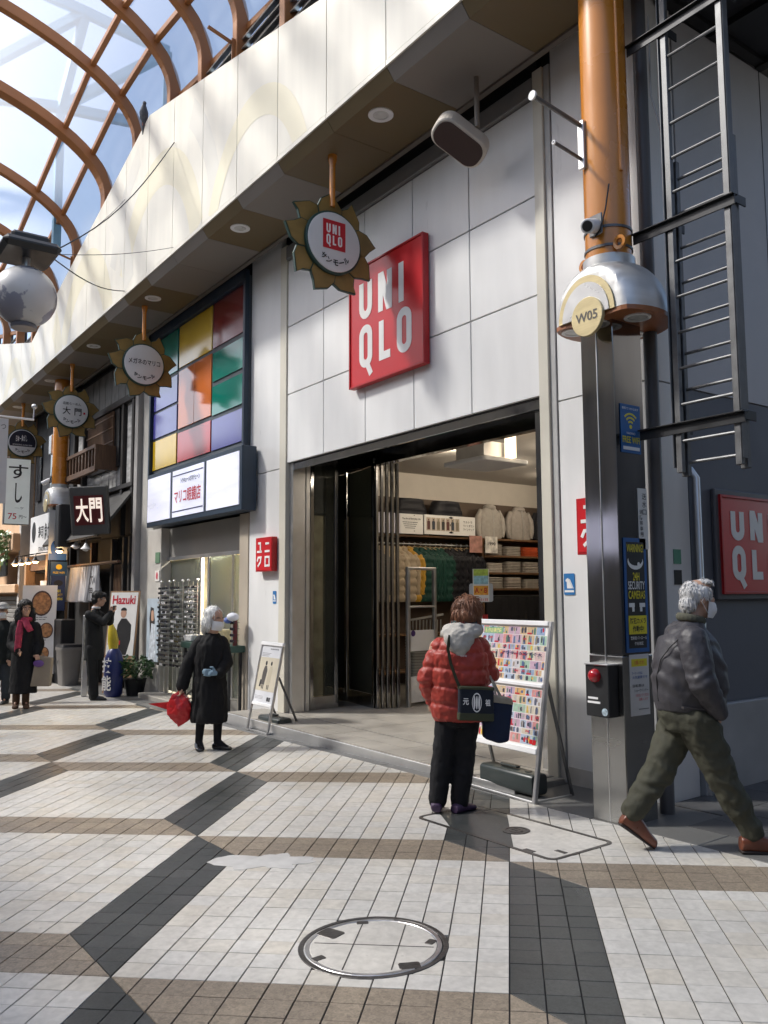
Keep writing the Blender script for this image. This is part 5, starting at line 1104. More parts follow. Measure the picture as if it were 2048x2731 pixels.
poster('request_notice', 'white request notice with a yellow heading under the warning poster', Mp, .22, .44, (.62, .62, .62), [('r', 0, .16, .18, .055, 'y'), ('t', 'お願いです!!', 0, .16, .11, .03, 'r', .01), ('t', 'アーケード内は', -.03, .085, .12, .022, 'b'), ('t', '火気厳禁です', 0, .055, .17, .022, 'b'), ('t', '自転車は', -.02, -.005, .13, .022, 'k'), ('t', 'ショーウインドー', .01, -.04, .16, .022, 'k'), ('t', 'とめないでください', .02, -.075, .15, .022, 'r'), ('t', 'お願いします', .03, -.105, .10, .02, 'r'), ('t', 'ーーーーー', .03, -.175, .11, .006, 'k')], 'notice')
Mp = side(PX + .004, 5.25, 2.21)
poster('fire_inlet_plate', 'white plate with vertical fire brigade characters on the pillar sheath', Mp, .11, .46, (.66, .65, .62), [('t', '送', .018, .17, .05, .05, 'k'), ('t', '水', .018, .11, .05, .05, 'k'), ('t', '口', .018, .05, .045, .04, 'k')] + [('t', ch, -.025, .05 - q * .042, .035, .035, 'k') for q, ch in enumerate('消防隊専用')], 'plate')
fbx = thing('alarm_box', 'dark fire alarm box with a red lamp on the pillar sheath', 'alarm', (-4.12, 4.93, .94)); x0, x1, z0, z1 = -4.235, -4.02, .76, 1.13
MB().box(x0, x1, 4.86, 4.968, z0, z1).build('case', DARKM, fbx, bev=.006); MB().box(x0 - .004, x1 + .004, 4.85, 4.968, z1, z1 + .012).build('lid', ALU, fbx, bev=.003)
Ma = front(-4.14, 4.86, 1.055); MB().lathe([(.05, 0), (.05, .01), (.042, .035), (.02, .05)], 24, Ma).build('red_lamp', mat('red_lamp_dome', (.42, .012, .02), .2, coat=.6), fbx, smooth=True)
a = MB(); a.box(-4.21, -4.12, 4.857, 4.86, .885, .90); a.box(-4.215, -4.10, 4.857, 4.86, .855, .87); a.build('white_label', WSIGN, fbx); MB().lathe([(.027, 0), (.027, .003)], 20, front(-4.06, 4.86, .80)).build('round_sticker', mat('pale_blue_sticker', (.4, .5, .56), .5, var=.4, vs=60), fbx)
sh_ = thing('side_stickers', 'small green and black direction stickers on the white corner behind the pillar', 'stickers', (-4.2, 5.9, 1.9))
for z, c in ((1.95, (.10, .30, .2)), (1.78, (.02, .02, .02))): MB().box(-4.198, -4.194, 5.93, 6.03, z - .06, z + .06).build('sticker', mat('sticker_%d' % int(z * 100), c, .5), sh_)
# hanging box speaker under the soffit
hs = thing('hanging_speaker', 'rounded cream loudspeaker with dark grille hanging under the canopy', 'speaker', (-5.78, 5.29, 5.9))
MB().tube([(-5.78, 5.29, 6.715), (-5.78, 5.29, 6.20)], .026, 12).build('hanger_pole', mat('taupe_pole', (.22, .19, .16), .5), hs, smooth=True)
Mx = fr((-5.94, 5.16, 6.06), (-.30, .52, .80), (.62, .72, -.24)); _n = Vector((.25, -.55, -.80)).normalized(); _u = (_rt * .66 - _up * .75); _u = (_u - _n * _u.dot(_n)).normalized(); _v = (-_n).cross(_u); Mx = fr((-5.92, 5.17, 6.06), _u, _v)
pf_ = rrect(0, 0, .58, .32, .13, 6)
MB().prism(pf_, -.02, .17, Mx).build('shell', mat('cream_speaker_shell', (.55, .50, .43), .45, var=.1), hs, bev=.03, seg=3); MB().prism(rrect(0, 0, .52, .27, .11, 6), -.03, -.018, Mx).build('grille', mat('brown_grille', (.06, .035, .03), .8, bump=.4, bs=300), hs)
# ------------------------------------------------------------------ globe lamp and wires over the street
gc = Vector((-9.55, 2.0, 4.93))
gl = thing('globe_lamp', 'frosted globe lamp with grey continents hanging over the street at the left', 'lamp', tuple(gc - Vector((0, 0, .33))))
def globe_mat():
    m = bpy.data.materials.new('frosted_globe_with_map'); m.use_nodes = True; n, l = m.node_tree.nodes, m.node_tree.links; b = n['Principled BSDF']
    tc = n.new('ShaderNodeTexCoord'); no = n.new('ShaderNodeTexNoise'); no.inputs['Scale'].default_value = 3.4; no.inputs['Detail'].default_value = 6; l.new(tc.outputs['Object'], no.inputs[0])
    cr = n.new('ShaderNodeValToRGB'); cr.color_ramp.elements[0].position = .53; cr.color_ramp.elements[0].color = (.62, .61, .60, 1); cr.color_ramp.elements[1].position = .55; cr.color_ramp.elements[1].color = (.30, .30, .35, 1); l.new(no.outputs[0], cr.inputs[0]); l.new(cr.outputs[0], b.inputs['Base Color']); b.inputs['Roughness'].default_value = .3
    return m
gm = MB(); 
for_r = .335
vs = []; fs = []; n, rg = 40, 24
for i in range(rg + 1):
    P = math.pi * (i / rg) - math.pi / 2
    for k in range(n): A = 2 * math.pi * k / n; vs.append((gc.x + for_r * math.cos(P) * math.cos(A), gc.y + for_r * math.cos(P) * math.sin(A), gc.z + for_r * math.sin(P)))
for i in range(rg):
    for k in range(n): a = i * n + k; b = i * n + (k + 1) % n; fs.append((a, b, b + n, a + n))
gm.add(vs, fs); gm.build('globe', globe_mat(), gl, smooth=True)
MB().lathe([(.13, -.36), (.14, -.33), (.12, -.30)], 24, Matrix.Translation(gc)).build('bottom_cap', mat('grey_cap', (.16, .16, .18), .4), gl, smooth=True)
MB().tube([gc + Vector((0, 0, .32)), gc + Vector((0, 0, .44))], .045, 14).build('neck', ALU, gl, smooth=True)
MB().box(gc.x - .34, gc.x + .34, gc.y - .30, gc.y + .30, gc.z + .44, gc.z + .56).build('top_box', DARKM, gl, bev=.05); MB().box(gc.x - .22, gc.x + .22, gc.y - .2, gc.y + .2, gc.z + .56, gc.z + .66).build('top_box_lid', DARKM, gl, bev=.03)
hgt = gc + Vector((.1, .2, .5))
for q, (e, sag, lb) in enumerate((((-11.87, 4.56, 8.62), .25, 'black wire from the globe lamp up to the fascia, upper one'), ((-14.16, 4.56, 8.62), .1, 'thin wire from the globe lamp to the fascia, middle one'), ((-11.82, 4.56, 6.92), .05, 'black wire from the globe lamp to the fascia bottom edge'), ((-14.06, 4.56, 6.92), .12, 'twisted black wire from the globe lamp to the lower fascia'))):
    e = Vector(e); P = [hgt.lerp(e, u / 10) - Vector((0, 0, sag * math.sin(math.pi * u / 10))) for u in range(11)]
    tag(MB().tube(P, .008 if q in (0, 3) else .004, 6).build('wire', BLACK, None, smooth=True), lb, 'wire')
    MB
bird = thing('pigeon', 'grey pigeon perched on the peak of the fascia', 'bird', (-13.25, 4.55, 9.55), w=False)
b = MB(); b.tube([(0, 0, .05), (0, .0, .12), (.02, -.01, .22), (.05, -.02, .30), (.06, -.02, .35)], [.02, .065, .075, .045, .025], 12); b.ell((.07, -.02, .36), (.036, .032, .034)); b.tube([(.02, 0, .14), (-.06, .02, .0), (-.1, .03, -.1)], [.05, .035, .02], 8); b.tube([(.1, -.02, .36), (.135, -.02, .35)], [.012, .003], 6)
b.build('body', mat('pigeon_grey', (.10, .11, .13), .7, var=.3, vs=20), bird, smooth=True)
for s in (-.02, .02): MB().tube([(0, s, .08), (.01, s, .0)], .006, 5).build('leg', mat('pink_leg', (.4, .15, .12), .6), bird)
# ------------------------------------------------------------------ A-boards
def weight(parent, x0, x1, y, z0, h, d):
    mb = MB(); P = rrect(0, 0, d, h, .035, 4); M = fr((x0, y, z0 + h / 2), (0, 1, 0), (0, 0, 1)); mb.prism(P, 0, x1 - x0, M)
    o = mb.build('water_weight', RUBBER, parent, bev=.015, seg=2, smooth=True)
    MB().bar((x0 + (x1 - x0) * .30, y, z0 + h + .02), (x0 + (x1 - x0) * .62, y, z0 + h + .02), .05, .02).build('carry_handle', RUBBER, o, bev=.006); MB().lathe([(.03, 0), (.03, .012)], 16, Matrix.Translation((x0 + (x1 - x0) * .80, y, z0 + h - .005))).build('filler_cap', RUBBER, o)
# big flyer board (local frame: x along the street front, tilted panel)
bb = thing('flyer_board', 'tall white framed board covered with sale flyers in front of the entrance', 'sign board', (-5.36, 5.12, gz(-5.36, 5.12)), R(-2), w=False)
FL, FR_ = Vector((-.54, -.15, 0)), Vector((.53, -.15, 0)); TL, TR = Vector((-.38, .09, 1.44)), Vector((.53, .09, 1.44))
BW = 1.0; lean = math.atan2(.24, 1.44)
Mb = fr((-.01, -.15, 0), (1, 0, 0), (0, math.sin(lean), math.cos(lean))); Hh = 1.46
mb = MB()
for s in (-.50, .50): MB().box(s - .018, s + .018, 0, Hh, -.02, .016, Mb).build('stile', ALU, bb, bev=.005)
for v, hv in ((.405, .025), (.925, .016), (Hh - .02, .022)): MB().box(-.482, .482, v - hv, v + hv, -.014, .02, Mb).build('rail', WSIGN, bb, bev=.006)
MB().box(-.482, .482, .42, Hh - .04, -.012, .0, Mb).build('panel', WSIGN, bb)
for s in (-.47, .47): MB().bar(Mb @ Vector((s, 1.0, -.03)), (s, .30, .01), .022, .03).build('rear_leg', GALV, bb, bev=.004); MB().bar((s, -.13, .012), (s, .30, .012), .02, .018).build('base_bar', ALU, bb, bev=.003)
MB().bar((-.5, -.15, .014), (.5, -.15, .014), .022, .02).build('base_bar', ALU, bb, bev=.003)
weight(bb, -.30, .36, .04, .02, .17, .18)
rf = random.Random(21)
PALP = [(.66, .48, .46), (.64, .28, .27), (.42, .50, .62), (.62, .56, .44), (.60, .44, .26), (.36, .52, .40), (.62, .60, .62), (.55, .38, .48), (.30, .40, .56), (.68, .42, .18)]
PRM = [mat('flyer_tint_%d' % i, c, .4, var=.12, vs=30) for i, c in enumerate(PALP)]
INK = [mat('flyer_ink_%d' % i, c, .4, var=.2, vs=30) for i, c in enumerate(((.05, .05, .07), (.10, .11, .16), (.55, .03, .05), (.10, .16, .30), (.30, .24, .18), (.66, .45, .08), (.12, .22, .16), (.45, .42, .40)))]
def flyer(name, x0, x1, y0, y1, seed):
    r = random.Random(seed); z = 0.0012; root = MB().box(x0, x1, y0, y1, 0, .0006, Mb).build(name, PAPER, bb)
    tint = {i: MB() for i in range(len(PALP))}; ink = {i: MB() for i in range(len(INK))}; yy = y1 - .012
    while yy > y0 + .03:
        hgt = r.uniform(.045, .085); hgt = min(hgt, yy - y0 - .008); xx = x0 + .01
        while xx < x1 - .04:
            wd = min(r.uniform(.06, .15), x1 - .008 - xx); tint[r.randrange(len(PALP))].box(xx, xx + wd - .004, yy - hgt + .004, yy, .0006, z, Mb)
            for q in range(r.randint(2, 5)):
                k = r.choice((0, 0, 0, 1, 1, 1, 3, 3, 4, 4, 6, 7, 7, 5, 2)); w_, h_ = r.uniform(.010, .026), r.uniform(.02, min(.07, hgt * .85)); px_ = xx + r.uniform(.01, max(.012, wd - .03)); py2 = yy - hgt + .006 + r.uniform(0, max(.001, hgt - h_ - .008))
                ink[k].prism([(px_, py2), (px_ + w_, py2), (px_ + w_ * r.uniform(.7, 1.2), py2 + h_ * .6), (px_ + w_ * .8, py2 + h_), (px_ + w_ * .1, py2 + h_), (px_ - w_ * .2, py2 + h_ * .6)], z, z + .0005 + .00005 * q, Mb)
            if r.random() < .16: ink[2].box(xx + .006, xx + min(wd * .6, .06), yy - hgt + .008, yy - hgt + .022, z, z + .0009, Mb)
            if r.random() < .3: txt(ink[2], r.choice(('1990', '2990', '990', '1290', '3990')), min(.05, wd * .6), .018, Mb @ Matrix.Translation((xx + wd * .5, yy - hgt * .4, 0)), .03, z + .0012)
            xx += wd
        yy -= hgt
    for d_, ms in ((tint, PRM), (ink, INK)):
        for i, m_ in d_.items():
            if m_.f: o = m_.build('print', ms[i], root); o['kind'] = 'stuff'
    return root
f1 = flyer('upper_flyer', -.478, .478, .945, 1.42, 5); f2 = flyer('lower_flyer', -.478, .478, .43, .905, 9)
for (x, y, r_) in ((-.43, 1.375, f1), (-.38, 1.375, f1), (.395, .475, f2), (.435, .475, f2)): MB().box(x - .018, x + .018, y - .018, y + .018, .0022, .003, Mb).build('red_logo', RED, r_)
a = MB(); a.box(-.33, -.08, 1.34, 1.395, .002, .0026, Mb); a.build('heading_field', mat('green_heading', (.20, .42, .26), .4), f1); a = MB(); txt(a, '新作お得満載', .22, .045, Mb @ Matrix.Translation((-.205, 1.367, 0)), .03, .0032); a.build('heading', mat('pale_yellow_ink', (.75, .72, .30), .4), f1)
a = MB(); txt(a, 'アウターが今すぐ大', .5, .03, Mb @ Matrix.Translation((.18, 1.18, 0)), .02, .0036); a.build('strapline', mat('navy_lettering', None), f1)
# small poster stand by the left pier
sb2 = thing('poster_board', 'small leaning poster frame showing two people in long coats by the left pier', 'sign board', (-9.80, 5.12, gz(-9.8, 5.12)), 0, w=False)
lean2 = math.atan2(.22, 1.1); Ms2 = fr((.0, -.10, 0), (1, 0, 0), (0, math.sin(lean2), math.cos(lean2)))
mb = MB()
for s in (-.28, .28): MB().box(s - .014, s + .014, 0, 1.12, -.014, .014, Ms2).build('stile', ALU, sb2, bev=.004)
MB().box(-.30, .30, 1.10, 1.15, -.02, .02, Ms2).build('top_clip', WSIGN, sb2, bev=.008); MB().box(-.266, .266, .33, .37, -.012, .016, Ms2).build('rail', WSIGN, sb2, bev=.005)
pp = MB().box(-.266, .266, .37, 1.10, -.008, .0, Ms2).build('poster', mat('poster_white', (.66, .67, .70), .35), sb2); MB().box(-.266, .266, .52, .95, .0, .002, Ms2).build('photo_ground', mat('photo_cream', (.58, .53, .42), .4, var=.06), pp)
def coat_fig(x, col, s, bag):
    f = MB(); f.prism([(x - .05 * s, .60), (x + .03 * s, .60), (x + .055 * s, .78), (x + .03 * s, .84), (x - .02 * s, .84), (x - .05 * s, .76)], .002, .003, Ms2); f.build('figure_coat', mat('fig_coat_%d' % bag, col, .5), pp)
    f = MB(); f.prism([(x + .005 + .022 * s * math.cos(R(q)), .875 + .028 * s * math.sin(R(q))) for q in range(0, 360, 30)], .002, .003, Ms2); f.box(x - .03, x - .012, .545, .60, .002, .003, Ms2); f.box(x + .005, x + .022, .545, .60, .002, .003, Ms2)
    if bag: f.prism([(x - .10, .57), (x - .05, .57), (x - .055, .66), (x - .085, .66)], .002, .0032, Ms2)
    f.build('figure_dark', BLET, pp)
coat_fig(-.08, (.09, .08, .075), 1.1, 1); coat_fig(.06, (.50, .45, .34), 1.0, 0)
a = MB(); txt(a, 'ーーーーー', .22, .014, Ms2 @ Matrix.Translation((.08, 1.06, 0)), .02, .002)
for q in range(3): a.box(-.24, .0 - q * .03, 1.0 - q * .018, 1.006 - q * .018, 0, .001, Ms2); a.box(-.24, -.02, .45 - q * .016, .454 - q * .016, 0, .001, Ms2)
a.build('fine_print', mat('grey_print', (.25, .25, .27), .5), pp); MB().box(.09, .13, .40, .45, .0, .002, Ms2).build('logo', BLET, pp); MB().box(.14, .18, .40, .45, .0, .002, Ms2).build('logo', BLET, pp)
for s in (-.27, .27): MB().bar(Ms2 @ Vector((s, .72, -.02)), (s, .38, .01), .02, .026).build('rear_leg', GALV, sb2, bev=.004); MB().bar((s, -.1, .012), (s, .38, .012), .018, .018).build('base_bar', ALU, sb2)
MB().bar((-.28, -.1, .012), (.28, -.1, .012), .02, .018).build('base_bar', ALU, sb2)
weight(sb2, -.22, .34, .12, .02, .17, .2)
# ------------------------------------------------------------------ things outside the ramen shop
bn = thing('waste_bin', 'tapered grey waste bin with a black liner outside the ramen shop', 'bin', (-18.6, 5.05, gz(-18.6, 5.05)), w=False)
MB().loft([(0, 0, 0, .20, .17), (0, 0, .72, .27, .22), (0, 0, .74, .285, .235), (0, 0, .80, .285, .235)], 20, power=7).build('bin_body', mat('grey_bin', (.20, .19, .18), .55), bn, bev=.0, smooth=True); MB().loft([(0, 0, .802, .28, .23), (0, 0, .86, .26, .21)], 20, power=7).build('liner', BLACK, bn, smooth=True)
MB().prism([(-.03, 0), (.02, .04), (.03, .01), (-.01, -.06)], 0, .003, front(.0, -.225, .5)).build('emblem', BLACK, bn)
def framed(name, label, loc, rz, w, h, z0, tilt, face, cat='sign board'):
    t = thing(name, label, cat, loc, rz, w=False); M = fr((0, 0, z0), (1, 0, 0), (0, math.sin(tilt), math.cos(tilt))); face(t, M); return t
def f_menu(t, M):
    MB().box(-.36, .36, 0, 1.95, -.03, 0, M).build('board', PAPER, t)
    for x, y, rx_, ry_ in ((.05, 1.55, .20, .26), (-.17, .98, .12, .15), (.17, .95, .13, .16), (-.12, .45, .11, .15), (.14, .45, .10, .13)):
        e = lambda s: [(x + rx_ * s * math.cos(R(q)), y + ry_ * s * math.sin(R(q))) for q in range(0, 360, 18)]
        MB().prism(e(1.08), 0, .004, M).build('bowl_rim', mat('bowl_brown', (.07, .035, .03), .5), t); MB().prism(e(.94), .004, .007, M).build('soup', mat('ramen_print', (.42, .20, .08), .5, var=.5, vs=16), t)
    a = MB(); [txt(a, 'ーーーー', .34 - .06 * (q % 2), .012, M @ Matrix.Translation((0, yy_, 0)), .01) for q, yy_ in enumerate((1.24, 1.19, .74, .69))]; a.build('lettering', BLET, t)
    MB().box(-.28, .34, -.22, 0, -.3, .0, M).build('foot_box', GALV, t)
framed('menu_board', 'tall white menu board with ramen bowls leaning by the far pillar', (-19.55, 4.62, gz(-19.55, 4.6) + .2), R(68), 1, 1, .0, R(5), f_menu)
bkb = tag(MB().box(-19.5, -18.9, 4.95, 5.25, -.3, 1.15).build('black_cabinet', BLACK, None, bev=.02), 'low black cabinet behind the ramen menu board', 'cabinet')
def f_haz(t, M):
    MB().box(-.36, .36, 0, 1.65, -.03, -.008, M).build('easel_board', WOODL, t); sh2 = MB().box(-.33, .33, .42, 1.62, -.008, 0, M).build('poster', PAPER, t)
    a = MB(); txt(a, 'Hazuki', .56, .17, M @ Matrix.Translation((.0, 1.48, 0)), .02); a.build('heading', mat('red_lettering', None), sh2)
    f = MB(); f.prism([(-.16, .43), (.16, .43), (.24, .72), (.23, 1.0), (.10, 1.12), (-.02, 1.12), (-.10, 1.0)], 0, .002, M); f.build('printed_suit', BLET, sh2); f = MB(); f.prism([(.02 + .07 * math.cos(R(q)), 1.22 + .09 * math.sin(R(q))) for q in range(0, 360, 24)], 0, .003, M); f.build('printed_face', SKIN, sh2); f = MB(); f.prism([(.02 + .075 * math.cos(R(q)), 1.27 + .06 * math.sin(R(q))) for q in range(0, 181, 20)], .003, .004, M); f.build('printed_hair', BLET, sh2)
    f = MB(); f.box(-.3, .0, .62, .70, .002, .004, M); f.build('red_band', mat('red_lettering', None), sh2)
    for s in (-.3, .3): MB().bar(M @ Vector((s, 0, -.02)), M @ Vector((s, -.30, -.02)), .04).build('leg', WOODL, t)
framed('spectacle_poster_easel', 'wooden easel with a red lettered spectacles poster outside the optician', (-16.05, 5.25, gz(-16.05, 5.25) + .29), R(30), 1, 1, .0, R(6), f_haz)
nb = thing('inflated_sign', 'blue inflated column sign with white characters and a yellow top behind the suited man', 'sign', (-15.52, 5.02, gz(-15.52, 5.02)), R(30), w=False)
MB().loft([(0, 0, 0, .13, .12), (0, 0, .06, .17, .16), (0, 0, .4, .18, .17), (0, 0, .7, .165, .15), (0, 0, .82, .12, .11), (0, 0, .87, .07, .07)], 20).build('blue_body', mat('royal_blue_vinyl', (.02, .03, .14), .35, var=.15), nb, smooth=True)
MB().loft([(-.02, 0, .83, .08, .07), (-.03, 0, 1.0, .11, .09), (-.06, 0, 1.2, .08, .07), (-.1, 0, 1.36, .02, .02)], 16).build('yellow_top', mat('yellow_vinyl', (.62, .48, .04), .35, var=.2), nb, smooth=True)
a = MB(); txt(a, '技', .22, .27, front(0, -.175, .58), .02); txt(a, '能', .22, .27, front(0, -.18, .26), .02); a.build('lettering', WLET, nb)
gb = tag(MB().bar((-15.95, 4.62, gz(-15.95, 4.62)), (-15.95, 4.62, 1.3), .10, .05).build('grey_board_edge', ALU, None, bev=.01), 'upright grey board edge behind the suited man', 'board')
bl = thing('shop_notice', 'white notice with a red mark on the timber post of the sushi shop', 'notice', (-22.6, 5.4, 1.7)); MB().box(-22.9, -22.3, 5.44, 5.46, 1.45, 2.05).build('sheet', PAPER, bl); a = MB(); txt(a, '●', .14, .14, front(-22.74, 5.438, 1.75), .01); txt(a, 'ーー', .2, .02, front(-22.52, 5.438, 1.75), .01); a.build('lettering', mat('red_lettering', None), bl)
w2 = side(-19.98, 5.14, 1.75)
poster('far_camera_poster', 'small dark blue camera warning poster on the distant pillar sheath', w2, .3, .85, (.015, .03, .10), [('e', 0, .2, .2, .14, 'k'), ('t', '24H', 0, .02, .1, .07, 'y', .03), ('t', 'SECURITY', 0, -.07, .2, .06, 'o', .02), ('t', 'CAMERAS', 0, -.16, .2, .06, 'y', .02)])
poster('far_wave_poster', 'tall poster with a curling blue wave hung on the distant pillar', side(-19.97, 5.10, 3.05), .42, 1.15, (.62, .64, .64), [('e', .05, .2, .24, .5, 'b'), ('e', .12, .28, .24, .5, 'w'), ('e', -.06, -.3, .2, .34, 'b'), ('r', 0, -.5, .4, .15, 'b')])
poster('far_sun_poster', 'small blue notice with a yellow sun under the wave poster', side(-19.97, 5.14, 2.28), .36, .32, (.01, .05, .13), [('e', 0, .04, .14, .12, 'o'), ('t', 'FREE WIFI', 0, -.09, .26, .05, 'o', .02)])
# ------------------------------------------------------------------ people
def remesh(mb, vox=.012, it=4, fac=.5):
    me = bpy.data.meshes.new('r'); me.from_pydata([tuple(v) for v in mb.v], [], mb.f); bm = bmesh.new(); bm.from_mesh(me); bmesh.ops.recalc_face_normals(bm, faces=bm.faces); bm.to_mesh(me); bm.free()
    o = bpy.data.objects.new('r', me); COL.objects.link(o)
    m = o.modifiers.new('r', 'REMESH'); m.mode = 'VOXEL'; m.voxel_size = vox; m.adaptivity = 0
    if it: s = o.modifiers.new('s', 'SMOOTH'); s.iterations = it; s.factor = fac
    out = bpy.data.meshes.new_from_object(o.evaluated_get(bpy.context.evaluated_depsgraph_get())); bpy.data.objects.remove(o); bpy.data.meshes.remove(me); return out
def wrinkle(me, amp, sc=(14, 14, 6), seed=0, fn=None):
    nr = [v.normal.copy() for v in me.vertices]
    for v, n in zip(me.vertices, nr):
        p = Vector((v.co.x * sc[0] + seed, v.co.y * sc[1] - seed, v.co.z * sc[2])); q = noise.noise(p) + .5 * noise.noise(p * 2.3); q = -abs(q) + .3 + .22 * noise.noise(p * 4.7)
        v.co += n * (amp * q + (fn(v.co) if fn else 0))
def part(name, mb, m, parent, vox=.012, it=3, amp=0, sc=(14, 14, 6), seed=0, fn=None):
    me = remesh(mb, vox, it)
    if amp or fn: wrinkle(me, amp, sc, seed, fn)
    me.name = name; me.materials.clear(); me.materials.append(m); me.polygons.foreach_set('use_smooth', [True] * len(me.polygons))
    o = bpy.data.objects.new(name, me); COL.objects.link(o); o.parent = parent; return o
def limb(mb, pts, rs, n=14):
    """smooth tapered limb through the joints with round ends"""
    P = [Vector(p) for p in pts]; out = []; rad = []
    for i in range(len(P) - 1):
        for k in range(6):
            t = k / 6; a = P[max(i - 1, 0)]; b = P[i]; c = P[i + 1]; d = P[min(i + 2, len(P) - 1)]
            out.append((b * 2 + (c - a) * t * .6 + (a * 2 - b * 5 + c * 4 - d) * t * t * .6 * .5 + (b * 3 - a - c * 3 + d) * t ** 3 * .0) * .5 if False else b.lerp(c, t)); rad.append(rs[i] + (rs[i + 1] - rs[i]) * (t * t * (3 - 2 * t)))
    out.append(P[-1]); rad.append(rs[-1]); mb.tube(out, rad, n); mb.ell(P[0], rs[0] * .98)
    for p, r in zip(P[1:-1], rs[1:-1]): mb.ell(p, r * 1.0)
    mb.ell(P[-1], rs[-1] * .98)
def hand(mb, w, d, side_, s=1.0, curl=.6):
    """palm and five bent fingers; d along the hand, side_ towards the thumb"""
    w = Vector(w); d = Vector(d).normalized(); t = Vector(side_); t = (t - d * t.dot(d)).normalized(); n = d.cross(t)
    mb.tube([w, w + d * .035 * s, w + d * .085 * s], [(.022 * s, .022 * s), (.036 * s, .018 * s), (.038 * s, .016 * s)], 10); mb.ell(w + d * .055 * s, .03 * s)
    for k, L in enumerate((.068, .078, .074, .058)):
        o = t * (.028 - .019 * k) * s; a = w + d * .082 * s + o; b = a + (d * (1 - curl * .3) + n * curl * .5).normalized() * L * .5 * s; c = b + (d * (1 - curl) + n * curl).normalized() * L * .5 * s
        mb.tube([a - d * .015 * s, a, b, c], [.0105 * s, .0105 * s, .0095 * s, .007 * s], 8)
    a = w + d * .03 * s + t * .03 * s; b = a + (d * .6 + t * .7).normalized() * .035 * s; c = b + (d * .9 + n * .4).normalized() * .032 * s; mb.tube([w + d * .03 * s, a, b, c], [.013 * s, .013 * s, .012 * s, .008 * s], 8)
def headM(c, fa, nod=0): return Matrix.Translation(c) @ Matrix.Rotation(fa, 4, 'Z') @ Matrix.Rotation(nod, 4, 'Y')
def head(mb, M, s=1.0):
    e = lambda c, r: mb.ell((0, 0, 0), (1, 1, 1), 16, M @ Matrix.Translation((c[0] * s, c[1] * s, c[2] * s)) @ Matrix.Diagonal((r[0] * s, r[1] * s, r[2] * s, 1)))
    e((-.005, 0, .03), (.097, .077, .088)); e((.022, 0, -.035), (.072, .062, .085)); e((.045, 0, -.085), (.042, .042, .035)); e((.078, 0, .005), (.022, .055, .022))
    mb.tube([M @ (Vector((.082, 0, .018)) * s), M @ (Vector((.104, 0, -.02)) * s), M @ (Vector((.092, 0, -.036)) * s)], [.009 * s, .015 * s, .012 * s], 10)
    e((.083, 0, -.065), (.014, .026, .011))
    for q in (-1, 1): e((-.004, q * .078, -.012), (.02, .010, .033)); e((.07, q * .035, -.022), (.022, .024, .024))
def eyes(M, parent, s=1.0):
    for q in (-1, 1):
        MB().ell((0, 0, 0), (1, 1, 1), 10, M @ Matrix.Translation((.084 * s, q * .032 * s, .002 * s)) @ Matrix.Diagonal((.009 * s, .014 * s, .006 * s, 1))).build('eye', mat('eye_dark', (.03, .02, .018), .2), parent, smooth=True)
        MB().tube([M @ Vector((.09 * s, q * .014 * s, .022 * s)), M @ Vector((.088 * s, q * .035 * s, .027 * s)), M @ Vector((.072 * s, q * .055 * s, .022 * s))], .004 * s, 6).build('eyebrow', mat('brow', (.05, .04, .035), .8), parent, smooth=True)
def mask(M, parent, s=1.0):
    mb = MB(); n, r = 14, 8; vs = []; fs = []
    for i in range(r + 1):
        for k in range(n + 1):
            u = -1 + 2 * k / n; v = i / r; ang = u * 1.15; rr = .083 + .034 * (1 - abs(u) ** 1.6) * math.sin(math.pi * (.15 + .75 * v)) + .006
            vs.append(M @ (Vector((rr * math.cos(ang) * 1.04, rr * math.sin(ang) * .86, -.012 - .095 * v + .004 * math.sin(v * 18))) * s))
    m = n + 1
    for i in range(r):
        for k in range(n): fs.append((i * m + k, i * m + k + 1, (i + 1) * m + k + 1, (i + 1) * m + k))
    mb.add(vs, fs); mb.build('face_mask', mat('white_mask', (.74, .74, .74), .8), parent, smooth=True)
    for q in (-1, 1): MB().tube([M @ Vector((.045 * s, q * .076 * s, -.02 * s)), M @ Vector((.0, q * .088 * s, .015 * s)), M @ Vector((-.02 * s, q * .088 * s, -.02 * s)), M @ Vector((.04 * s, q * .074 * s, -.09 * s))], .002 * s, 5).build('ear_loop', mat('white_mask', None), parent)
def shoe(mb, heel, toe, h=.07, w=.045, flat=True):
    a, b = Vector(heel), Vector(toe); d = (b - a); L = d.length; d.normalize(); up = Vector((0, 0, 1)); s = d.cross(up).normalized(); up = s.cross(d)
    pts = [a, a + d * L * .18, a + d * L * .45, a + d * L * .72, a + d * L * .93, b]; hs = [h * .75, h, h * .9, h * .62, h * .5, h * .3]; ws = [w * .7, w * .85, w * .85, w, w * .85, w * .45]
    vs = []; fs = []; n = 12
    for p, hh, ww in zip(pts, hs, ws):
        for k in range(n): A = 2 * math.pi * k / n; vs.append(p + s * math.cos(A) * ww + up * (hh / 2 + math.copysign(abs(math.sin(A)) ** .7, math.sin(A)) * hh / 2))
    for i in range(len(pts) - 1):
        for k in range(n): fs.append((i * n + k, i * n + (k + 1) % n, (i + 1) * n + (k + 1) % n, (i + 1) * n + k))
    fs += [tuple(range(n - 1, -1, -1)), tuple(range(len(vs) - n, len(vs)))]; mb.add(vs, fs)
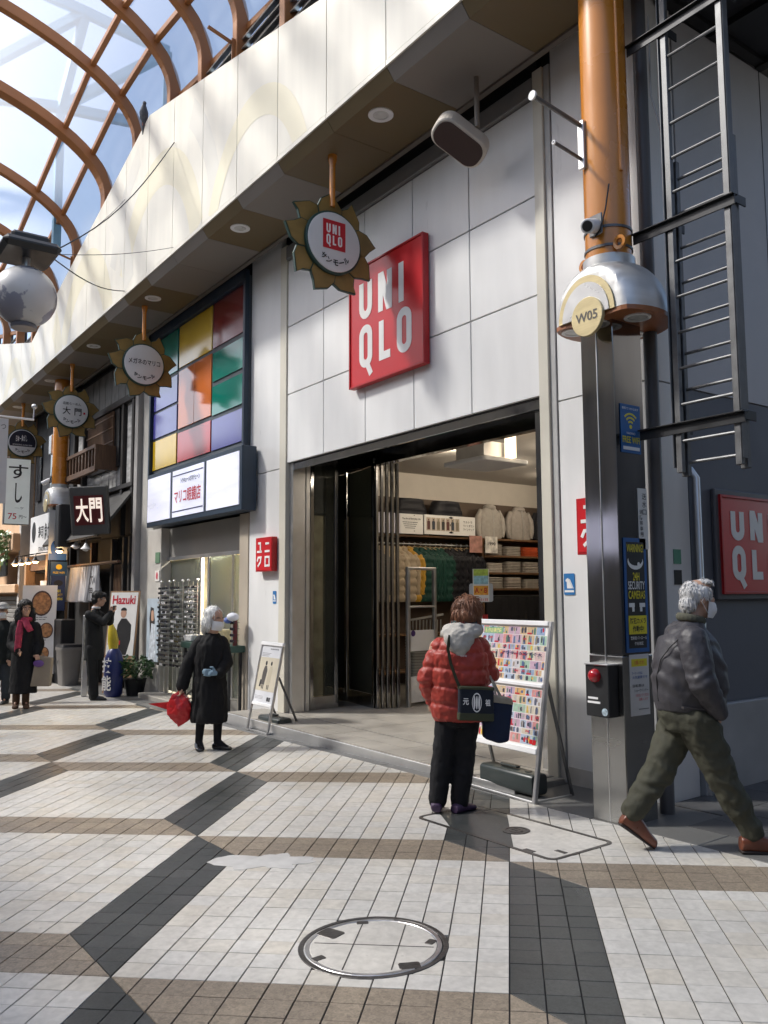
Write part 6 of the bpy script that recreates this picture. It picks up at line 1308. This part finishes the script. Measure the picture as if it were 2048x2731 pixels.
def body(t, J, fa, nod, s=1.0, skin=SKIN, hands=True, hd=None):
    mb = MB(); M = headM(J['head'], fa, nod); head(mb, M, s)
    nk = Vector(J['neck']); limb(mb, [Vector(J['head']) + Vector((0, 0, -.05)), nk], [.055, .06]); sm = (Vector(J['shL']) + Vector(J['shR'])) / 2; pm = (Vector(J['hipL']) + Vector(J['hipR'])) / 2
    limb(mb, [nk, sm.lerp(pm, .12), sm.lerp(pm, .5), pm], [.06, .12, .11, .12], 18)
    for q in 'LR':
        limb(mb, [J['sh' + q], J['el' + q], J['wr' + q]], [.05, .04, .028]); limb(mb, [sm, J['sh' + q]], [.08, .05]); limb(mb, [J['hip' + q], J['kn' + q], J['an' + q]], [.075, .052, .036]); limb(mb, [J['an' + q], Vector(J['an' + q]).lerp(Vector(J['to' + q]), .5)], [.034, .02])
        if hd and q in hd: hand(mb, J['wr' + q], hd[q][0], hd[q][1], 1.0, hd[q][2])
    o = part('body', mb, skin, t, .0095, 2); eyes(M, t, s); return M
FAB = lambda n, c, r=.8, b=.3: mat('cloth_' + n, c, r, var=.12, vs=16, bump=b, bs=160, spec=.25)
def hairpart(mb, t, col, vox=.009, amp=.008, sc=(60, 60, 12), seed=0, nm='hair', rough=.55, LF_=1.0):
    hm = mat('hair_' + nm + str(seed), col, rough, var=.35, vs=40, stretch=(1, 1, .25), bump=.5, bs=140); o = part(nm, mb, hm, t, vox, 2, amp, sc, seed)
    r = random.Random(seed); V = o.data.vertices; zs = [v.co.z for v in V]; z1 = max(zs); c = sum((v.co for v in V), Vector()) / len(V); s = MB()
    for q in range(420):
        v = V[r.randrange(len(V))]; n = v.normal; d = (Vector((0, 0, -1)) + n * .35 + Vector((r.uniform(-.3, .3), r.uniform(-.3, .3), 0))); top = (v.co.z - c.z) / max(.01, z1 - c.z)
        if top > .5: d = Vector((n.x, n.y, -.2 - .6 * (1 - top))) + Vector((r.uniform(-.5, .5), r.uniform(-.5, .5), .1))
        d = (d - n * (d.dot(n) - .12)).normalized(); L = r.uniform(.03, .065) * LF_; p = v.co - n * .002
        s.tube([p, p + d * L * .5 + n * .004, p + d * L + Vector((0, 0, -.25 * L))], [.0035, .0028, .0008], 5, False)
    q = s.build('strands', hm, o, smooth=True); q['kind'] = 'stuff'; return o
def he(mb, M, c, r, s=1.0): mb.ell((0, 0, 0), (1, 1, 1), 16, M @ Matrix.Translation((c[0] * s, c[1] * s, c[2] * s)) @ Matrix.Diagonal((r[0] * s, r[1] * s, r[2] * s, 1)))
Z = Vector
# ---- shopper in the red down jacket, back to us, reading the flyer board
P1 = thing('person', 'shopper in a red down jacket with a white hood, seen from behind reading the flyers', 'person', (-5.13, 4.30, gz(-5.13, 4.30)), YAW, w=False)
J = dict(head=Z((.165, .05, 1.53)), neck=Z((.115, .01, 1.38)), shL=Z((-.10, 0, 1.27)), shR=Z((.27, .02, 1.27)), elL=Z((-.165, .0, 1.02)), elR=Z((.315, .06, 1.05)), wrL=Z((-.135, .06, .84)), wrR=Z((.27, .22, .98)), hipL=Z((.0, 0, .76)), hipR=Z((.135, 0, .75)), knL=Z((-.06, .01, .40)), knR=Z((.11, .02, .38)), anL=Z((-.10, 0, .09)), anR=Z((.07, 0, .08)), toL=Z((-.10, .1, .04)), toR=Z((.14, .08, .04)))
M = body(P1, J, R(52), R(22), hd={'L': ((.05, .3, -1), (0, 1, 0), .7), 'R': ((.1, 1, 0), (-1, 0, .3), .8)})
mb = MB(); mb.loft([(.085, 0, .69, .215, .15), (.085, 0, .80, .235, .165), (.082, 0, .95, .235, .17), (.082, 0, 1.10, .235, .17), (.084, 0, 1.22, .225, .16), (.09, 0, 1.31, .165, .13), (.105, 0, 1.38, .085, .085)], 28, power=2.4)
slv = []
for pts, rs in (([J['shL'] + Z((.035, 0, -.02)), J['elL'], J['wrL'] + Z((0, -.01, .02))], [.088, .088, .066]), ([J['shR'] + Z((-.025, 0, -.02)), J['elR'], J['wrR']], [.092, .092, .066])): m2_ = MB(); limb(m2_, pts, rs); slv.append(m2_)
def baff(co):
    k = ((co.z + .012 * math.sin(co.x * 9)) * 1000 % 138) / 138; return -.015 * (1 - min(1, min(k, 1 - k) * 5)) + .004 * noise.noise(co * 22)
part('down_jacket', mb, mat('red_ripstop', (.34, .035, .022), .52, var=.12, vs=9, bump=.12, bs=60), P1, .011, 2, .012, (20, 20, 14), 3, baff)
for m2_ in slv: part('sleeve', m2_, mat('red_ripstop', None), P1, .011, 2, .012, (20, 20, 14), 5, baff)
mb = MB(); mb.ell((.075, -.125, 1.335), (.125, .06, .085)); mb.ell((.07, -.14, 1.29), (.095, .05, .08)); mb.ell((.075, -.135, 1.25), (.06, .04, .06)); mb.ell((.0, -.07, 1.37), (.07, .08, .05)); mb.ell((.19, -.06, 1.38), (.07, .08, .05))
for a0 in range(-70, 251, 20): mb.ell((.115 + .115 * math.cos(R(a0)), .01 + .10 * math.sin(R(a0)), 1.395 + .035 * math.sin(R(a0 + 180)) * .5), (.052, .05, .045))
part('hood', mb, FAB('hood_white', (.46, .44, .40), .9), P1, .010, 9, .012, (14, 14, 14), 5)
mb = MB()
for a0 in range(0, 360, 18): mb.ell((.128 + .085 * math.cos(R(a0)), .02 + .08 * math.sin(R(a0)), 1.445), (.032, .032, .032))
TART = bpy.data.materials.new('tartan_wool'); TART.use_nodes = True; n_, l_ = TART.node_tree.nodes, TART.node_tree.links; tc_ = n_.new('ShaderNodeTexCoord'); ck = n_.new('ShaderNodeTexChecker'); ck.inputs['Scale'].default_value = 34; ck.inputs[1].default_value = (.16, .02, .03, 1); ck.inputs[2].default_value = (.02, .045, .04, 1); l_.new(tc_.outputs['Object'], ck.inputs[0]); l_.new(ck.outputs[0], n_['Principled BSDF'].inputs['Base Color']); n_['Principled BSDF'].inputs['Roughness'].default_value = .9
part('tartan_scarf', mb, TART, P1, .009, 3)
mb = MB(); he(mb, M, (-.016, 0, .022), (.124, .116, .116)); he(mb, M, (-.05, 0, -.05), (.085, .108, .09)); he(mb, M, (.03, .06, -.03), (.05, .035, .075)); he(mb, M, (.03, -.06, -.03), (.05, .035, .075)); he(mb, M, (.06, 0, .06), (.05, .075, .045))
hairpart(mb, P1, (.16, .06, .024), seed=1, amp=.010)
mb = MB(); mb.loft([(.07, 0, .66, .15, .125), (.07, 0, .74, .175, .135), (.08, 0, .86, .165, .12)], 20)
limb(mb, [J['hipL'] + Z((.0, 0, -.02)), J['knL'], J['anL']], [.105, .085, .072]); limb(mb, [J['hipR'] + Z((.0, 0, -.02)), J['knR'], J['anR']], [.105, .085, .072])
part('trousers', mb, FAB('black_denim', (.012, .012, .014)), P1, .011, 3, .010, (12, 12, 10), 8)
CROC = mat('purple_foam', (.045, .022, .06), .55, var=.15)
for nm, a, b in (('L', (-.115, -.08, .012), (-.095, .17, .012)), ('R', (.02, -.07, .0), (.19, .10, .0))):
    mb = MB(); shoe(mb, a, b, .085, .056); o = part('clog', mb, CROC, P1, .008, 2)
LOGO = MB(); txt(LOGO, 'THE NORTH FACE', .05, .012, fr((.10, -.174, 1.205), (1, .05, 0), (0, 0, 1)), .02); LOGO.build('chest_lettering', WLET, P1)
bg = thing('shoulder_bag', 'dark canvas shoulder bag with white characters on the red jacket shopper', 'bag', (-5.13, 4.30, gz(-5.13, 4.30)), YAW, w=False)
Mb2 = fr((.19, -.235, .85), (1, .12, -.05), (.03, .05, 1)); 
MB().box(-.135, .135, -.125, .125, -.07, 0, Mb2).build('bag_body', FAB('navy_canvas', (.016, .02, .03)), bg, bev=.015, seg=2); MB().box(-.137, .137, -.127, -.065, -.072, .003, Mb2).build('olive_base', FAB('olive_canvas', (.055, .06, .035)), bg, bev=.008); MB().box(-.137, .137, .10, .128, -.072, .003, Mb2).build('olive_top', FAB('olive_canvas', None), bg, bev=.008)
a = MB(); txt(a, '元', .045, .05, Mb2 @ Matrix.Translation((-.085, .015, .002)), .03); txt(a, '祖', .04, .05, Mb2 @ Matrix.Translation((.085, .012, .002)), .03); a.ring(.052, .060, 0, .003, 28, Mb2 @ Matrix.Translation((.0, .01, .0015)), .62, 1.2)
for x in (-.018, 0, .018): a.prism([(x + .0075 * math.cos(R(q)), .01 + .05 * math.sin(R(q))) for q in range(0, 360, 30)], .002, .003, Mb2)
a.build('emblem', WLET, bg)
MB().tube([Z((.0, -.16, 1.36)), Z((-.02, -.195, 1.26)), Z((.0, -.205, 1.15)), Z((.04, -.215, 1.03)), Z((.07, -.23, .96))], [(.02, .005)] * 5, 8).build('strap', FAB('olive_canvas', None), bg, smooth=True)
tt = thing('tote_bag', 'navy tote with a cream band on the right arm of the red jacket shopper', 'bag', (-5.13, 4.30, gz(-5.13, 4.30)), YAW, w=False)
Mt = fr((.355, -.11, .73), (1, .15, -.1), (.06, .0, 1)); mb = MB(); mb.prism([(-.10, -.16), (.02, -.19), (.095, -.17), (.115, .12), (.10, .155), (-.09, .17), (-.115, .1)], -.05, .05, Mt); mb.build('bag_body', FAB('tote_navy', (.014, .022, .05)), tt, bev=.02, seg=2)
MB().prism([(-.113, .115), (.117, .105), (.105, .158), (-.09, .174)], -.053, .053, Mt).build('cream_band', FAB('tote_cream', (.36, .32, .25)), tt, bev=.01)
MB().tube([Mt @ Z((-.02, .16, .04)), Z((.33, -.1, 1.0)), Z((.315, .0, 1.05)), Mt @ Z((.04, .15, -.04))], [(.014, .004)] * 4, 8).build('handle', FAB('tote_cream', None), tt, smooth=True)
# ---- elderly man striding out of the picture on the right
P2 = thing('person', 'elderly man with white hair and mask in a grey jacket striding towards the alley', 'person', (-3.34, 4.84, gz(-3.34, 4.84)), YAW, w=False)
J = dict(head=Z((.075, .0, 1.605)), neck=Z((.02, 0, 1.45)), shL=Z((.0, .19, 1.36)), shR=Z((-.03, -.19, 1.36)), elL=Z((-.02, .24, 1.08)), elR=Z((-.015, -.235, 1.09)), wrL=Z((.10, .2, .93)), wrR=Z((.115, -.165, .90)), hipL=Z((-.03, .085, .84)), hipR=Z((.0, -.085, .84)), knL=Z((-.185, .08, .49)), knR=Z((.165, -.07, .465)), anL=Z((-.395, .07, .185)), anR=Z((.325, -.07, .10)), toL=Z((-.30, .07, .03)), toR=Z((.46, -.07, .03)))
M = body(P2, J, R(8), R(8), 1.05, hd={'R': ((.15, .9, -.55), (.8, -.2, .3), .5), 'L': ((.15, -.9, -.55), (.8, .2, .3), .5)}); mask(M, P2, 1.05)
mb = MB(); mb.loft([(-.01, 0, .885, .205, .175), (-.01, 0, .94, .215, .185), (.0, 0, 1.0, .235, .20), (.0, 0, 1.12, .235, .215), (-.005, 0, 1.24, .215, .215), (-.01, 0, 1.34, .175, .19), (.0, 0, 1.41, .11, .12), (.02, 0, 1.465, .075, .075)], 28, power=2.2)
slv = []
for pts, rs in (([J['shR'] + Z((.0, .015, -.02)), J['elR'] + Z((0, -.02, 0)), J['wrR']], [.10, .088, .064]), ([J['shL'] + Z((0, -.03, 0)), J['elL'], J['wrL']], [.10, .09, .07])): m2_ = MB(); limb(m2_, pts, rs); slv.append(m2_)
part('jacket', mb, mat('cloth_grey_nylon', (.045, .043, .05), .55, var=.12, vs=8, bump=.15, bs=90), P2, .0105, 4, .012, (6, 6, 4.5), 2, lambda co: .012 * math.sin(co.z * 46 + co.x * 18 + 4 * noise.noise(co * 6)) * max(0, .35 + noise.noise(co * 5)))
for m2_ in slv: part('sleeve', m2_, mat('cloth_grey_nylon', None), P2, .0095, 4, .010, (9, 9, 7), 2, lambda co: .011 * math.sin(co.z * 60 - co.x * 34 + 4 * noise.noise(co * 7)) * max(0, .45 - abs(co.z - 1.06) * 2.6))
MB().tube([Z((-.10, -.185, 1.375)), Z((-.17, -.15, 1.30)), Z((-.215, -.10, 1.22)), Z((-.235, -.06, 1.10)), Z((-.225, -.05, .95))], .0035, 6).build('back_seam', BLACK, P2, smooth=True)
MB().tube([Z((-.205, 0, .925)), Z((-.1, -.17, .915)), Z((.1, -.175, .905)), Z((.195, 0, .90))], [(.010, .022)] * 4, 8).build('waistband', mat('cloth_grey_nylon', None), P2, smooth=True)
mb = MB()
for a0 in range(0, 360, 18): mb.ell((.025 + .075 * math.cos(R(a0)), .07 * math.sin(R(a0)), 1.475 - .015 * math.cos(R(a0))), (.02, .02, .03))
part('collar', mb, FAB('olive_collar', (.10, .10, .075)), P2, .008, 3)
mb = MB(); mb.loft([(-.02, 0, .76, .16, .15), (-.02, 0, .86, .19, .17), (-.015, 0, .95, .19, .165)], 22); limb(mb, [J['hipL'], J['knL'] + Z((-.005, 0, .0)), J['anL'] + Z((.02, 0, .05))], [.125, .10, .075]); limb(mb, [J['hipR'], J['knR'], J['anR'] + Z((-.0, 0, .05))], [.125, .10, .078])
part('trousers', mb, FAB('olive_twill', (.062, .062, .045), .75), P2, .011, 3, .022, (6, 6, 6), 6, lambda co: .008 * math.sin(co.z * 55 + co.x * 20 + 5 * noise.noise(co * 5)) * max(0, .2 + noise.noise(co * 6)))
SHO = mat('tan_leather', (.15, .045, .022), .35, var=.2, vs=12, coat=.2); SOL = mat('dark_sole', (.03, .022, .02), .7)
for a, b in (((-.475, .07, .16), (-.25, .07, -.005)), ((.25, -.07, .02), (.56, -.07, .0))):
    mb = MB(); shoe(mb, a, b, .12, .056); part('shoe', mb, SHO, P2, .008, 2); d = (Z(b) - Z(a)).normalized(); mb = MB(); shoe(mb, Z(a) - Z((0, 0, .012)), Z(b) - Z((0, 0, .004)), .028, .053); part('sole', mb, SOL, P2, .007, 1)
mb = MB(); he(mb, M, (-.035, 0, .025), (.078, .083, .082), 1.05); he(mb, M, (-.06, 0, -.04), (.05, .072, .065), 1.05); he(mb, M, (.0, .062, .03), (.06, .025, .05), 1.05); he(mb, M, (.0, -.062, .03), (.06, .025, .05), 1.05); he(mb, M, (.035, 0, .105), (.055, .062, .02), 1.05)
hairpart(mb, P2, (.52, .52, .52), seed=2, nm='white_hair', amp=.009, LF_=.42)
# ---- elderly woman in a long black coat with a red bag
P3 = thing('person', 'elderly woman with white hair and mask walking in a long black coat', 'person', (-9.06, 4.03, gz(-9.06, 4.03)), YAW, w=False)
J = dict(head=Z((.05, -.02, 1.475)), neck=Z((.035, 0, 1.31)), shL=Z((-.13, 0, 1.21)), shR=Z((.15, .03, 1.20)), elL=Z((-.25, .0, .95)), elR=Z((.20, -.04, .97)), wrL=Z((-.305, -.02, .72)), wrR=Z((.12, -.16, .87)), hipL=Z((-.07, 0, .78)), hipR=Z((.08, 0, .78)), knL=Z((-.09, .02, .42)), knR=Z((.10, .02, .42)), anL=Z((-.11, .0, .09)), anR=Z((.10, .0, .09)), toL=Z((-.05, -.1, .03)), toR=Z((.22, -.06, .03)))
GLV = mat('pale_blue_glove', (.20, .30, .38), .7)
M = body(P3, J, R(-28), R(10), 1.08, hd={'L': ((-.1, -.1, -1), (.3, -1, 0), .9)}); mask(M, P3, 1.08)
mb = MB(); mb.loft([(.0, 0, .31, .205, .17), (.0, 0, .36, .21, .175), (.005, 0, .6, .20, .165), (.005, 0, .85, .185, .15), (.005, 0, 1.05, .19, .15), (.01, 0, 1.18, .18, .135), (.02, 0, 1.26, .12, .10), (.03, 0, 1.31, .065, .065)], 26); slv = []
for pts, rs in (([J['shL'] + Z((.02, 0, 0)), J['elL'], J['wrL']], [.082, .08, .072]), ([J['shR'] + Z((-.02, 0, 0)), J['elR'], J['wrR'] + Z((.02, .03, .0))], [.082, .075, .065])): m2_ = MB(); limb(m2_, pts, rs); slv.append(m2_)
part('long_coat', mb, FAB('black_wool', (.011, .011, .012)), P3, .013, 3, .024, (11, 11, 3), 4)
for m2_ in slv: part('sleeve', m2_, FAB('black_wool', None), P3, .012, 3, .012, (10, 10, 6), 5)
mb = MB(); hand(mb, J['wrR'] + Z((-.0, -.01, .0)), (-.9, -.35, .1), (0, 0, 1), 1.1, .5); part('glove', mb, GLV, P3, .007, 1); mb = MB(); mb.tube([J['wrL'] + Z((0, 0, .02)), J['wrL'] + Z((-.006, 0, -.05))], [.05, .044], 12); part('glove_cuff', mb, GLV, P3, .008, 2)
mb = MB(); limb(mb, [J['hipL'], J['knL'], J['anL']], [.07, .058, .045]); limb(mb, [J['hipR'], J['knR'], J['anR']], [.07, .058, .045]); limb(mb, [J['anL'], J['toL']], [.04, .03]); limb(mb, [J['anR'], J['toR']], [.04, .03]); part('stockings', mb, FAB('black_knit', (.012, .012, .014)), P3, .010, 2)
for a, b in (((-.14, .06, .0), (-.06, -.15, .0)), ((.05, .03, .0), (.27, -.07, .0))): mb = MB(); shoe(mb, a, b, .09, .05); part('shoe', mb, mat('black_patent', (.012, .012, .013), .25, coat=.4), P3, .008, 2)
mb = MB(); he(mb, M, (-.03, 0, .04), (.10, .092, .092), 1.08); he(mb, M, (-.075, 0, -.06), (.06, .095, .10), 1.08); he(mb, M, (-.09, .02, -.13), (.05, .08, .06), 1.08); he(mb, M, (.0, .07, -.02), (.055, .03, .09), 1.08); he(mb, M, (-.02, -.07, -.03), (.05, .03, .09), 1.08)
hairpart(mb, P3, (.74, .74, .72), seed=3, nm='white_bob', amp=.012, LF_=.9)
rb = thing('red_shopping_bag', 'bright red paper like shopping bag swinging from the hand of the woman in black', 'bag', (-9.06, 4.03, gz(-9.06, 4.03)), YAW, w=False)
RB = mat('red_bag_film', (.46, .012, .016), .4, var=.12, vs=8)
Q = [(-.41, .63), (-.33, .645), (-.235, .585), (-.19, .47), (-.225, .33), (-.33, .265), (-.46, .40), (-.475, .50), (-.44, .56)]
mb = MB(); n = len(Q); vs = [(x, -.06 + .02 * math.sin(i * 2), z) for i, (x, z) in enumerate(Q)] + [(x, .04 + .015 * math.cos(i), z) for i, (x, z) in enumerate(Q)] + [(-.33, -.12, .44), (-.33, .09, .44)]
mb.add(vs, [(i, (i + 1) % n, (i + 1) % n + n, i + n) for i in range(n)] + [((i + 1) % n, i, 2 * n) for i in range(n)] + [(i + n, (i + 1) % n + n, 2 * n + 1) for i in range(n)]); part('bag_body', mb, RB, rb, .009, 4, .014, (12, 12, 12), 4)
mb = MB().add([(-.45, -.03, .54), (-.46, -.03, .45), (-.70, .01, .515), (-.44, .03, .50), (-.55, -.02, .485)], [(0, 1, 4), (1, 2, 4), (0, 4, 2), (0, 2, 3), (1, 3, 2), (0, 3, 1)]); mb.build('flying_corner', RB, rb)
for y in (-.03, .03): MB().tube([(-.38, y, .61), (-.33, y * .5, .69), (-.305, -.02, .655), (-.28, y, .60)], .006, 6).build('handle', RB, rb, smooth=True)
# ---- man in a black suit taking a picture
P4 = thing('person', 'man in a black suit raising a phone to photograph the shops', 'person', (-15.25, 4.613, gz(-15.25, 4.613)), YAW, w=False)
J = dict(head=Z((.03, 0, 1.78)), neck=Z((-.03, 0, 1.62)), shL=Z((-.06, .18, 1.50)), shR=Z((-.08, -.17, 1.50)), elL=Z((.16, .2, 1.36)), elR=Z((.18, -.2, 1.36)), wrL=Z((.24, .06, 1.55)), wrR=Z((.25, -.06, 1.53)), hipL=Z((-.05, .09, .92)), hipR=Z((-.05, -.09, .92)), knL=Z((-.05, .1, .5)), knR=Z((-.03, -.1, .5)), anL=Z((-.08, .1, .1)), anR=Z((.02, -.1, .09)), toL=Z((.05, .1, .03)), toR=Z((.16, -.1, .03)))
M = body(P4, J, R(15), R(10), 1.08, hd={'L': ((.4, -.5, .6), (-.5, 0, .8), .6), 'R': ((.4, .5, .6), (-.5, 0, .8), .6)})
mb = MB(); mb.loft([(-.04, 0, .70, .165, .185), (-.04, 0, .95, .16, .18), (-.05, 0, 1.2, .15, .19), (-.06, 0, 1.42, .14, .20), (-.05, 0, 1.53, .10, .14), (-.03, 0, 1.60, .065, .07)], 24); limb(mb, [J['shL'], J['elL'], J['wrL']], [.085, .07, .052]); limb(mb, [J['shR'], J['elR'], J['wrR']], [.085, .07, .052]); part('suit_jacket', mb, FAB('black_suit', (.012, .013, .014)), P4, .014, 3, .012, (9, 9, 5), 9)
mb = MB(); mb.loft([(-.045, 0, .74, .14, .17), (-.045, 0, .98, .14, .17)], 18); limb(mb, [J['hipL'], J['knL'], J['anL']], [.11, .09, .08]); limb(mb, [J['hipR'], J['knR'], J['anR']], [.11, .09, .08]); part('trousers', mb, FAB('black_suit', None), P4, .014, 3, .01, (8, 8, 4), 1)
for a, b in (((-.14, .1, .0), (.13, .1, .0)), ((-.05, -.1, .0), (.24, -.1, .0))): mb = MB(); shoe(mb, a, b, .09, .05); part('shoe', mb, BLACK, P4, .009, 2)
mb = MB()
for a0 in range(0, 360, 24): mb.ell((-.025 + .062 * math.cos(R(a0)), .062 * math.sin(R(a0)), 1.625), (.016, .016, .025))
part('shirt_collar', mb, WSIGN, P4, .008, 2)
mb = MB(); he(mb, M, (-.025, 0, .045), (.105, .092, .09), 1.08); he(mb, M, (-.06, 0, -.02), (.06, .088, .07), 1.08); he(mb, M, (.06, 0, .075), (.05, .07, .04), 1.08); hairpart(mb, P4, (.012, .011, .011), seed=4, nm='black_hair', LF_=.6)
MB().tube([M @ Z((.105, .0, .01)), M @ Z((.10, -.05, .01)), M @ Z((.03, -.088, .01))], .004, 6).build('spectacle_frame', ALU, P4)
ph = tag(MB().box(.30, .315, -.08, .08, 1.58, 1.66).build('phone', BLACK, None, bev=.004), 'dark phone held up by the suited man', 'phone'); ph.location = P4.location; ph.rotation_euler = P4.rotation_euler
# ---- woman in a black coat with a pink scarf
P5 = thing('person', 'woman with long dark hair and a pink scarf in a long black coat', 'person', (-14.965, 3.341, gz(-14.965, 3.341)), YAW, w=False)
J = dict(head=Z((.0, -.02, 1.635)), neck=Z((-.005, 0, 1.46)), shL=Z((-.165, 0, 1.36)), shR=Z((.17, 0, 1.34)), elL=Z((-.21, -.02, 1.05)), elR=Z((.25, .0, 1.06)), wrL=Z((-.04, -.17, .95)), wrR=Z((.26, -.10, .92)), hipL=Z((-.09, 0, .88)), hipR=Z((.08, 0, .88)), knL=Z((-.10, 0, .48)), knR=Z((.07, 0, .48)), anL=Z((-.11, 0, .12)), anR=Z((.05, 0, .12)), toL=Z((-.08, -.12, .04)), toR=Z((.12, -.10, .04)))
M = body(P5, J, R(-48), R(0), 1.08, hd={'L': ((.7, -.4, -.4), (0, -.3, 1), .8), 'R': ((.2, -.6, -.8), (-1, 0, 0), .8)})
mb = MB(); mb.loft([(.0, 0, .25, .225, .19), (.0, 0, .6, .21, .175), (-.005, 0, .95, .20, .16), (-.005, 0, 1.2, .20, .15), (-.005, 0, 1.34, .19, .13), (-.005, 0, 1.42, .11, .10), (-.005, 0, 1.48, .065, .065)], 24); limb(mb, [J['shL'], J['elL'], J['wrL']], [.085, .08, .065]); limb(mb, [J['shR'], J['elR'], J['wrR']], [.085, .08, .07]); part('long_coat', mb, FAB('black_felt', (.01, .01, .011)), P5, .014, 3, .012, (9, 9, 4), 2)
SC = mat('pink_scarf_wool', (.34, .035, .075), .9, var=.25, vs=24, bump=.4, bs=80); mb = MB()
for a0 in range(0, 360, 22): mb.ell((-.005 + .085 * math.cos(R(a0)), -.01 + .08 * math.sin(R(a0)), 1.46), (.04, .04, .04))
mb.tube([Z((-.02, -.13, 1.45)), Z((-.02, -.17, 1.25)), Z((-.03, -.185, 1.0)), Z((-.035, -.18, .93))], [(.05, .025), (.065, .028), (.06, .025), (.055, .02)], 12); mb.tube([Z((.05, -.12, 1.45)), Z((.10, -.15, 1.36)), Z((.16, -.16, 1.27))], [(.05, .03), (.06, .03), (.055, .02)], 12); part('scarf', mb, SC, P5, .010, 3, .008, (26, 26, 12), 3)
mb = MB(); he(mb, M, (-.03, 0, .05), (.11, .10, .10), 1.1); he(mb, M, (-.07, 0, -.08), (.07, .13, .14), 1.1); he(mb, M, (.0, .10, -.12), (.06, .05, .15), 1.1); he(mb, M, (.0, -.10, -.12), (.06, .05, .15), 1.1); he(mb, M, (.06, 0, .09), (.05, .08, .035), 1.1); hairpart(mb, P5, (.012, .010, .010), seed=5, nm='long_hair', amp=.02, sc=(30, 30, 14))
for q in (-1, 1): MB().ring(.019, .023, -.002, .002, 16, M @ fr((.108, q * .035, .0), (0, 1, 0), (0, 0, 1))).build('spectacle_rim', BLACK, P5)
BT = mat('brown_suede_boot', (.07, .035, .018), .85, var=.2, vs=20)
for x, tx in ((-.11, -.06), (.05, .13)): mb = MB(); limb(mb, [(x, .0, .30), (x, 0, .12), (x, 0, .07)], [.062, .06, .055]); shoe(mb, (x - .02, .06, .0), (tx, -.15, .0), .10, .055); part('boot', mb, BT, P5, .011, 2)
pb_ = thing('paper_carrier_bag', 'beige carrier bag with a purple ribbon on the arm of the pink scarf woman', 'bag', (-14.965, 3.341, gz(-14.965, 3.341)), YAW, w=False)
MB().prism([(-.15, -.25), (.16, -.22), (.13, .24), (-.13, .26)], -.06, .06, fr((.34, -.06, .60), (1, .1, -.1), (.12, 0, 1))).build('bag_body', mat('beige_carrier', (.24, .20, .15), .6, var=.1), pb_, bev=.01); MB().ell((.30, -.14, .74), (.09, .03, .06)).build('purple_ribbon', mat('purple_ribbon', (.12, .05, .22), .5), pb_, smooth=True)
for y in (-.1, -.02): MB().tube([(.26, y, .84), (.27, -.06, .96), (.38, y, .82)], .006, 6).build('handle', mat('beige_carrier', None), pb_)
# ---- person with a white hat, cut by the left edge
P6 = thing('person', 'person in a white hat, mask and dark jacket cut off by the left edge', 'person', (-15.946, 3.252, gz(-15.946, 3.252)), YAW, w=False)
J = dict(head=Z((-.075, -.02, 1.60)), neck=Z((-.07, 0, 1.44)), shL=Z((-.25, 0, 1.34)), shR=Z((.10, 0, 1.34)), elL=Z((-.30, 0, 1.05)), elR=Z((.15, -.02, 1.05)), wrL=Z((-.28, -.1, .82)), wrR=Z((.14, -.12, .80)), hipL=Z((-.16, 0, .85)), hipR=Z((.01, 0, .85)), knL=Z((-.17, 0, .48)), knR=Z((.02, 0, .48)), anL=Z((-.17, 0, .1)), anR=Z((.03, 0, .1)), toL=Z((-.17, -.13, .04)), toR=Z((.04, -.13, .04)))
M = body(P6, J, R(-85), R(4), 1.05, hd={'L': ((0, -.3, -1), (1, 0, 0), .6), 'R': ((0, -.3, -1), (-1, 0, 0), .6)}); mask(M, P6, 1.05)
mb = MB(); mb.loft([(-.075, 0, .70, .20, .15), (-.075, 0, 1.0, .20, .15), (-.075, 0, 1.28, .20, .14), (-.075, 0, 1.38, .13, .10), (-.07, 0, 1.45, .07, .07)], 22); limb(mb, [J['shL'], J['elL'], J['wrL']], [.085, .08, .065]); limb(mb, [J['shR'], J['elR'], J['wrR']], [.085, .08, .065]); part('dark_jacket', mb, FAB('dark_green_black', (.014, .017, .016)), P6, .014, 3, .014, (9, 9, 6), 7)
mb = MB(); mb.loft([(-.075, 0, .72, .17, .13), (-.075, 0, .9, .17, .13)], 18); limb(mb, [J['hipL'], J['knL'], J['anL']], [.10, .085, .075]); limb(mb, [J['hipR'], J['knR'], J['anR']], [.10, .085, .075]); part('jeans', mb, FAB('dark_denim', (.03, .037, .045)), P6, .014, 3, .01)
for x in (-.17, .03): mb = MB(); shoe(mb, (x, .08, 0), (x, -.18, 0), .08, .05); part('shoe', mb, BLACK, P6, .009, 2)
mb = MB(); he(mb, M, (0, 0, .085), (.112, .10, .07), 1.05); mb.lathe([(.145, .03), (.15, .04), (.11, .075)], 24, M @ Matrix.Translation((0, 0, .02))); part('hat', mb, FAB('white_felt', (.42, .41, .38)), P6, .008, 2)
